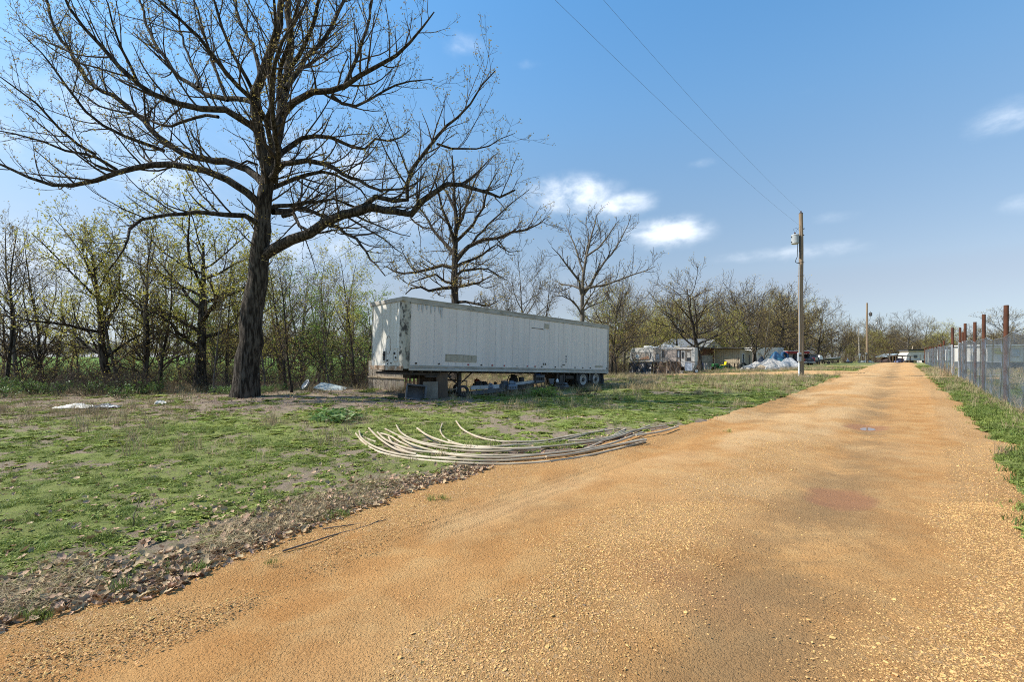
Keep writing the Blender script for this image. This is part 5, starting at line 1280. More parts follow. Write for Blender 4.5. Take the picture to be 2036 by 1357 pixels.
def tyre(name, label, loc, R_, w_, rot, m=rubber, rimm=None):
    o = thing(name, label, 'tyre', loc, rot=rot)
    b = MB(); b.lathe([(R_*.62, -w_*.45), (R_*.85, -w_*.5), (R_*.97, -w_*.4), (R_, -w_*.2), (R_, w_*.2), (R_*.97, w_*.4), (R_*.85, w_*.5), (R_*.62, w_*.45), (R_*.62, -w_*.45)], 24); b.build('tread', m, o, True)
    if rimm: b = MB(); b.lathe([(R_*.62, w_*.40), (R_*.55, w_*.25), (R_*.3, w_*.1), (R_*.2, w_*.25), (0, w_*.25)], 20); b.build('rim', rimm, o, True)
    return o
tyre('tyre_casing', 'small black tyre standing against the landing leg', at_px(921, 19.6, .26), .26, .14, (radians(84), 0, .5))
tyre('tyre_on_rim', 'small wheel with a pale rim standing behind the landing leg', at_px(909, 20.9, .24), .24, .12, (radians(86), 0, .9), rubber, rimw)
o = thing('orange_rag', 'orange rag draped over the dark motor under the trailer', 'rag', at_px(948, 21.5, .60))
b = MB(); b.sheet(lambda u, v: ((u-.5)*.22, (v-.5)*.2, .06*cos((u-.5)*5)*cos((v-.5)*4)+.04*sin(u*9+v*7)+.03), 8, 8); b.build('cloth', orange, o, True)
o = thing('hose', 'black hose looping over the black engine part under the trailer', 'hose', at_px(1010, 22.7, .25))
b = MB(); b.tube([(-.02, 0, 0), (-.03, 0, .3), (.05, 0, .52), (.2, .05, .56), (.34, .05, .5)], .022, 7); b.build('tube', black, o, True)
o = thing('white_jug', 'small white jug among the fittings beside the suspension', 'jug', at_px(1108, 23.6, .38))
b = MB(); b.lathe([(0, 0), (.07, 0), (.075, .02), (.075, .14), (.03, .19), (.03, .22), (0, .22)], 14); b.build('bottle', wht, o, True)
o = thing('grey_bracket', 'pale grey metal bracket propped under the trailer past the open case', 'bracket', at_px(1091, 23.3, .30), .4)
b = MB(); b.prism([(0, .3), (.34, .3), (.26, .02), (.08, .02)], 0, .04); b.box(.1, .24, -.1, 0, .02, .06); b.build('plate', pl_grey, o)
for k, (px, Y, lb) in enumerate([(985, 21.9, 'dark box lying deepest in the junk row behind the pale panel'), (975, 21.2, 'blue-grey square can behind the first pale panel')]):
    lump('tin_can', lb, 'can', px, Y, .22, .24, .2, .30, [pl_dark, pm('bluegrey', (.14, .18, .24))][k], 20+k, k*.6)

# ================================================================ litter at the wood edge
o = thing('white_dish', 'round white dish lying tilted on the dead leaves at the wood edge', 'dish', G(608, 777)+Vector((0, 0, .26)), rot=tuple(Vector((-.62, -.58, .53)).to_track_quat('Z', 'Y').to_euler()))
b = MB(); b.lathe([(0, -.06), (.12, -.06), (.22, -.02), (.27, .05), (.285, .05), (.27, .015), (.24, -.04), (.13, -.085), (0, -.085)], 26); b.build('bowl', wht, o, True)
b = MB(); b.lathe([(.27, .046), (.30, .052), (.30, .066), (.27, .062)], 26); b.build('rim', wht, o, True)
g = G(656, 776); o = thing('grey_sheet', 'flat greenish grey sheet lying tilted beside the white dish', 'panel', g+Vector((0, 0, .10)), rot=(radians(24), radians(9), -.32))
b = MB(); b.sheet(lambda u, v: ((u-.5)*1.55, (v-.5)*.62, .03*sin(u*3)), 8, 3); b.sheet(lambda u, v: ((u-.5)*1.55, (.5-v)*.62, .03*sin(u*3)-.012), 8, 3); b.build('plate', pm('zinc', (.40, .44, .42), (.30, .33, .31), 4, .45, c3=(.2, .22, .2), s3=7), o, True)
b = MB(); b.box(-.775, .775, -.325, -.311, -.012, .03); b.build('folded_edge', pm('zinc', (.4, .44, .42)), o)
def rag(name, label, cat, px, py, sx, sy, h, m, seed):
    g = G(px, py); g.z += .05; o = thing(name, label, cat, g)
    r = np.random.default_rng(seed); ph = r.uniform(0, 6, 6)
    def fn(u, v):
        x, y = (u-.5)*sx, (v-.5)*sy; q = max(0, 1-(2*u-1)**2)*max(0, 1-(2*v-1)**2)
        z = h*q**.6*(.6+.4*sin(u*8+ph[0])*sin(v*6+ph[1]))+.02*sin(u*23+ph[2]+v*9)*sin(v*17+ph[3])
        return (x+.04*sin(v*9+ph[4]), y+.05*sin(u*8+ph[5]), z+.005)
    b = MB(); b.sheet(fn, 30, 16); b.build('cloth', m, o, True); return o
cloth_w = pm('white_sheet', (.66, .62, .54), (.50, .46, .39), 5, .8)
rag('white_sheet', 'crumpled dirty white sheet lying on dead grass by the brambles', 'sheet', 150, 814, 1.15, .5, .14, cloth_w, 1)
rag('dark_rag', 'crumpled dark and white rag lying just past the crumpled white sheet', 'rag', 212, 813, .75, .4, .12, pm('dark_rag', (.05, .05, .055), (.10, .10, .10), 6, .8, c3=(.6, .6, .58), s3=9, t3=(.5, .58)), 2)
rag('pale_bag', 'small pale bag on dead leaves between white sheet and huge oak', 'bag', 318, 806, .32, .22, .11, cloth_w, 3)

# ================================================================ bent pipes on the verge
def cp7(x, y): return 680+x/2.909, 800+y/2.909
pipe_m = pm('pale_pipe', (.47, .39, .275), (.35, .275, .18), 2.5, .55, c3=(.34, .26, .16), s3=4, t3=(.6, .8), rand=.3)
PIPES = [
 ('long bent pale pipe nearest the road, its far end on the gravel', [(80, 195), (120, 240), (200, 290), (330, 325), (480, 345), (650, 358), (870, 368), (1100, 360), (1290, 340), (1500, 300), (1755, 235)]),
 ('long bent pale pipe lying just inside the one nearest the road', [(100, 188), (110, 220), (170, 262), (280, 305), (420, 328), (700, 350), (870, 354), (1060, 345), (1340, 315), (1560, 268), (1745, 225)]),
 ('short pale pipe with its raised end between the longest pipes', [(155, 178), (210, 230), (290, 280), (350, 305), (430, 322)]),
 ('pale pipe with yellow stain crossing the middle of the bundle', [(205, 205), (260, 250), (400, 300), (560, 320), (700, 340), (900, 350), (1150, 330), (1500, 280), (1740, 195)]),
 ('bent pale pipe in the middle of the bundle with a hooked near end', [(225, 200), (280, 210), (360, 250), (500, 290), (650, 310), (850, 320), (1100, 315), (1400, 280), (1640, 160)]),
 ('pale pipe starting behind the hooked one and running under its neighbours', [(250, 172), (330, 210), (430, 245), (560, 275), (720, 295), (950, 295), (1200, 270), (1480, 240), (1600, 210), (1780, 145)]),
 ('pale pipe with the highest pointing end at the near tips of the bundle', [(315, 158), (340, 195), (400, 230), (500, 260), (640, 275), (850, 290), (1200, 275), (1500, 235), (1690, 180), (1875, 150)]),
 ('shorter pale pipe ending in the grass in the middle of the bundle', [(435, 185), (500, 225), (620, 260), (780, 285), (1000, 295), (1150, 290)]),
 ('pale pipe with a strongly curled up end in the grass', [(580, 140), (570, 180), (610, 225), (700, 255), (850, 265), (1000, 255), (1200, 240), (1400, 195), (1530, 162)]),
 ('pale pipe furthest from the road, curving on the green grass', [(660, 130), (700, 175), (790, 215), (900, 238), (1030, 242), (1170, 235), (1360, 200), (1610, 162)]),
 ('short straight pale pipe lying inside the far ends of the bundle', [(1310, 240), (1450, 235), (1560, 215), (1635, 185)]),
 ('thin pale pipe whose end reaches furthest along the road edge', [(1700, 215), (1850, 190), (1945, 160)]),
 ('stub of pale pipe at the near tips of the bundle', [(120, 205), (160, 225), (200, 238)]),
 ('pale pipe wedged between its neighbours at the near side of the bundle', [(270, 225), (300, 265), (400, 312), (520, 335), (700, 335)]),
 ('pale pipe running straight under the hooked one', [(330, 230), (400, 268), (560, 308), (720, 326), (900, 330), (1150, 325), (1300, 305)]),
 ('greyish pale pipe on the road side of the far half of the bundle', [(1180, 352), (1320, 332), (1500, 290), (1640, 262), (1760, 240)])]
for k, (lb, pts) in enumerate(PIPES):
    q = [G(*cp7(a, b)) for (a, b) in pts]
    lift = .022+.018*(k % 4)
    q = [Vector((p.x, p.y, p.z+lift+(.05*max(0, 1-i/2.0) if i < 2 and k not in (12, 10, 11) else 0)*(.5+.5*((k*7) % 5)/4))) for i, p in enumerate(q)]
    pp_ = smooth_path([tuple(p) for p in q], .12); base = Vector(pp_[0])
    base.z = Hs(base.x, base.y)
    o = MB().tube([Vector(p)-base for p in pp_], .020, 9).build('bent_pipe', pipe_m, None, True); o.location = base
    tag(o, lb, 'pipe', 'bent pipes bundled on the verge')

# sticks on the road
stick_m = pm('stick', (.10, .075, .055), (.16, .125, .09), 5, .9)
for (lb, p0, p1, r_) in [('long dark twig lying from the leaf drift onto the gravel', (560, 1103), (755, 1040), .008), ('thin straight twig beside the long dark twig by the leaf drift', (640, 1058), (768, 1038), .006),
                         ('short black stick lying alone in the middle of the road', (1058, 1110), (1066, 1099), .008), ('crooked dark stick on the gravel at the bottom edge', (772, 1357), (806, 1330), .010),
                         ('tiny dark stick lying on the right-hand stretch of gravel ridge', (1157, 1214), (1172, 1208), .007), ('thin brown stick stuck upright in the near grass', (236, 1050), (268, 1008), .006)]:
    A, B = G(*p0), G(*p1); up = .02
    if 'upright' in lb: A = G(262, 1052); B = A+Vector((.05, .03, .28))
    pts = [A+(B-A)*f+Vector((.015*sin(f*9), .015*cos(f*11), up+.01*sin(f*7))) for f in np.linspace(0, 1, 8)]
    m0 = pts[0].copy(); o = MB().tube([p-m0 for p in pts], list(np.linspace(r_, r_*.5, 8)), 6).build('stick', stick_m); o.location = m0; tag(o, lb, 'stick', 'sticks on the ground')
# green bush and dead brush before the wheels
bd = brush_proto(31, .55, 26, leaf_green if False else bark_thin, leaf_green, (4, .06, .10, 1.0)).data
o = link('green_bush', bd); o.location = G(1083, 789); o.scale = (1.15, .8, .62); tag(o, 'fresh green leafy bush on the grass before the trailer wheels', 'bush')
bd2 = brush_proto(32, .62, 26, bark_thin, leaf_oak, None).data
o = link('brush_pile', bd2); o.location = G(1170, 788); o.scale = (1.5, .9, .6); tag(o, 'low pile of dark dead twigs on the grass before the trailer wheels', 'brush pile')
bd3 = brush_proto(33, 1.2, 40, twig_grey, leaf_oak, None).data
o = link('brush_heap', bd3); o.location = ground(262, 21.0); o.scale = (1.0, .9, .95); tag(o, 'rounded heap of grey tangled dead vines among the brambles', 'brush heap')
bd4 = brush_proto(34, .4, 22, twig_red, bramble_leaf, (4, .07, .10, 1.0)).data
o = link('weed_clump', bd4); o.location = G(672, 838); o.scale = (1.6, 1.0, .7); tag(o, 'broad dark green weed clump on the grass behind the pipes', 'weed')
# ================================================================ UTILITY POLES AND WIRES
pole_m = pm('pole_wood', (.31, .225, .145), (.20, .14, .09), 4, .9, .006, 24, c3=(.16, .115, .08), s3=6, t3=(.55, .72), stretch=(2.5, 2.5, .12))
pole_g = pm('pole_wood_grey', (.36, .32, .265), (.26, .22, .17), 4, .9, .006, 24, stretch=(2.5, 2.5, .12))
galv = pm('galvanised', (.42, .44, .46), (.33, .345, .36), 6, .42, metal=.3)
insul = pm('insulator', (.10, .06, .045), (.14, .08, .06), 4, .25)
can_m = pm('transformer_grey', (.40, .42, .42), (.32, .335, .335), 5, .45, c3=(.2, .16, .12), s3=7, t3=(.62, .8))
cable_m = pm('cable_black', (.02, .02, .022), (.035, .035, .036), 4, .6)
up = ground(1592.5, 32.0); Hp = 11.52
pole = thing('utility_pole', 'tall brown wooden utility pole with a grey transformer, standing on the verge', 'utility pole', up)
b = MB(); b.tube([(0.02*sin(k*.7), 0, -.1+(Hp+.1)*k/14) for k in range(15)], list(np.linspace(.185, .125, 15)), 18); b.build('shaft', pole_m, pole, True)
b = MB(); b.cyl((0, 0, Hp-.02), (0, 0, Hp+.06), .14, .10, 14); b.build('cap', steel, pole)
# transformer hangs on the side away from the road
M = Matrix.Translation((-.47, -.10, Hp-2.15))
tb = MB(); tb.lathe([(0, -.02), (.20, -.02), (.235, 0), (.235, .05), (.245, .055), (.245, .075), (.235, .08), (.235, .56), (.25, .565), (.25, .60), (.22, .64), (.08, .66), (0, .66)], 22, 0, M); tf = tb.build('transformer', can_m, pole, True)
b = MB()
for (x, y) in ((-.55, -.18), (-.42, -.05)): b.lathe([(.03, 0), (.06, .02), (.03, .04), (.055, .07), (.03, .09), (.05, .12), (.02, .15), (0, .17)], 10, 0, Matrix.Translation((x, y, Hp-1.52)))
b.build('bushing', insul, tf, True)
b = MB()
for z in (.12, .46): b.lathe([(.02, 0), (.04, .03), (.03, .06), (0, .07)], 8, 0, Matrix.Translation((-.70, -.12, Hp-2.15+z)) @ Matrix.Rotation(radians(-90), 4, 'Y'))
b.build('terminal', black, tf)
b = MB(); b.box(-.30, -.10, -.12, -.06, Hp-1.66, Hp-1.60); b.box(-.30, -.10, -.12, -.06, Hp-2.06, Hp-2.0); b.box(-.16, -.10, -.14, -.04, Hp-3.15, Hp-1.55); b.build('bracket', steel, pole)
b = MB(); b.tube([(-.36, -.22, Hp-2.18), (-.38, -.22, Hp-2.7), (-.40, -.22, Hp-3.1), (-.50, -.22, Hp-3.32), (-.52, -.22, Hp-3.45), (-.40, -.20, Hp-3.52), (-.18, -.16, Hp-3.5)], .022, 7); b.build('drop_cable', cable_m, pole, True)
b = MB(); b.tube([(-.55, -.18, Hp-1.38), (-.62, -.15, Hp-1.15), (-.40, -.1, Hp-1.02), (-.14, -.05, Hp-1.2)], .008, 5); b.tube([(-.42, -.05, Hp-1.38), (-.3, -.1, Hp-1.1), (-.1, -.1, Hp-.9)], .008, 5); b.build('jumper', cable_m, pole)
b = MB(); b.tube([(-.20, -.14, 1.15), (-.20, -.14, 4.2), (-.19, -.13, Hp-3.5)], .032, 8); b.build('conduit', galv, pole, True)
b = MB(); b.tube([(-.235, -.16, 0), (-.22, -.155, 1.1)], .055, 10); b.build('lower_conduit', wht, pole, True)
b = MB(); b.box(-.38, -.17, -.34, -.17, 1.12, 1.72, bev=.015); mt = b.build('meter_box', galv, pole)
b = MB(); b.lathe([(.075, 0), (.075, .06), (.05, .09), (0, .1)], 14, 0, Matrix.Translation((-.275, -.34, 1.55)) @ Matrix.Rotation(radians(90), 4, 'X')); b.build('meter', black, mt, True)
for z in (.62*Hp, .70*Hp): b = MB(); b.tube([(.2*cos(a), .2*sin(a), z) for a in np.linspace(0, 2*pi, 16)], .012, 4); b.build('strap', steel, pole)
for (dx, z) in ((.22, Hp-1.1), (.2, Hp-1.55)): b = MB(); b.cyl((.1, 0, z), (dx, 0, z+.02), .02, n=6); b.lathe([(.02, 0), (.04, .03), (.02, .08), (0, .09)], 8, 0, Matrix.Translation((dx, 0, z))); b.build('pin', steel, pole)
b = MB(); b.lathe([(.03, 0), (.06, .03), (.035, .06), (.055, .09), (.03, .12), (0, .13)], 10, 0, Matrix.Translation((0, 0, Hp+.06))); b.build('top_insulator', insul, pole, True)
# stones round its foot
stn = pm('pale_stone', (.52, .42, .30), (.42, .33, .23), 5, .9, .01, 18, rand=.3)
sme = []
for k in range(3):
    r = np.random.default_rng(k); b = MB(); b.lathe([(0, -.5), (.7, -.4), (1, 0), (.75, .38), (0, .5)], 8); V = np.array(b.v)*np.array([1, .75, .6])+r.normal(0, .07, (len(b.v), 3)); b.v = [tuple(v) for v in V]; sme.append(b.mesh('stone', stn))
for k in range(11):
    a = -2.9+k*.29; q = .42+tr.uniform(-.05, .14); x, y = up.x+q*1.15*cos(a), up.y+q*sin(a); o = link('stone', sme[k % 3]); s_ = tr.uniform(.09, .16); o.scale = (s_, s_, s_); o.location = (x, y, Hs(x, y)+.05); o.rotation_euler = (0, 0, tr.uniform(0, 6))
    tag(o, 'pale stone in the ring round the foot of the near utility pole', 'stone', 'stones round the utility pole')
# wires: sagging back over the viewer to a pole behind
prev = Vector((*xy(-35, -5.6), 0))
def wire(name, label, A, B, sag, r_=.0032):
    pts = [A+(B-A)*k/40+Vector((0, 0, -4*sag*(k/40)*(1-k/40))) for k in range(41)]
    o = MB().tube([p-A for p in pts], r_, 5).build(name, pm('wire_grey', (.13, .135, .14), (.10, .10, .105))); o.location = A; return tag(o, label, 'power line', 'overhead power lines')
wire('power_line', 'upper overhead wire running from the top of the near pole', up+Vector((0, 0, Hp+.16)), prev+Vector((0, 0, 11.7)), 1.62)
wire('power_line', 'lower overhead wire meeting the near pole at its transformer', up+Vector((.2, 0, Hp-1.05)), prev+Vector((-.4, .2, 10.5)), 1.45, .0032)
u2 = ground(1724, 86.7)
p2 = thing('utility_pole', 'far wooden utility pole with a small transformer by the road crest', 'utility pole', u2)
b = MB(); b.tube([(0, 0, -.1), (0, 0, 6), (0, 0, 11.4)], [.21, .18, .13], 12); b.build('shaft', pole_m, p2, True)
b = MB(); b.lathe([(0, 0), (.22, 0), (.24, .05), (.24, .6), (.2, .66), (0, .66)], 14, 0, Matrix.Translation((.62, -.1, 8.9))); b.cyl((.62, -.1, 9.56), (.62, -.1, 9.8), .04, n=6); b.build('transformer', steel, p2, True)
b = MB(); b.box(.1, .42, -.12, -.06, 9.3, 9.38); b.tube([(.55, -.1, 8.9), (.5, -.1, 8.2), (.2, -.1, 8.0)], .03, 5); b.build('bracket', steel, p2)
b = MB(); b.tube([(-.3, -.1, 0), (-.3, -.1, 1.7)], .06, 8); b.box(-.45, -.2, -.25, -.1, 1.55, 1.95); b.build('meter_post', galv, p2)
u3 = ground(1709, 84)
p3 = thing('light_pole', 'slim grey pole with a white meter box, beside the far utility pole', 'pole', u3)
b = MB(); b.tube([(0, 0, -.1), (-.1, 0, 3.5), (-.22, 0, 6.6)], [.11, .10, .08], 10); b.build('shaft', pole_g, p3, True)
b = MB(); b.box(-.26, .02, -.26, -.1, 1.3, 1.7, bev=.02); b.box(-.18, -.06, -.24, -.1, .9, 1.29); b.build('meter_box', wht, p3)
b = MB(); b.cyl((.18, -.05, 0), (.18, -.05, 3.4), .03, n=6); b.build('mast', steel, p3)

# ================================================================ OLD RECREATIONAL VEHICLE
rv_w = pm('rv_white', (.60, .575, .53), (.50, .475, .43), 2, .5, c3=(.33, .29, .24), s3=3, t3=(.58, .8), stretch=(1, 1, .3))
rv_t = pm('rv_tan', (.40, .345, .29), (.33, .285, .235), 2, .55, c3=(.25, .2, .15), s3=3, t3=(.6, .8))
rv_g = pm('rv_grey', (.42, .41, .40), (.34, .33, .32), 2, .55)
rv_d = pm('rv_stripe', (.055, .045, .042), (.08, .065, .055), 3, .6)
rv_br = pm('rv_brown_swoosh', (.36, .19, .11), (.42, .27, .18), 2, .55, stretch=(.4, 1, 2))
glass = pm('dark_glass', (.035, .042, .05), (.05, .06, .07), 2, .12, spec=.6)
glass_l = pm('pale_glass', (.40, .45, .50), (.30, .34, .38), 4, .2, spec=.6)
tarp_k = pm('black_tarp', (.020, .021, .024), (.035, .035, .038), 3, .38, c3=(.10, .10, .11), s3=5, t3=(.68, .8))
tarp_b = pm('brown_mesh', (.075, .05, .034), (.13, .085, .055), 3, .7, c3=(.22, .12, .06), s3=4, t3=(.6, .75))
rvp = ground(1253, 47.0); rv = thing('recreational_vehicle', 'old tan and white fifth-wheel camper standing behind sticks and black tarps', 'camper', rvp, -.50)
S = .00408; fx = lambda c: (c-170)*S; fz = lambda c: (990-c)*S
D = 2.3
# raised nose
b = MB(); prof = [(0.02, fz(640)), (2.34, fz(655)), (2.34, fz(318)), (.25, fz(320)), (.10, fz(345)), (.02, fz(420)), (-.06, fz(520))]; b.prism(prof, 0, D); b.build('nose', rv_w, rv)
b = MB(); b.box(2.345, fx(1690), .0, D, fz(660), fz(318), bev=.03); b.build('body', rv_t, rv)
b = MB(); b.prism([(fx(1385), fz(655)), (fx(1695), fz(655)), (fx(1695), fz(740)), (fx(1640), fz(885)), (fx(1480), fz(885)), (fx(1470), fz(800)), (fx(1385), fz(785))], .002, D-.1); b.build('rear_skirt', rv_g, rv)
b = MB(); b.box(fx(1395), fx(1605), -.03, .0, fz(690), fz(665)); b.box(fx(1480), fx(1640), -.02, .0, fz(870), fz(700)); b.build('rear_panel', pm('rv_blue_grey', (.36, .41, .48), (.3, .34, .40), 3, .5), rv)
b = MB(); b.box(fx(1615), fx(1700), -.02, D, fz(660), fz(330), bev=.02); b.build('end_cap', rv_w, rv)
b = MB(); b.box(fx(190), fx(745), -.016, -.002, fz(440), fz(428)); b.build('nose_stripe', rv_d, rv)
b = MB(); b.prism([(fx(205), fz(450)), (fx(630), fz(450)), (fx(650), fz(610)), (fx(240), fz(620)), (fx(215), fz(540))], -.012, -.003); b.build('swoosh_panel', rv_t, rv)
b = MB(); b.prism([(fx(420), fz(590)), (fx(600), fz(520)), (fx(640), fz(560)), (fx(630), fz(600)), (fx(430), fz(608))], -.020, -.0125); b.build('swoosh', rv_br, rv)
b = MB(); b.tube([(fx(205), -.02, fz(470)), (fx(240), -.02, fz(625)), (fx(640), -.02, fz(608)), (fx(668), -.02, fz(560)), (fx(668), -.02, fz(460))], .03, 5); b.tube([(fx(215), -.02, fz(480)), (fx(310), -.02, fz(610))], .022, 5); b.build('swoosh_line', rv_d, rv)
# round emblem: pale disc with a blue curl
M = Matrix.Translation((fx(350), -.022, fz(535))) @ Matrix.Rotation(radians(90), 4, 'X')
b = MB(); b.lathe([(0, .006), (.19, .006), (.20, 0)], 24, 0, M); em = b.build('emblem', pm('emblem_pale', (.55, .60, .62), (.48, .52, .54), 3, .5), rv)
b = MB(); b.tube([(fx(350)+.11*cos(a)*(.4+.1*a), -.034, fz(535)+.11*sin(a)*(.4+.1*a)) for a in np.linspace(.4, 5.2, 18)], .022, 5); b.build('curl', pm('emblem_blue', (.10, .22, .34)), em)
b = MB()
for (c0, c1, d0, d1) in ((380, 440, 375, 355), (450, 470, 368, 358), (490, 515, 372, 350), (205, 290, 400, 365), (370, 400, 420, 390)): b.box(fx(c0), fx(c1), -.014, -.003, fz(d0), fz(d1))
b.build('faded_letter', pm('faded', (.30, .33, .30), (.2, .22, .2)), rv)
def window(root, x0, x1, z0, z1, gm, y=-.03, fr=rv_d, pane=None):
    b = MB(); t_ = .035
    for q in ((x0-t_, x1+t_, z0-t_, z0), (x0-t_, x1+t_, z1, z1+t_), (x0-t_, x0, z0, z1), (x1, x1+t_, z0, z1)): b.box(q[0], q[1], y, y+.028, q[2], q[3])
    w_ = b.build('window', fr, root); b = MB(); b.box(x0, x1, y+.012, y+.024, z0, z1); b.build('pane', gm, w_)
    if pane:
        b = MB()
        for k in range(1, pane): b.box(x0, x1, y+.002, y+.011, z0+(z1-z0)*k/pane-.012, z0+(z1-z0)*k/pane+.012)
        b.box((x0+x1)/2-.01, (x0+x1)/2+.01, y+.001, y+.0115, z0, z1); b.build('muntin', rv_d if gm is glass_l else fr, w_)
    return w_
window(rv, fx(800), fx(872), fz(596), fz(475), glass_l, pane=3)
window(rv, fx(955), fx(995), fz(550), fz(412), glass)
b = MB(); b.box(fx(1015), fx(1290), -.09, -.003, fz(650), fz(368), bev=.015); b.build('slide_out', pm('slide_tan', (.40, .335, .29), (.36, .30, .255), 9, .6, stretch=(1, 1, 4)), rv)
window(rv, fx(1312), fx(1352), fz(562), fz(398), glass_l)
b = MB(); b.box(fx(1390), fx(1478), -.04, -.003, fz(780), fz(395), bev=.01); dr_ = b.build('door', rv_w, rv); window(dr_, fx(1415), fx(1445), fz(570), fz(438), glass, -.075)
w_ = window(rv, fx(1522), fx(1604), fz(645), fz(442), pm('blind', (.55, .52, .47), (.48, .45, .40), 3, .6)); b = MB(); b.box(fx(1522), fx(1604), -.022, -.0185, fz(645), fz(565)); b.build('lower_pane', glass, w_)
b = MB(); b.box(fx(925), fx(1640), -.10, -.003, fz(372), fz(335), bev=.012); b.build('awning_roll', rv_w, rv)
for c in (935, 1375): b = MB(); b.box(fx(c)-.03, fx(c)+.03, -.07, -.03, fz(655), fz(375)); b.build('awning_arm', rv_d if c == 1375 else rv_w, rv)
b = MB(); b.box(2.345, fx(1690), -.03, -.003, fz(668), fz(650)); b.box(.0, 2.34, -.03, -.003, fz(668), fz(645)); b.build('belt_rail', rail, rv)
b = MB(); b.prism([(fx(905), fz(312)), (fx(1150), fz(312)), (fx(1130), fz(245)), (fx(1040), fz(236)), (fx(910), fz(250))], .7, 1.4); ac = b.build('air_conditioner', wht, rv)
b = MB(); b.box(fx(915), fx(1030), .685, .699, fz(300), fz(262)); b.build('grille', rail, ac)
b = MB(); b.box(fx(1210), fx(1335), .8, 1.3, fz(314), fz(280), bev=.03); b.build('roof_vent', pm('vent_cream', (.60, .55, .42), (.5, .46, .35)), rv)
b = MB(); b.box(fx(690), fx(800), .8, 1.3, fz(316), fz(285), bev=.03); b.box(fx(440), fx(640), 1.2, 1.8, fz(318), fz(265), bev=.05); b.build('roof_vent', wht, rv)
for x in (fx(980), fx(1190)):
    M = Matrix.Translation((x, .15, .36)) @ Matrix.Rotation(radians(90), 4, 'X')
    b = MB(); b.lathe([(.2, -.1), (.33, -.1), (.36, -.06), (.36, .06), (.33, .1), (.2, .1)], 20, 0, M); wh = b.build('wheel', rubber, rv, True); b = MB(); b.lathe([(.2, .09), (.12, .03), (0, .04)], 16, 0, M); b.build('rim', galv, wh, True)
for x in (.6, 5.0): b = MB(); b.box(x, x+.09, .5, .6, -.02, fz(650)); b.build('jack', steel, rv)
def tarp(name, label, x0, x1, z1, m, seed, y=-.20, depth=.35):
    ph = np.random.default_rng(seed).uniform(0, 6, 8)
    o = thing(name, label, 'tarp', rv.matrix_basis @ Vector((x0, y, 0)), -.50)
    b = MB(); b.sheet(lambda u, v: ((x1-x0)*u, -depth*(1-v)**1.5+.10*sin(u*17+ph[0]+v*3)*sin(v*5+ph[1])+.05*sin(u*41+v*13+ph[2]), .01+(z1-.06*sin(u*pi*3+ph[3])**2)*v+.03*sin(u*23+ph[4])), 60, 18); b.build('sheet', m, o, True); return o
bpy.context.view_layer.update()
tarp('black_tarp', 'shiny black tarp bulging under the nose of the old camper', -.02, 2.25, 1.28, tarp_k, 2, -.25, .6)
tarp('brown_tarp', 'dark brown mesh tarp hung along the middle of the old camper', 2.28, 4.95, 1.33, tarp_b, 3, -.10, .12)
stk = pm('prop_stick', (.50, .42, .31), (.38, .30, .21), 3, .8)
stk_d = pm('prop_dark', (.10, .085, .07), (.15, .12, .1), 3, .8)
SP = [((170, 985), (368, 668), 'leaning pale pole propped at the very nose of the old camper'), ((235, 985), (352, 705), 'thin leaning pole just behind the one at the camper nose'), ((440, 985), (530, 690), 'leaning pale pole in front of the shiny black tarp'),
      ((760, 985), (765, 668), 'upright pale pole where black and brown tarps meet'), ((812, 962), (905, 735), 'leaning stick before the brown tarp, nearest the black one'), ((880, 945), (850, 668), 'thin dark stick behind the leaning one on the brown tarp'), ((1070, 940), (1072, 665), 'yellowish upright stick in the middle of the brown tarp'),
      ((1150, 935), (1155, 640), 'upright dark stick with bent hose top before the camper slide-out'), ((1292, 930), (1215, 640), 'dark stick leaning below the camper slide-out'), ((1230, 935), (1160, 880), 'low stick lying at the foot of the brown tarp'), ((1292, 900), (1288, 640), 'thin upright stick nearest the camper door')]
for k, (a, c, lb) in enumerate(SP):
    A = rv.matrix_basis @ Vector((fx(a[0]), -.42, max(-.01, fz(a[1])-.03))); B = rv.matrix_basis @ Vector((fx(c[0]), -.14, fz(c[1])))
    A.z = Hs(A.x, A.y)
    o = MB().tube([Vector((0, 0, 0)), (B-A)*.5+Vector((.015, 0, 0)), B-A], .030 if k < 4 else .024, 7).build('prop_stick', stk if k < 5 or k == 6 else stk_d); o.location = A; tag(o, lb, 'stick', 'sticks propped along the old camper')
o = thing('bent_hose', 'black hose arching over the sticks at the camper slide-out', 'hose', rv.matrix_basis @ Vector((fx(1080), -.2, fz(610))), -.50); b = MB(); b.tube([(0, 0, 0), (.15, 0, .05), (.28, 0, -.02), (.34, 0, -.2)], .03, 6); b.build('tube', cable_m, o, True)
o = thing('step_block', 'pale block used as a step under the camper door', 'block', rv.matrix_basis @ Vector((fx(1420), -.25, 0)), -.50); b = MB(); b.box(-.12, .12, -.12, .12, -.02, .40, bev=.01); b.box(-.16, .16, -.16, .16, .402, .45, bev=.01); b.build('block', rv_t, o)
tyre('tyre_on_rim', 'round pale wheel standing past the rear end of the old camper', ground(1384, 43.2)+Vector((0, 0, .26)), .26, .2, (radians(90), 0, .1), rubber, wht)

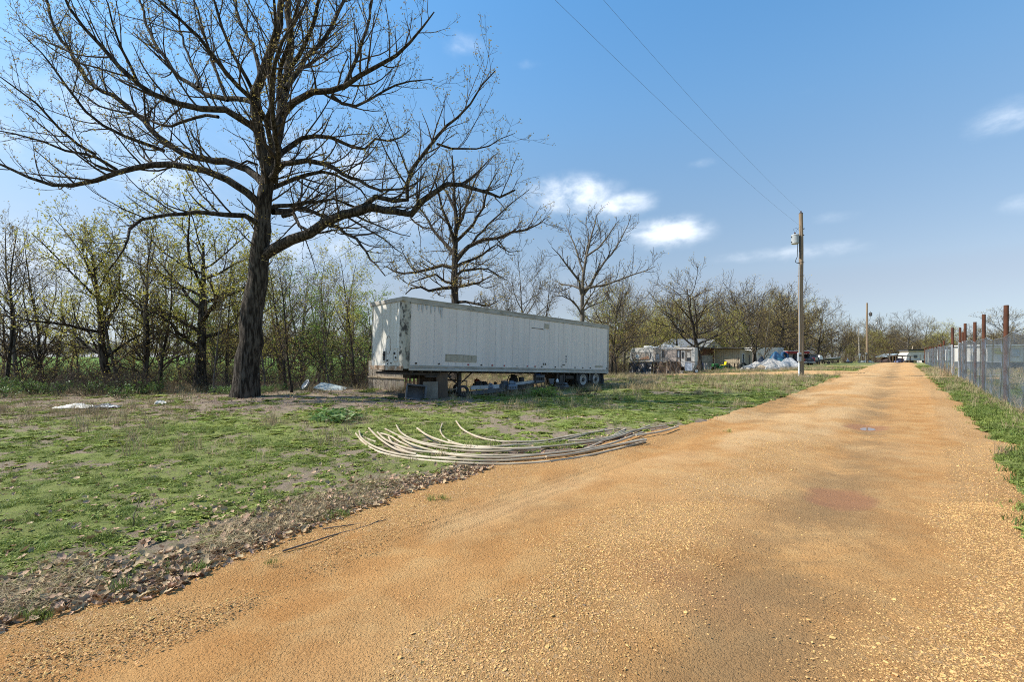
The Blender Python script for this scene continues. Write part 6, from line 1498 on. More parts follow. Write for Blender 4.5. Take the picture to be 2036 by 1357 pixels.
# ================================================================ SHED, PORCH, HOUSE
tan_wall = pm('tan_siding', (.47, .375, .255), (.40, .315, .21), 2, .8, stretch=(3, 1, .3))
roof_d = pm('dark_roof', (.05, .047, .045), (.085, .078, .07), 4, .8)
brn = pm('brown_board', (.16, .075, .042), (.095, .05, .032), 3, .85, stretch=(1, 1, .3), rand=.4)
bw0 = pm('door_brown', (.06, .045, .035), (.09, .07, .055)); ply = pm('grey_plywood', (.36, .315, .26), (.28, .24, .20), 2.5, .85, c3=(.2, .17, .14), s3=3)
sp_ = ground(1421, 58.0); q5 = .005037; ex = lambda c: (c-780)*q5; 
sh = thing('tan_shed', 'long tan board shed with a flat dark roof and a side window', 'shed', sp_, .0)
zt_ = 2.75; LF, LD = 2.95, 7.4
sh.rotation_euler = (0, 0, -radians(38))
for k in range(14):
    w_ = LF/14; b = MB(); b.box(k*w_+.008, (k+1)*w_-.008, -.012, .012, -.1, zt_); b.build('board', tan_wall, sh)
for k in range(24):
    w_ = LD/24; b = MB(); b.box(LF-.012, LF+.012, .02+k*w_+.006, .02+(k+1)*w_-.006, -.1, zt_-.03*k*w_); b.build('board', tan_wall, sh)
b = MB(); b.box(.02, LF-.02, .016, LD, -.1, zt_-.25); b.build('wall', tan_wall, sh)
b = MB()
for q in ((1.1, 1.18, 1.0, 2.2), (2.12, 2.2, 1.0, 2.2), (1.18, 2.12, 1.0, 1.08), (1.18, 2.12, 2.12, 2.2)): b.box(LF+.014, LF+.05, *q)
w_ = b.build('window', wht, sh); b = MB(); b.box(LF+.014, LF+.03, 1.18, 2.12, 1.08, 2.12); b.build('pane', glass, w_)
b = MB(); b.box(LF+.014, LF+.04, 5.2, 6.1, 0, 2.05); b.build('door', bw0, sh)
b = MB(); b.prism([(-.35, zt_+.06), (1.3, zt_+.20), (LF+.4, zt_+.10), (LF+.4, zt_+.02), (1.3, zt_+.11), (-.35, zt_-.02)], -.85, LD+.5); b.build('roof', roof_d, sh)
# lean-to porch on the camper side
po = thing('lean_to', 'open lean-to of brown boards with a dark sloping roof beside the tan shed', 'lean-to', ground(1340, 57.0))
pxm = .063; X0 = 0
b = MB(); b.prism([(-.6, 2.65), (2.0, 3.18), (5.05, 3.0), (5.05, 2.90), (2.0, 3.05), (-.6, 2.55)], -.4, 3.2); b.build('roof', roof_d, po)
for k in range(14):
    x_ = .1+k*.175; b = MB(); b.box(x_, x_+.168, .0, .03, 2.05, 2.62+min(.5, .2*x_)); b.build('board', brn, po)
for k in range(10):
    x_ = 3.52+k*.15; b = MB(); b.box(x_, x_+.144, .3, .33, 2.1, 2.88); b.build('board', brn, po)
for x_ in (2.45, 3.40, 5.0, .05): b = MB(); b.box(x_-.06, x_+.06, .0, .12, -.1, 2.95 if x_ > 1 else 2.6); b.build('post', brn, po)
for k in range(2): b = MB(); b.box(3.5+k*.76, 4.25+k*.76, .25, .28, .6, 2.07); b.build('plywood_sheet', ply, po)
b = MB(); b.box(0, 5.0, 3.0, 3.1, -.1, 2.8); b.build('back_wall', brn, po)
# house behind
shingle = pm('shingle', (.17, .175, .18), (.125, .13, .135), 6, .9, .01, 30, stretch=(1, 1, 3))
hz_ = thing('house', 'low house with a grey shingled roof behind the lean-to and shed', 'house', ground(1318, 70.0))
b = MB(); b.box(.6, 9.6, .6, 7.0, -.1, 2.9); b.build('wall', rv_w, hz_)
b = MB(); b.addf([(0, 0, 3.0), (10.1, 0, 3.0), (10.1, 7.6, 3.0), (0, 7.6, 3.0), (2.6, 3.8, 4.9), (8.6, 3.8, 4.9), (0, 0, 2.85), (10.1, 0, 2.85), (10.1, 7.6, 2.85), (0, 7.6, 2.85)],
                 [(0, 1, 5, 4), (1, 2, 5), (2, 3, 4, 5), (3, 0, 4), (6, 7, 1, 0), (7, 8, 2, 1), (8, 9, 3, 2), (9, 6, 0, 3), (9, 8, 7, 6)]); b.build('roof', shingle, hz_)
b = MB(); b.addf([(5.6, -1.2, 3.02), (9.4, -1.2, 3.02), (7.5, -1.2, 4.62), (5.6, 2.5, 3.02), (9.4, 2.5, 3.02), (7.5, 3.4, 4.62)], [(0, 2, 5, 3), (1, 4, 5, 2), (0, 3, 4, 1)]); b.build('gable_roof', shingle, hz_)
b = MB(); b.addf([(5.75, -1.0, 2.6), (9.25, -1.0, 2.6), (9.25, -1.0, 3.02), (7.5, -1.0, 4.45), (5.75, -1.0, 3.02)], [(0, 1, 2, 3, 4)]); gw = b.build('gable', rv_t, hz_)
window(gw, 7.1, 7.9, 3.2, 3.75, glass, -1.06, wht)
# clutter before the shed
bucket('blue_barrel', 'dark blue plastic barrel standing by the lean-to post', ground(1393, 54.5), .30, .29, .95, pm('barrel_blue', (.012, .03, .26), (.01, .025, .2), 3, .4), handle=False)['category'] = 'barrel'
o = thing('orange_tub', 'faded orange tub on a dark stand left of the blue barrel', 'tub', ground(1385, 54.6)); b = MB(); b.lathe([(0, .52), (.28, .52), (.36, .92), (.34, .92), (.26, .54), (0, .54)], 16); b.build('shell', pm('orange_tub', (.42, .19, .10), (.34, .15, .08)), o, True); b = MB(); b.cyl((-.2, 0, 0), (-.15, 0, .52), .03, n=6); b.cyl((.2, 0, 0), (.15, 0, .52), .03, n=6); b.cyl((0, .2, 0), (0, .15, .52), .03, n=6); b.build('leg', steel, o)
o = thing('chair_swing', 'dark metal frame hung with grey cloth beside the blue barrel', 'swing frame', ground(1397, 55))
fr_ = MB(); fr_.tube([(0, 0, 1.15), (.9, 0, 1.18), (1.3, 0, 1.05), (1.55, 0, .7), (1.6, 0, .25)], .035, 6); fr_.tube([(.15, 0, 1.1), (.35, 0, .0)], .03, 6); fr_.tube([(.75, 0, 1.1), (.85, 0, .0)], .03, 6); fr_.tube([(.0, .6, 1.15), (.9, .6, 1.18), (1.3, .6, 1.05)], .03, 6); fr_.tube([(.15, .6, 1.1), (.3, .6, 0)], .03, 6); fr_.tube([(.8, .6, 1.1), (.9, .6, 0)], .03, 6); fr_.build('frame', steel, o, True)
b = MB(); b.sheet(lambda u, v: (.12+.5*u, .1+.05*sin(u*12), .1+.85*v), 10, 4); b.build('cloth', pm('grey_cloth', (.42, .40, .37), (.32, .3, .28)), o, True)
grn = pm('mower_green', (.03, .13, .035), (.025, .10, .03), 3, .4); yel = pm('mower_yellow', (.72, .55, .02), (.62, .47, .02), 3, .45)
o = thing('riding_mower', 'green riding mower with a yellow seat parked before the tan shed', 'mower', ground(1432, 55.5), .05)
b = MB(); b.box(-1.0, -.25, -.28, .28, .42, .82, bev=.08); b.build('hood', grn, o); b = MB(); b.box(-.28, .65, -.34, .34, .32, .48, bev=.04); b.box(.25, .75, -.42, -.28, .48, .60, bev=.03); b.box(.25, .75, .28, .42, .48, .60, bev=.03); b.build('body', grn, o)
b = MB(); b.box(.15, .6, -.24, .24, .60, .70, bev=.04); M_ = Matrix.Translation((.56, 0, .68)) @ Matrix.Rotation(radians(12), 4, 'Y'); b.box(0, .09, -.24, .24, 0, .42, 0, M_, .04); b.build('seat', yel, o)
b = MB(); b.tube([(-.25, 0, .8), (-.08, 0, 1.02)], .02, 6); b.tube([(-.06+.0*cos(a), .16*cos(a), 1.02+.14*sin(a)) for a in np.linspace(0, 2*pi, 16)], .016, 5); b.build('steering_wheel', black, o)
b = MB(); b.box(-.55, .35, -.50, .50, .12, .30, bev=.05); b.build('mower_deck', grn, o)
for (x, r_, w_) in ((-.75, .20, .14), (.42, .30, .2)):
    for y in (-.42, .42):
        M = Matrix.Translation((x, y, r_)) @ Matrix.Rotation(radians(90 if y < 0 else -90), 4, 'X'); b = MB(); b.lathe([(r_*.5, -w_/2), (r_*.9, -w_/2), (r_, -w_*.3), (r_, w_*.3), (r_*.9, w_/2), (r_*.5, w_/2)], 18, 0, M); wh = b.build('wheel', rubber, o, True); b = MB(); b.lathe([(r_*.52, w_*.4), (r_*.3, w_*.2), (0, w_*.25)], 14, 0, M); b.build('rim', yel, wh, True)
o = thing('work_bench', 'dark wooden work bench standing before the shed, past the mower', 'bench', ground(1450, 55.5)); bw = pm('bench_brown', (.10, .06, .04), (.07, .045, .03), 3, .8)
b = MB(); b.box(0, 1.35, 0, .55, .82, .88); b.build('top', bw, o)
for (x, y) in ((.04, .04), (1.3, .04), (.04, .5), (1.3, .5), (.67, .04)): b = MB(); b.box(x-.05, x+.05, y-.05, y+.05, -.05, .818); b.build('leg', bw, o)
b = MB(); b.box(.05, 1.3, .02, .06, .30, .42); b.build('rail', bw, o)
lump('green_case', 'dark green machine case under the work bench', 'case', 1457, 55.3, 0, .7, .4, .36, grn, 41)
o = thing('shovel_rack', 'tall thin stake rising from the end of the work bench', 'stake', ground(1467.5, 55.6)); b = MB(); b.cyl((0, 0, 0), (.02, 0, 1.55), .035, n=6); b.box(-.02, .05, -.08, .08, 1.2, 1.55); b.build('shaft', bw, o)
tyre('tyre_casing', 'black tyre leaning at the end of the shed beside the work bench', ground(1478, 55.2)+Vector((0, 0, .45)), .45, .25, (radians(84), 0, .2))
o = thing('small_keg', 'dark keg with a pale lid between bench and leaning tyre', 'keg', ground(1472.5, 55.2)); b = MB(); b.lathe([(0, 0), (.2, 0), (.24, .3), (.2, .7), (0, .7)], 14); b.build('body', black, o, True); b = MB(); b.lathe([(.2, .702), (.22, .74), (0, .78)], 14); b.build('lid', tanpatch, o, True)
b = None
# white box trailer in the trees
o = thing('box_trailer', 'white box trailer half hidden by trunks behind the tarp heap', 'trailer', ground(1496, 70)); 
b = MB(); b.box(0, 3.95, 0, 2.4, .7, 3.15, bev=.03); b.build('body', rv_w, o); b = MB(); b.box(3.97, 5.0, .3, 2.4, .8, 3.15, bev=.03); b.build('end_box', pm('pale_steel', (.42, .45, .48), (.36, .39, .42), 2, .5), o)
for k in range(5): b = MB(); b.box(.1+k*.78, .16+k*.78, -.02, -.002, .75, 3.1); b.build('side_rib', rail_low, o)
for x in (1.2, 2.1): b = MB(); b.lathe([(.1, -.1), (.32, -.1), (.36, 0), (.32, .1), (.1, .1)], 16, 0, Matrix.Translation((x, .1, .36)) @ Matrix.Rotation(radians(90), 4, 'X')); b.build('wheel', rubber, o, True)
b = MB(); b.box(0, 3.9, .3, 2.1, .55, .698); b.build('chassis', steel, o)
# tarpaulin heaps
tw = pm('white_tarp', (.50, .455, .39), (.34, .31, .27), 3, .55, c3=(.12, .11, .10), s3=2.6, t3=(.55, .66))
tg = pm('grey_tarp', (.36, .36, .35), (.24, .24, .235), 3, .6, c3=(.07, .06, .05), s3=4, t3=(.6, .72))
tb_ = pm('tan_tarp', (.34, .26, .16), (.22, .16, .10), 3, .7)
tblue = pm('blue_tarp', (.03, .09, .17), (.02, .045, .10), 3, .5, c3=(.03, .14, .16), s3=2.5, t3=(.5, .65))
def heap(name, label, px0, px1, Y, hgt, m, seed, dep=2.4, sq=.6, fold=.16):
    g0, g1 = ground(px0, Y), ground(px1, Y); Lx = (g1-g0).length; o = thing(name, label, 'tarp', g0)
    ph = np.random.default_rng(seed).uniform(0, 6.28, 12)
    def fn(u, v):
        e = (1-abs(2*u-1)**4)**.5 if True else 0; c_ = max(0, 1-abs(2*v-1)**2.2)**sq
        z = hgt*c_*e*(.72+.28*sin(u*6+ph[0])*cos(v*2+ph[1]))
        fo = fold*((1-2*abs(sin(u*Lx*1.9+ph[2]+1.6*sin(v*3+ph[3])))**.7)*.8+sin(u*Lx*5.1+ph[4]+2*v)*.35)*(1-abs(2*v-1)*.3)
        return (Lx*u+.12*sin(v*7+ph[5]), dep*(v-.5)+fo*(.5+.9*(1-v))+.1*sin(u*5+ph[6]), z+.7*abs(fo)*c_**.5*e+.0)
    b = MB(); b.sheet(fn, int(Lx*16), 26); b.build('sheet', m, o, True); return o
heap('white_tarp', 'heap under a crumpled white tarp, at the shed end of the tarp row', 1479, 1512, 50.2, 1.0, tw, 1)
heap('white_tarp', 'crumpled grey-white tarp heap in the middle of the tarp row', 1506, 1558, 50.0, 1.22, tw, 2, fold=.22)
heap('grey_tarp', 'folded grey and white tarp heap against the near utility pole', 1540, 1584, 49.6, 1.25, tg, 3, fold=.24)
heap('tan_tarp', 'tan tarp lying between the crumpled white heaps', 1498, 1522, 49.2, .62, tb_, 4, 1.0)
heap('white_tarp', 'low fold of white tarp at the foot of the tarp row', 1520, 1550, 49.0, .5, tw, 8, 1.0)
heap('blue_tarp', 'dark blue-green tarp heap behind the white tarp row', 1522, 1566, 53.0, 2.0, tblue, 5, 2.2)
heap('dark_tarp', 'low dark tarp heap behind the white tarps on the shed side', 1505, 1530, 52.5, 1.5, pm('dark_blue_tarp', (.03, .04, .06), (.06, .07, .09)), 6, 1.4)
tyre('blue_ring', 'large blue tube ring lying on the blue-green tarp heap', ground(1560, 52.3)+Vector((0, 0, 1.50)), .48, .34, (radians(72), 0, .3), pm('ring_blue', (.012, .07, .15), (.012, .05, .11)))
# red canopy trailer, pickup, flat trailer
o = thing('canopy', 'red-edged flat canopy on posts behind the near utility pole', 'canopy', ground(1567, 74)); Lc = (1610-1567)/905*74
b = MB(); b.box(0, Lc, 0, 2.2, 1.98, 2.42, bev=.03); b.build('valance', pm('canopy_red', (.36, .045, .035), (.28, .035, .03), 3, .6), o); b = MB(); b.box(-.06, Lc+.06, -.06, 2.26, 2.422, 2.50); b.build('roof', wht, o)
for x in (.15, 1.2, 2.3, Lc-.15): b = MB(); b.box(x-.07, x+.07, .1, .24, -.1, 1.979); b.build('post', steel, o)
b = MB(); b.box(.3, 1.5, .8, .9, .8, 1.97); b.box(1.6, 2.8, .8, .9, .8, 1.97); b.build('side_screen', pm('screen_pale', (.55, .58, .58), (.5, .52, .52)), o); b = MB(); b.box(.1, Lc-.1, .3, 2.0, .35, .62); b.build('deck', steel, o)
o = thing('pickup_truck', 'dark blue pickup truck seen from behind past the near utility pole', 'pickup', ground(1601, 72), .12)
tk = pm('truck_blue', (.025, .035, .06), (.02, .028, .05), 3, .3, spec=.5)
b = MB(); b.box(0, 1.9, .25, 2.4, .55, 1.15, bev=.05); b.build('bed', tk, o); b = MB(); b.box(.08, 1.82, .235, .248, .60, 1.12); tg_ = b.build('tailgate', tk, o); b = MB(); b.box(.75, 1.15, .222, .234, .90, .98); b.build('handle', rimw, tg_)
b = MB(); b.prism([(.05, 1.152), (1.85, 1.152), (1.68, 1.72), (.22, 1.72)], 2.3, 3.6); b.build('cab', tk, o); b = MB(); b.prism([(.24, 1.22), (1.66, 1.22), (1.56, 1.62), (.34, 1.62)], 2.28, 2.299); b.build('rear_window', glass, o)
b = MB(); b.box(0.0, 1.9, 3.6, 5.2, .55, 1.15, bev=.08); b.build('hood', tk, o)
for x in (-.012, 1.70): b = MB(); b.box(x, x+.21, .22, .30, .72, 1.10, bev=.01); b.build('tail_light', redlamp, o)
b = MB(); b.box(-.03, 1.93, .12, .25, .40, .54, bev=.03); b.build('bumper', rimw, o); b = MB(); b.box(.72, 1.18, .10, .119, .42, .52); b.build('licence_plate', wht, o)
for x in (.02, 1.62):
    for y in (.9, 4.3): b = MB(); b.lathe([(.1, -.13), (.33, -.13), (.37, -.08), (.37, .08), (.33, .13), (.1, .13)], 18, 0, Matrix.Translation((x+.13, y, .37)) @ Matrix.Rotation(radians(90), 4, 'Y')); b.build('wheel', rubber, o, True)
o = thing('dark_van', 'dark vehicle with a white fender parked close past the pickup', 'vehicle', ground(1616, 73), .0)
b = MB(); b.box(0, 1.5, .2, 3.6, .42, 1.28, bev=.10); b.build('body', tk, o); b = MB(); b.prism([(.1, 1.282), (1.4, 1.282), (1.15, 1.72), (.2, 1.72)], .6, 2.8); b.build('cabin', glass, o); b = MB(); b.lathe([(0, .02), (.22, .02), (.24, 0)], 14, 0, Matrix.Translation((.26, .19, .98)) @ Matrix.Rotation(radians(90), 4, 'X')); b.build('round_lamp', redlamp, o)
b = MB(); b.box(.52, .98, .17, .198, .78, 1.2); b.build('panel', tanpatch, o); b = MB(); b.prism([(1.2, .9), (1.75, .9), (1.72, 1.25), (1.55, 1.55), (1.3, 1.6)], .15, 1.2); b.build('fender', wht, o)
for x in (.2, 1.3):
    for y in (.5, 3.1): b = MB(); b.lathe([(.1, -.1), (.28, -.1), (.31, 0), (.28, .1), (.1, .1)], 16, 0, Matrix.Translation((x, y, .31)) @ Matrix.Rotation(radians(90), 4, 'Y')); b.build('wheel', rubber, o, True)
o = thing('flat_boat', 'long low grey boat on a small trailer at the grass edge', 'boat', ground(1634, 76)); hull = pm('hull_grey', (.20, .215, .225), (.13, .14, .15), 3, .5)
b = MB(); b.sheet(lambda u, v: (3.6*u, -.65*cos(pi*v)*(1-u**4*.95)+.65, .52+.12*u+.40*abs(cos(pi*v))**1.5+.22*u**3), 16, 12); b.sheet(lambda u, v: (3.6*u, .61*cos(pi*v)*(1-u**4*.95)+.65, .56+.12*u+.38*abs(cos(pi*v))**1.5+.22*u**3), 16, 12); b.build('hull', hull, o, True)
b = MB(); b.tube([(0, 0, .94), (1.8, 0, 1.0), (2.9, .18, 1.12), (3.58, .6, 1.28)], .035, 6); b.build('gunwale', galv, o)
b = MB(); b.box(.2, 3.0, .5, .58, .36, .44); b.box(.2, 3.0, .74, .82, .36, .44); b.box(1.1, 1.2, .1, 1.2, .3, .36); b.build('trailer_frame', steel, o)
for y in (.05, 1.25): b = MB(); b.lathe([(.08, -.08), (.25, -.08), (.28, 0), (.25, .08), (.08, .08)], 14, 0, Matrix.Translation((1.15, y, .28)) @ Matrix.Rotation(radians(90), 4, 'X')); b.build('wheel', rubber, o, True)
o = thing('small_dinghy', 'small dark craft with a pale fin lying past the grey boat', 'boat', ground(1681, 84)); b = MB(); b.prism([(0, .25), (.15, .05), (1.2, .05), (1.5, .3)], 0, .7); b.build('hull', tk, o); b = MB(); b.prism([(.45, .32), (1.0, .32), (.65, .95)], .3, .36); b.build('fin', pm('fin_pale', (.55, .55, .62)), o)
tall = proto('tall_straw', blades(40, 1.0, .28, .008, 40, .35), dry_mat).data
for (px, Y, s_, lb) in ((1633, 50, 1.1, 'tall tan grass clump on the verge past the near utility pole'), (1613, 48, .7, 'small tan grass clump right beside the near utility pole'), (1622, 49, .65, 'small tan grass clump second from the near utility pole'), (1884, 30.5, 1.35, 'tall tan grass clump at the open gate post'), (1862, 32, .8, 'short tan grass tuft by the side track'), (1872, 31, .7, 'short tan grass tuft beside the tall clump at the gate')):
    o = link('tall_grass', tall); o.location = ground(px, Y); o.scale = (s_, s_, s_); tag(o, lb, 'grass clump', 'tall tan grass clumps')

# ================================================================ BEYOND THE ROAD CREST
cw = thing('white_camper', 'small white camper with one dark square window past the road crest', 'camper', ground(1803, 95), 0)
cs = 95/905/13.571; gx_ = lambda c: (c-575)*cs; gz_ = lambda c: (860-c)*cs+.42
b = MB(); b.prism([(gx_(555), gz_(850)), (gx_(1065), gz_(850)), (gx_(1065), gz_(630)), (gx_(640), gz_(630)), (gx_(590), gz_(680))], 0, 2.2); b.build('body', rv_w, cw)
b = MB(); b.box(gx_(620), gx_(1062), -.05, 2.2, gz_(628), gz_(600)); b.build('eave', tanpatch, cw); b = MB(); b.box(gx_(590), gx_(1060), -.3, 2.5, gz_(585), gz_(548)); b.build('roof_cover', black, cw); b = MB(); b.box(gx_(600), gx_(1055), -.05, 2.2, gz_(599), gz_(586)); b.build('roof_beam', wht, cw)
window(cw, gx_(765), gx_(850), gz_(775), gz_(710), glass, -.06, black)
b = MB(); b.box(gx_(565), gx_(930), -.03, -.003, gz_(828), gz_(812)); b.build('blue_stripe', pm('stripe_blue', (.12, .25, .42)), cw); b = MB(); b.box(gx_(925), gx_(950), -.04, -.003, gz_(845), gz_(690)); b.build('door_frame', tanpatch, cw); b = MB(); b.box(gx_(1030), gx_(1064), -.05, -.003, gz_(800), gz_(700)); b.build('end_shutter', rust, cw)
for x in (1.2, 3.6): b = MB(); b.lathe([(.1, -.1), (.3, -.1), (.33, 0), (.3, .1), (.1, .1)], 14, 0, Matrix.Translation((x, .12, .33)) @ Matrix.Rotation(radians(90), 4, 'X')); b.build('wheel', rubber, cw, True)
o = MB().tube([(0, 0, 0), (.35, .1, .95)], .06, 6).build('leaning_post', stk); o.location = cw.matrix_basis @ Vector((gx_(685), -.2, gz_(585)+.0)); tag(o, 'pale stick leaning on the roof edge of the small white camper', 'stick')
bl = pm('roof_bluegrey', (.30, .36, .38), (.22, .26, .28), 3, .5)
lt = thing('low_barn', 'low grey-roofed barn beside the small white camper', 'barn', ground(1764, 98)); 
b = MB(); b.prism([(-.2, 1.35), (1.9, 2.0), (4.6, 1.75), (4.6, 1.62), (1.9, 1.86), (-.2, 1.22)], -.6, 3.0); b.build('roof', bl, lt)
for x in (.4, 1.1, 2.3, 3.1, 4.3): b = MB(); b.box(x-.07, x+.07, -.2, 0, -.1, 1.5); b.build('post', stk, lt)
b = MB(); b.box(.3, 4.4, 2.0, 2.1, -.1, 1.45); b.build('back_wall', bw, lt); b = MB(); b.box(.3, 1.0, .3, .4, 0, 1.1); b.box(2.4, 3.0, .3, .4, 0, 1.1); b.build('front_board', pl_grey, lt)
lt2 = thing('grey_lean_to', 'grey roofed shelter right of the far pole, lowest of the roofs', 'shelter', ground(1778, 92)); b = MB(); b.prism([(0, 1.55), (3.3, 1.35), (3.3, 1.22), (0, 1.42)], -.6, 2.2); b.build('roof', pl_grey, lt2)
for x in (.2, 1.5, 3.1): b = MB(); b.box(x-.06, x+.06, -.2, -.08, -.1, 1.3); b.build('post', bw, lt2)
b = MB(); b.prism([(.9, .15), (2.0, .15), (2.3, .75), (1.5, .95)], .2, 1.2); b.build('tarped_load', pm('violet_tarp', (.22, .25, .42), (.16, .18, .3)), lt2)
heap('brown_pile', 'low brown scrap pile at the road end before the barn', 1745, 1768, 92, .85, pm('scrap', (.10, .055, .035), (.06, .04, .03)), 9, 1.2)
heap('pale_cover', 'low pale cover on the grass at the foot of the far pole', 1706, 1732, 90, .55, pm('cover_grey', (.30, .34, .32), (.22, .25, .24)), 10, 1.2)

# ================================================================ FENCE
post_r = pm('rusty_post', (.110, .037, .016), (.062, .023, .012), 6, .85, .003, 30, c3=(.19, .078, .036), s3=5, t3=(.58, .75), stretch=(1, 1, .35))
wire_m = pm('fence_wire', (.25, .28, .31), (.19, .21, .235), 6, .5, metal=.3)
TF = 2.76
def fpt(s, z=0):
    x, y = xy(s, TF); return Vector((x, y, Hs(x, y)+z))
def chain(s0, s1, top0, top1, name, label, posts, gposts, seed):
    A = fpt(s0); f = thing(name, label, 'fence', A)
    off = lambda p: p-A
    topf = lambda s: top0+(top1-top0)*(s-s0)/(s1-s0)+.06*sin(s*.9+seed)+.05*sin(s*2.1)
    bow = lambda s, v: .05*sin(s*1.3+seed)*sin(pi*min(1, v))+.03*sin(s*3.1+v*2)
    nrmv = Vector((RD[1], -RD[0], 0))
    def pt(s, v):
        return fpt(s, .03+v*(topf(s)-.03))+nrmv*(bow(s, v)-.09)
    mb = MB(); sp = .085; Hh = (top0+top1)/2; n = int((s1-s0)/sp); rr = .0025
    for q in range(-int(Hh/sp)-1, n+1):
        for sg in (1, -1):
            sa = s0+q*sp if sg > 0 else s0+q*sp+Hh; pts = []
            for k in range(5):
                v = k/4; s = sa+sg*Hh*v
                if s0 <= s <= s1: pts.append(off(pt(s, v)+nrmv*.003*sg))
            if len(pts) > 1: mb.tube(pts, rr, 3, cap=False)
    mb.build('chain_link', wire_m, f, kind='stuff')
    b = MB(); b.tube([off(pt(s, 1.0)) for s in np.linspace(s0, s1, 60)], .012, 6); b.build('top_wire', wire_m, f, True)
    b = MB(); b.tube([off(pt(s, .02)) for s in np.linspace(s0, s1, 60)], .005, 4); b.build('bottom_wire', wire_m, f)
    for (s, h, ln, rad) in posts:
        p = off(fpt(s)); b = MB(); b.cyl(p-Vector((0, 0, .1)), p+Vector((ln*RD[0], ln*RD[1], h)), rad, n=12); b.cyl(p+Vector((ln*RD[0], ln*RD[1], h)), p+Vector((ln*RD[0], ln*RD[1], h+.006)), rad*.97, rad*.9, 12); b.build('post', post_r, f, True)
    for (s, h) in gposts:
        p = off(fpt(s)); b = MB(); b.cyl(p-nrmv*.02-Vector((0, 0, .1)), p-nrmv*.02+Vector((0, 0, h)), .036, n=10); b.lathe([(.04, 0), (.04, .03), (0, .05)], 10, 0, Matrix.Translation(p-nrmv*.02+Vector((0, 0, h)))); b.build('line_post', galv, f, True)
    return f
# posts measured by bearing: (distance along the road, height)
def s_at(px): 
    k = (px-CX)/FPX; Y = TF/(k*RD[1]-RD[0]); return k*Y*RD[0]+Y*RD[1], Y
def hgt(px, py):
    s, Y = s_at(px); p = fpt(s); return s, EYE+(HY-py)/FPX*Y-p.z
pr = []
for (px, py, ln, rad) in ((2000, 608, -.08, .068), (1956, 626, -.05, .066), (1938.5, 641, 0, .066), (1919, 644, -.05, .068), (1914.5, 661, 0, .06), (1909, 652, 0, .062)):
    s, h = hgt(px, py); pr.append((s, h, ln, rad))
chain(8.0, 41.0, 2.40, 2.25, 'chain_link_fence', 'near stretch of silver chain-link fence on tall rusty posts beside the road', pr+[(15.0, 3.35, 0, .068), (9.5, 3.4, 0, .068)], [(s_at(1956)[0]+.15, 2.3), (s_at(1916)[0]+.3, 2.3), (s_at(1907)[0], 2.3), (40.9, 2.25)], 1.0)
pr = []
for (px, py, ln) in ((1877, 678, .0), (1871.5, 684, .0), (1867, 686, .1), (1861.5, 689, 0), (1856, 690, .15), (1848, 690, 0), (1842, 691, 0), (1839, 692, 0), (1851, 690, -.1)):
    s, h = hgt(px, py); pr.append((s, min(h, 3.4), ln, .075))
chain(46.5, 100.0, 2.25, 2.2, 'chain_link_fence', 'far stretch of chain-link fence on rusty posts running to the road crest', [(46.6, 3.5, .35, .08), (47.3, 3.2, -.25, .07)]+pr, [(s, 2.2) for s in (52, 60, 70, 84)], 2.0)
# gate between them, swung in
g0 = fpt(45.6); gate = thing('gate', 'silver chain-link gate swung open between the two fence stretches', 'gate', g0, math.atan2(RD[1], RD[0])-radians(78))
gw_, gh = 2.6, 2.0
b = MB()
for (a, c) in (((0, 0, .08), (0, 0, gh)), ((gw_, 0, .08), (gw_, 0, gh)), ((0, 0, gh), (gw_, 0, gh)), ((0, 0, .08), (gw_, 0, .08)), ((0, 0, 1.0), (gw_, 0, 1.0))): b.cyl(a, c, .026, n=8)
b.build('gate_frame', galv, gate, True)
b = MB()
for q in range(-int(gh/.062), int(gw_/.062)):
    for sg in (1, -1):
        sa = q*.062 if sg > 0 else q*.062+gh; A = max(0, min(1, (0-sa)/(sg*gh))) ; 
        v0, v1 = sorted(((0-sa)/(sg*gh), (gw_-sa)/(sg*gh))); v0, v1 = max(0, v0), min(1, v1)
        if v1 > v0+.02: b.tube([(sa+sg*gh*v0, .003*sg, .08+v0*(gh-.08)), (sa+sg*gh*v1, .003*sg, .08+v1*(gh-.08))],   .0017, 3, cap=False)
b.build('chain_link', wire_m, gate, kind='stuff')
b = MB(); b.cyl((-.1, 0, -.1), (-.1, 0, 2.25), .045, n=10); b.build('gate_post', galv, gate, True)
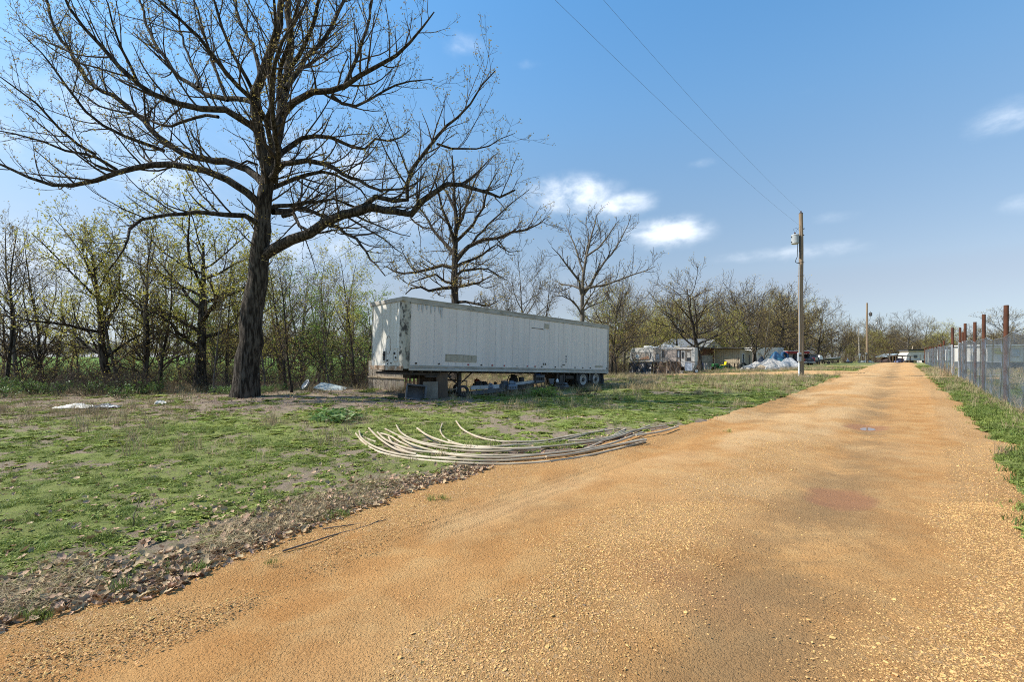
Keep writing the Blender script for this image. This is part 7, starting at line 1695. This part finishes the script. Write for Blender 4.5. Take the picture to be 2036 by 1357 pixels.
# mobile home and others beyond the fence
mhp = ground(1962, 44.0); mh = thing('mobile_home', 'white mobile home with a yellow sign, seen through the chain-link fence', 'mobile home', mhp, -.03)
b = MB(); b.box(0, 12, 0, 3.6, .75, 2.35, bev=.03); b.build('body', rv_w, mh)
b = MB(); b.box(-.15, 12.15, -.2, 3.8, 2.352, 2.46); b.build('roof', wht, mh); b = MB(); b.box(.1, 11.9, .1, 3.5, -.1, .748); b.build('skirting', pl_grey, mh)
for k in range(7):
    b = MB(); b.box(.05+k*1.7, .13+k*1.7, -.025, -.002, .78, 2.33); b.build('side_rib', rail_low, mh)
for x in (2.35, 4.1, 5.9): window(mh, x, x+.7, 1.3, 2.0, glass_l, -.05, rail)
b = MB(); n = 24; ring = [(1.12+.55*cos(2*pi*k/n), -.035, 1.88+.30*sin(2*pi*k/n)) for k in range(n)]; b.tube(ring+[ring[0]], .05, 5); b.addf([(1.12, -.03, 1.88)]+ring, [(0, k+1, (k+1) % n+1) for k in range(n)]); sg_ = b.build('oval_sign', pm('sign_yellow', (.62, .50, .06), (.5, .42, .07), 8, .5), mh)
b = MB()
for k in range(6): b.box(.74+k*.13, .80+k*.13, -.05, -.041, 1.80+.03*(k % 2), 1.97-.02*(k % 3))
b.build('worn_lettering', pm('sign_dark', (.22, .2, .05)), sg_)
o = thing('white_van', 'white box van standing far behind the open gate', 'van', ground(1884, 74)); b = MB(); b.box(0, 4.2, 0, 2, .5, 2.3, bev=.06); b.build('body', wht, o); b = MB(); b.box(.3, 1.4, -.015, -.002, 1.4, 2.0); b.build('side_window', glass, o)
for x in (.7, 3.4): b = MB(); b.lathe([(.1, -.1), (.33, -.1), (.36, 0), (.33, .1), (.1, .1)], 16, 0, Matrix.Translation((x, .08, .36)) @ Matrix.Rotation(radians(90), 4, 'X')); b.build('wheel', rubber, o, True)
o = thing('white_shelter', 'pale low building far behind the distant fence posts', 'building', ground(1846, 104)); b = MB(); b.box(0, 5.5, 0, 3, 0, 2.3); b.build('wall', rv_w, o); b = MB(); b.prism([(-.2, 2.3), (5.7, 2.3), (5.6, 2.5), (-.1, 2.5)], -.3, 3.3); b.build('roof', tanpatch, o)
for x in (.8, 2.3, 3.8): window(o, x, x+.7, .8, 1.8, glass, -.05, rail)
o = thing('white_car', 'white parked car behind the fence beyond the gate', 'car', ground(1916, 62), .05)
b = MB(); b.prism([(0, .35), (4.2, .35), (4.2, .8), (3.9, .92), (3.1, .98), (2.6, 1.40), (1.2, 1.42), (.6, .98), (0, .9)], 0, 1.7); b.build('body', wht, o); b = MB(); b.prism([(.85, .99), (2.9, .99), (2.5, 1.34), (1.3, 1.36)], -.012, -.002); b.build('side_window', glass, o)
for x in (.8, 3.3): b = MB(); b.lathe([(.1, -.1), (.29, -.1), (.32, 0), (.29, .1), (.1, .1)], 16, 0, Matrix.Translation((x, .08, .32)) @ Matrix.Rotation(radians(90), 4, 'X')); b.build('wheel', rubber, o, True)
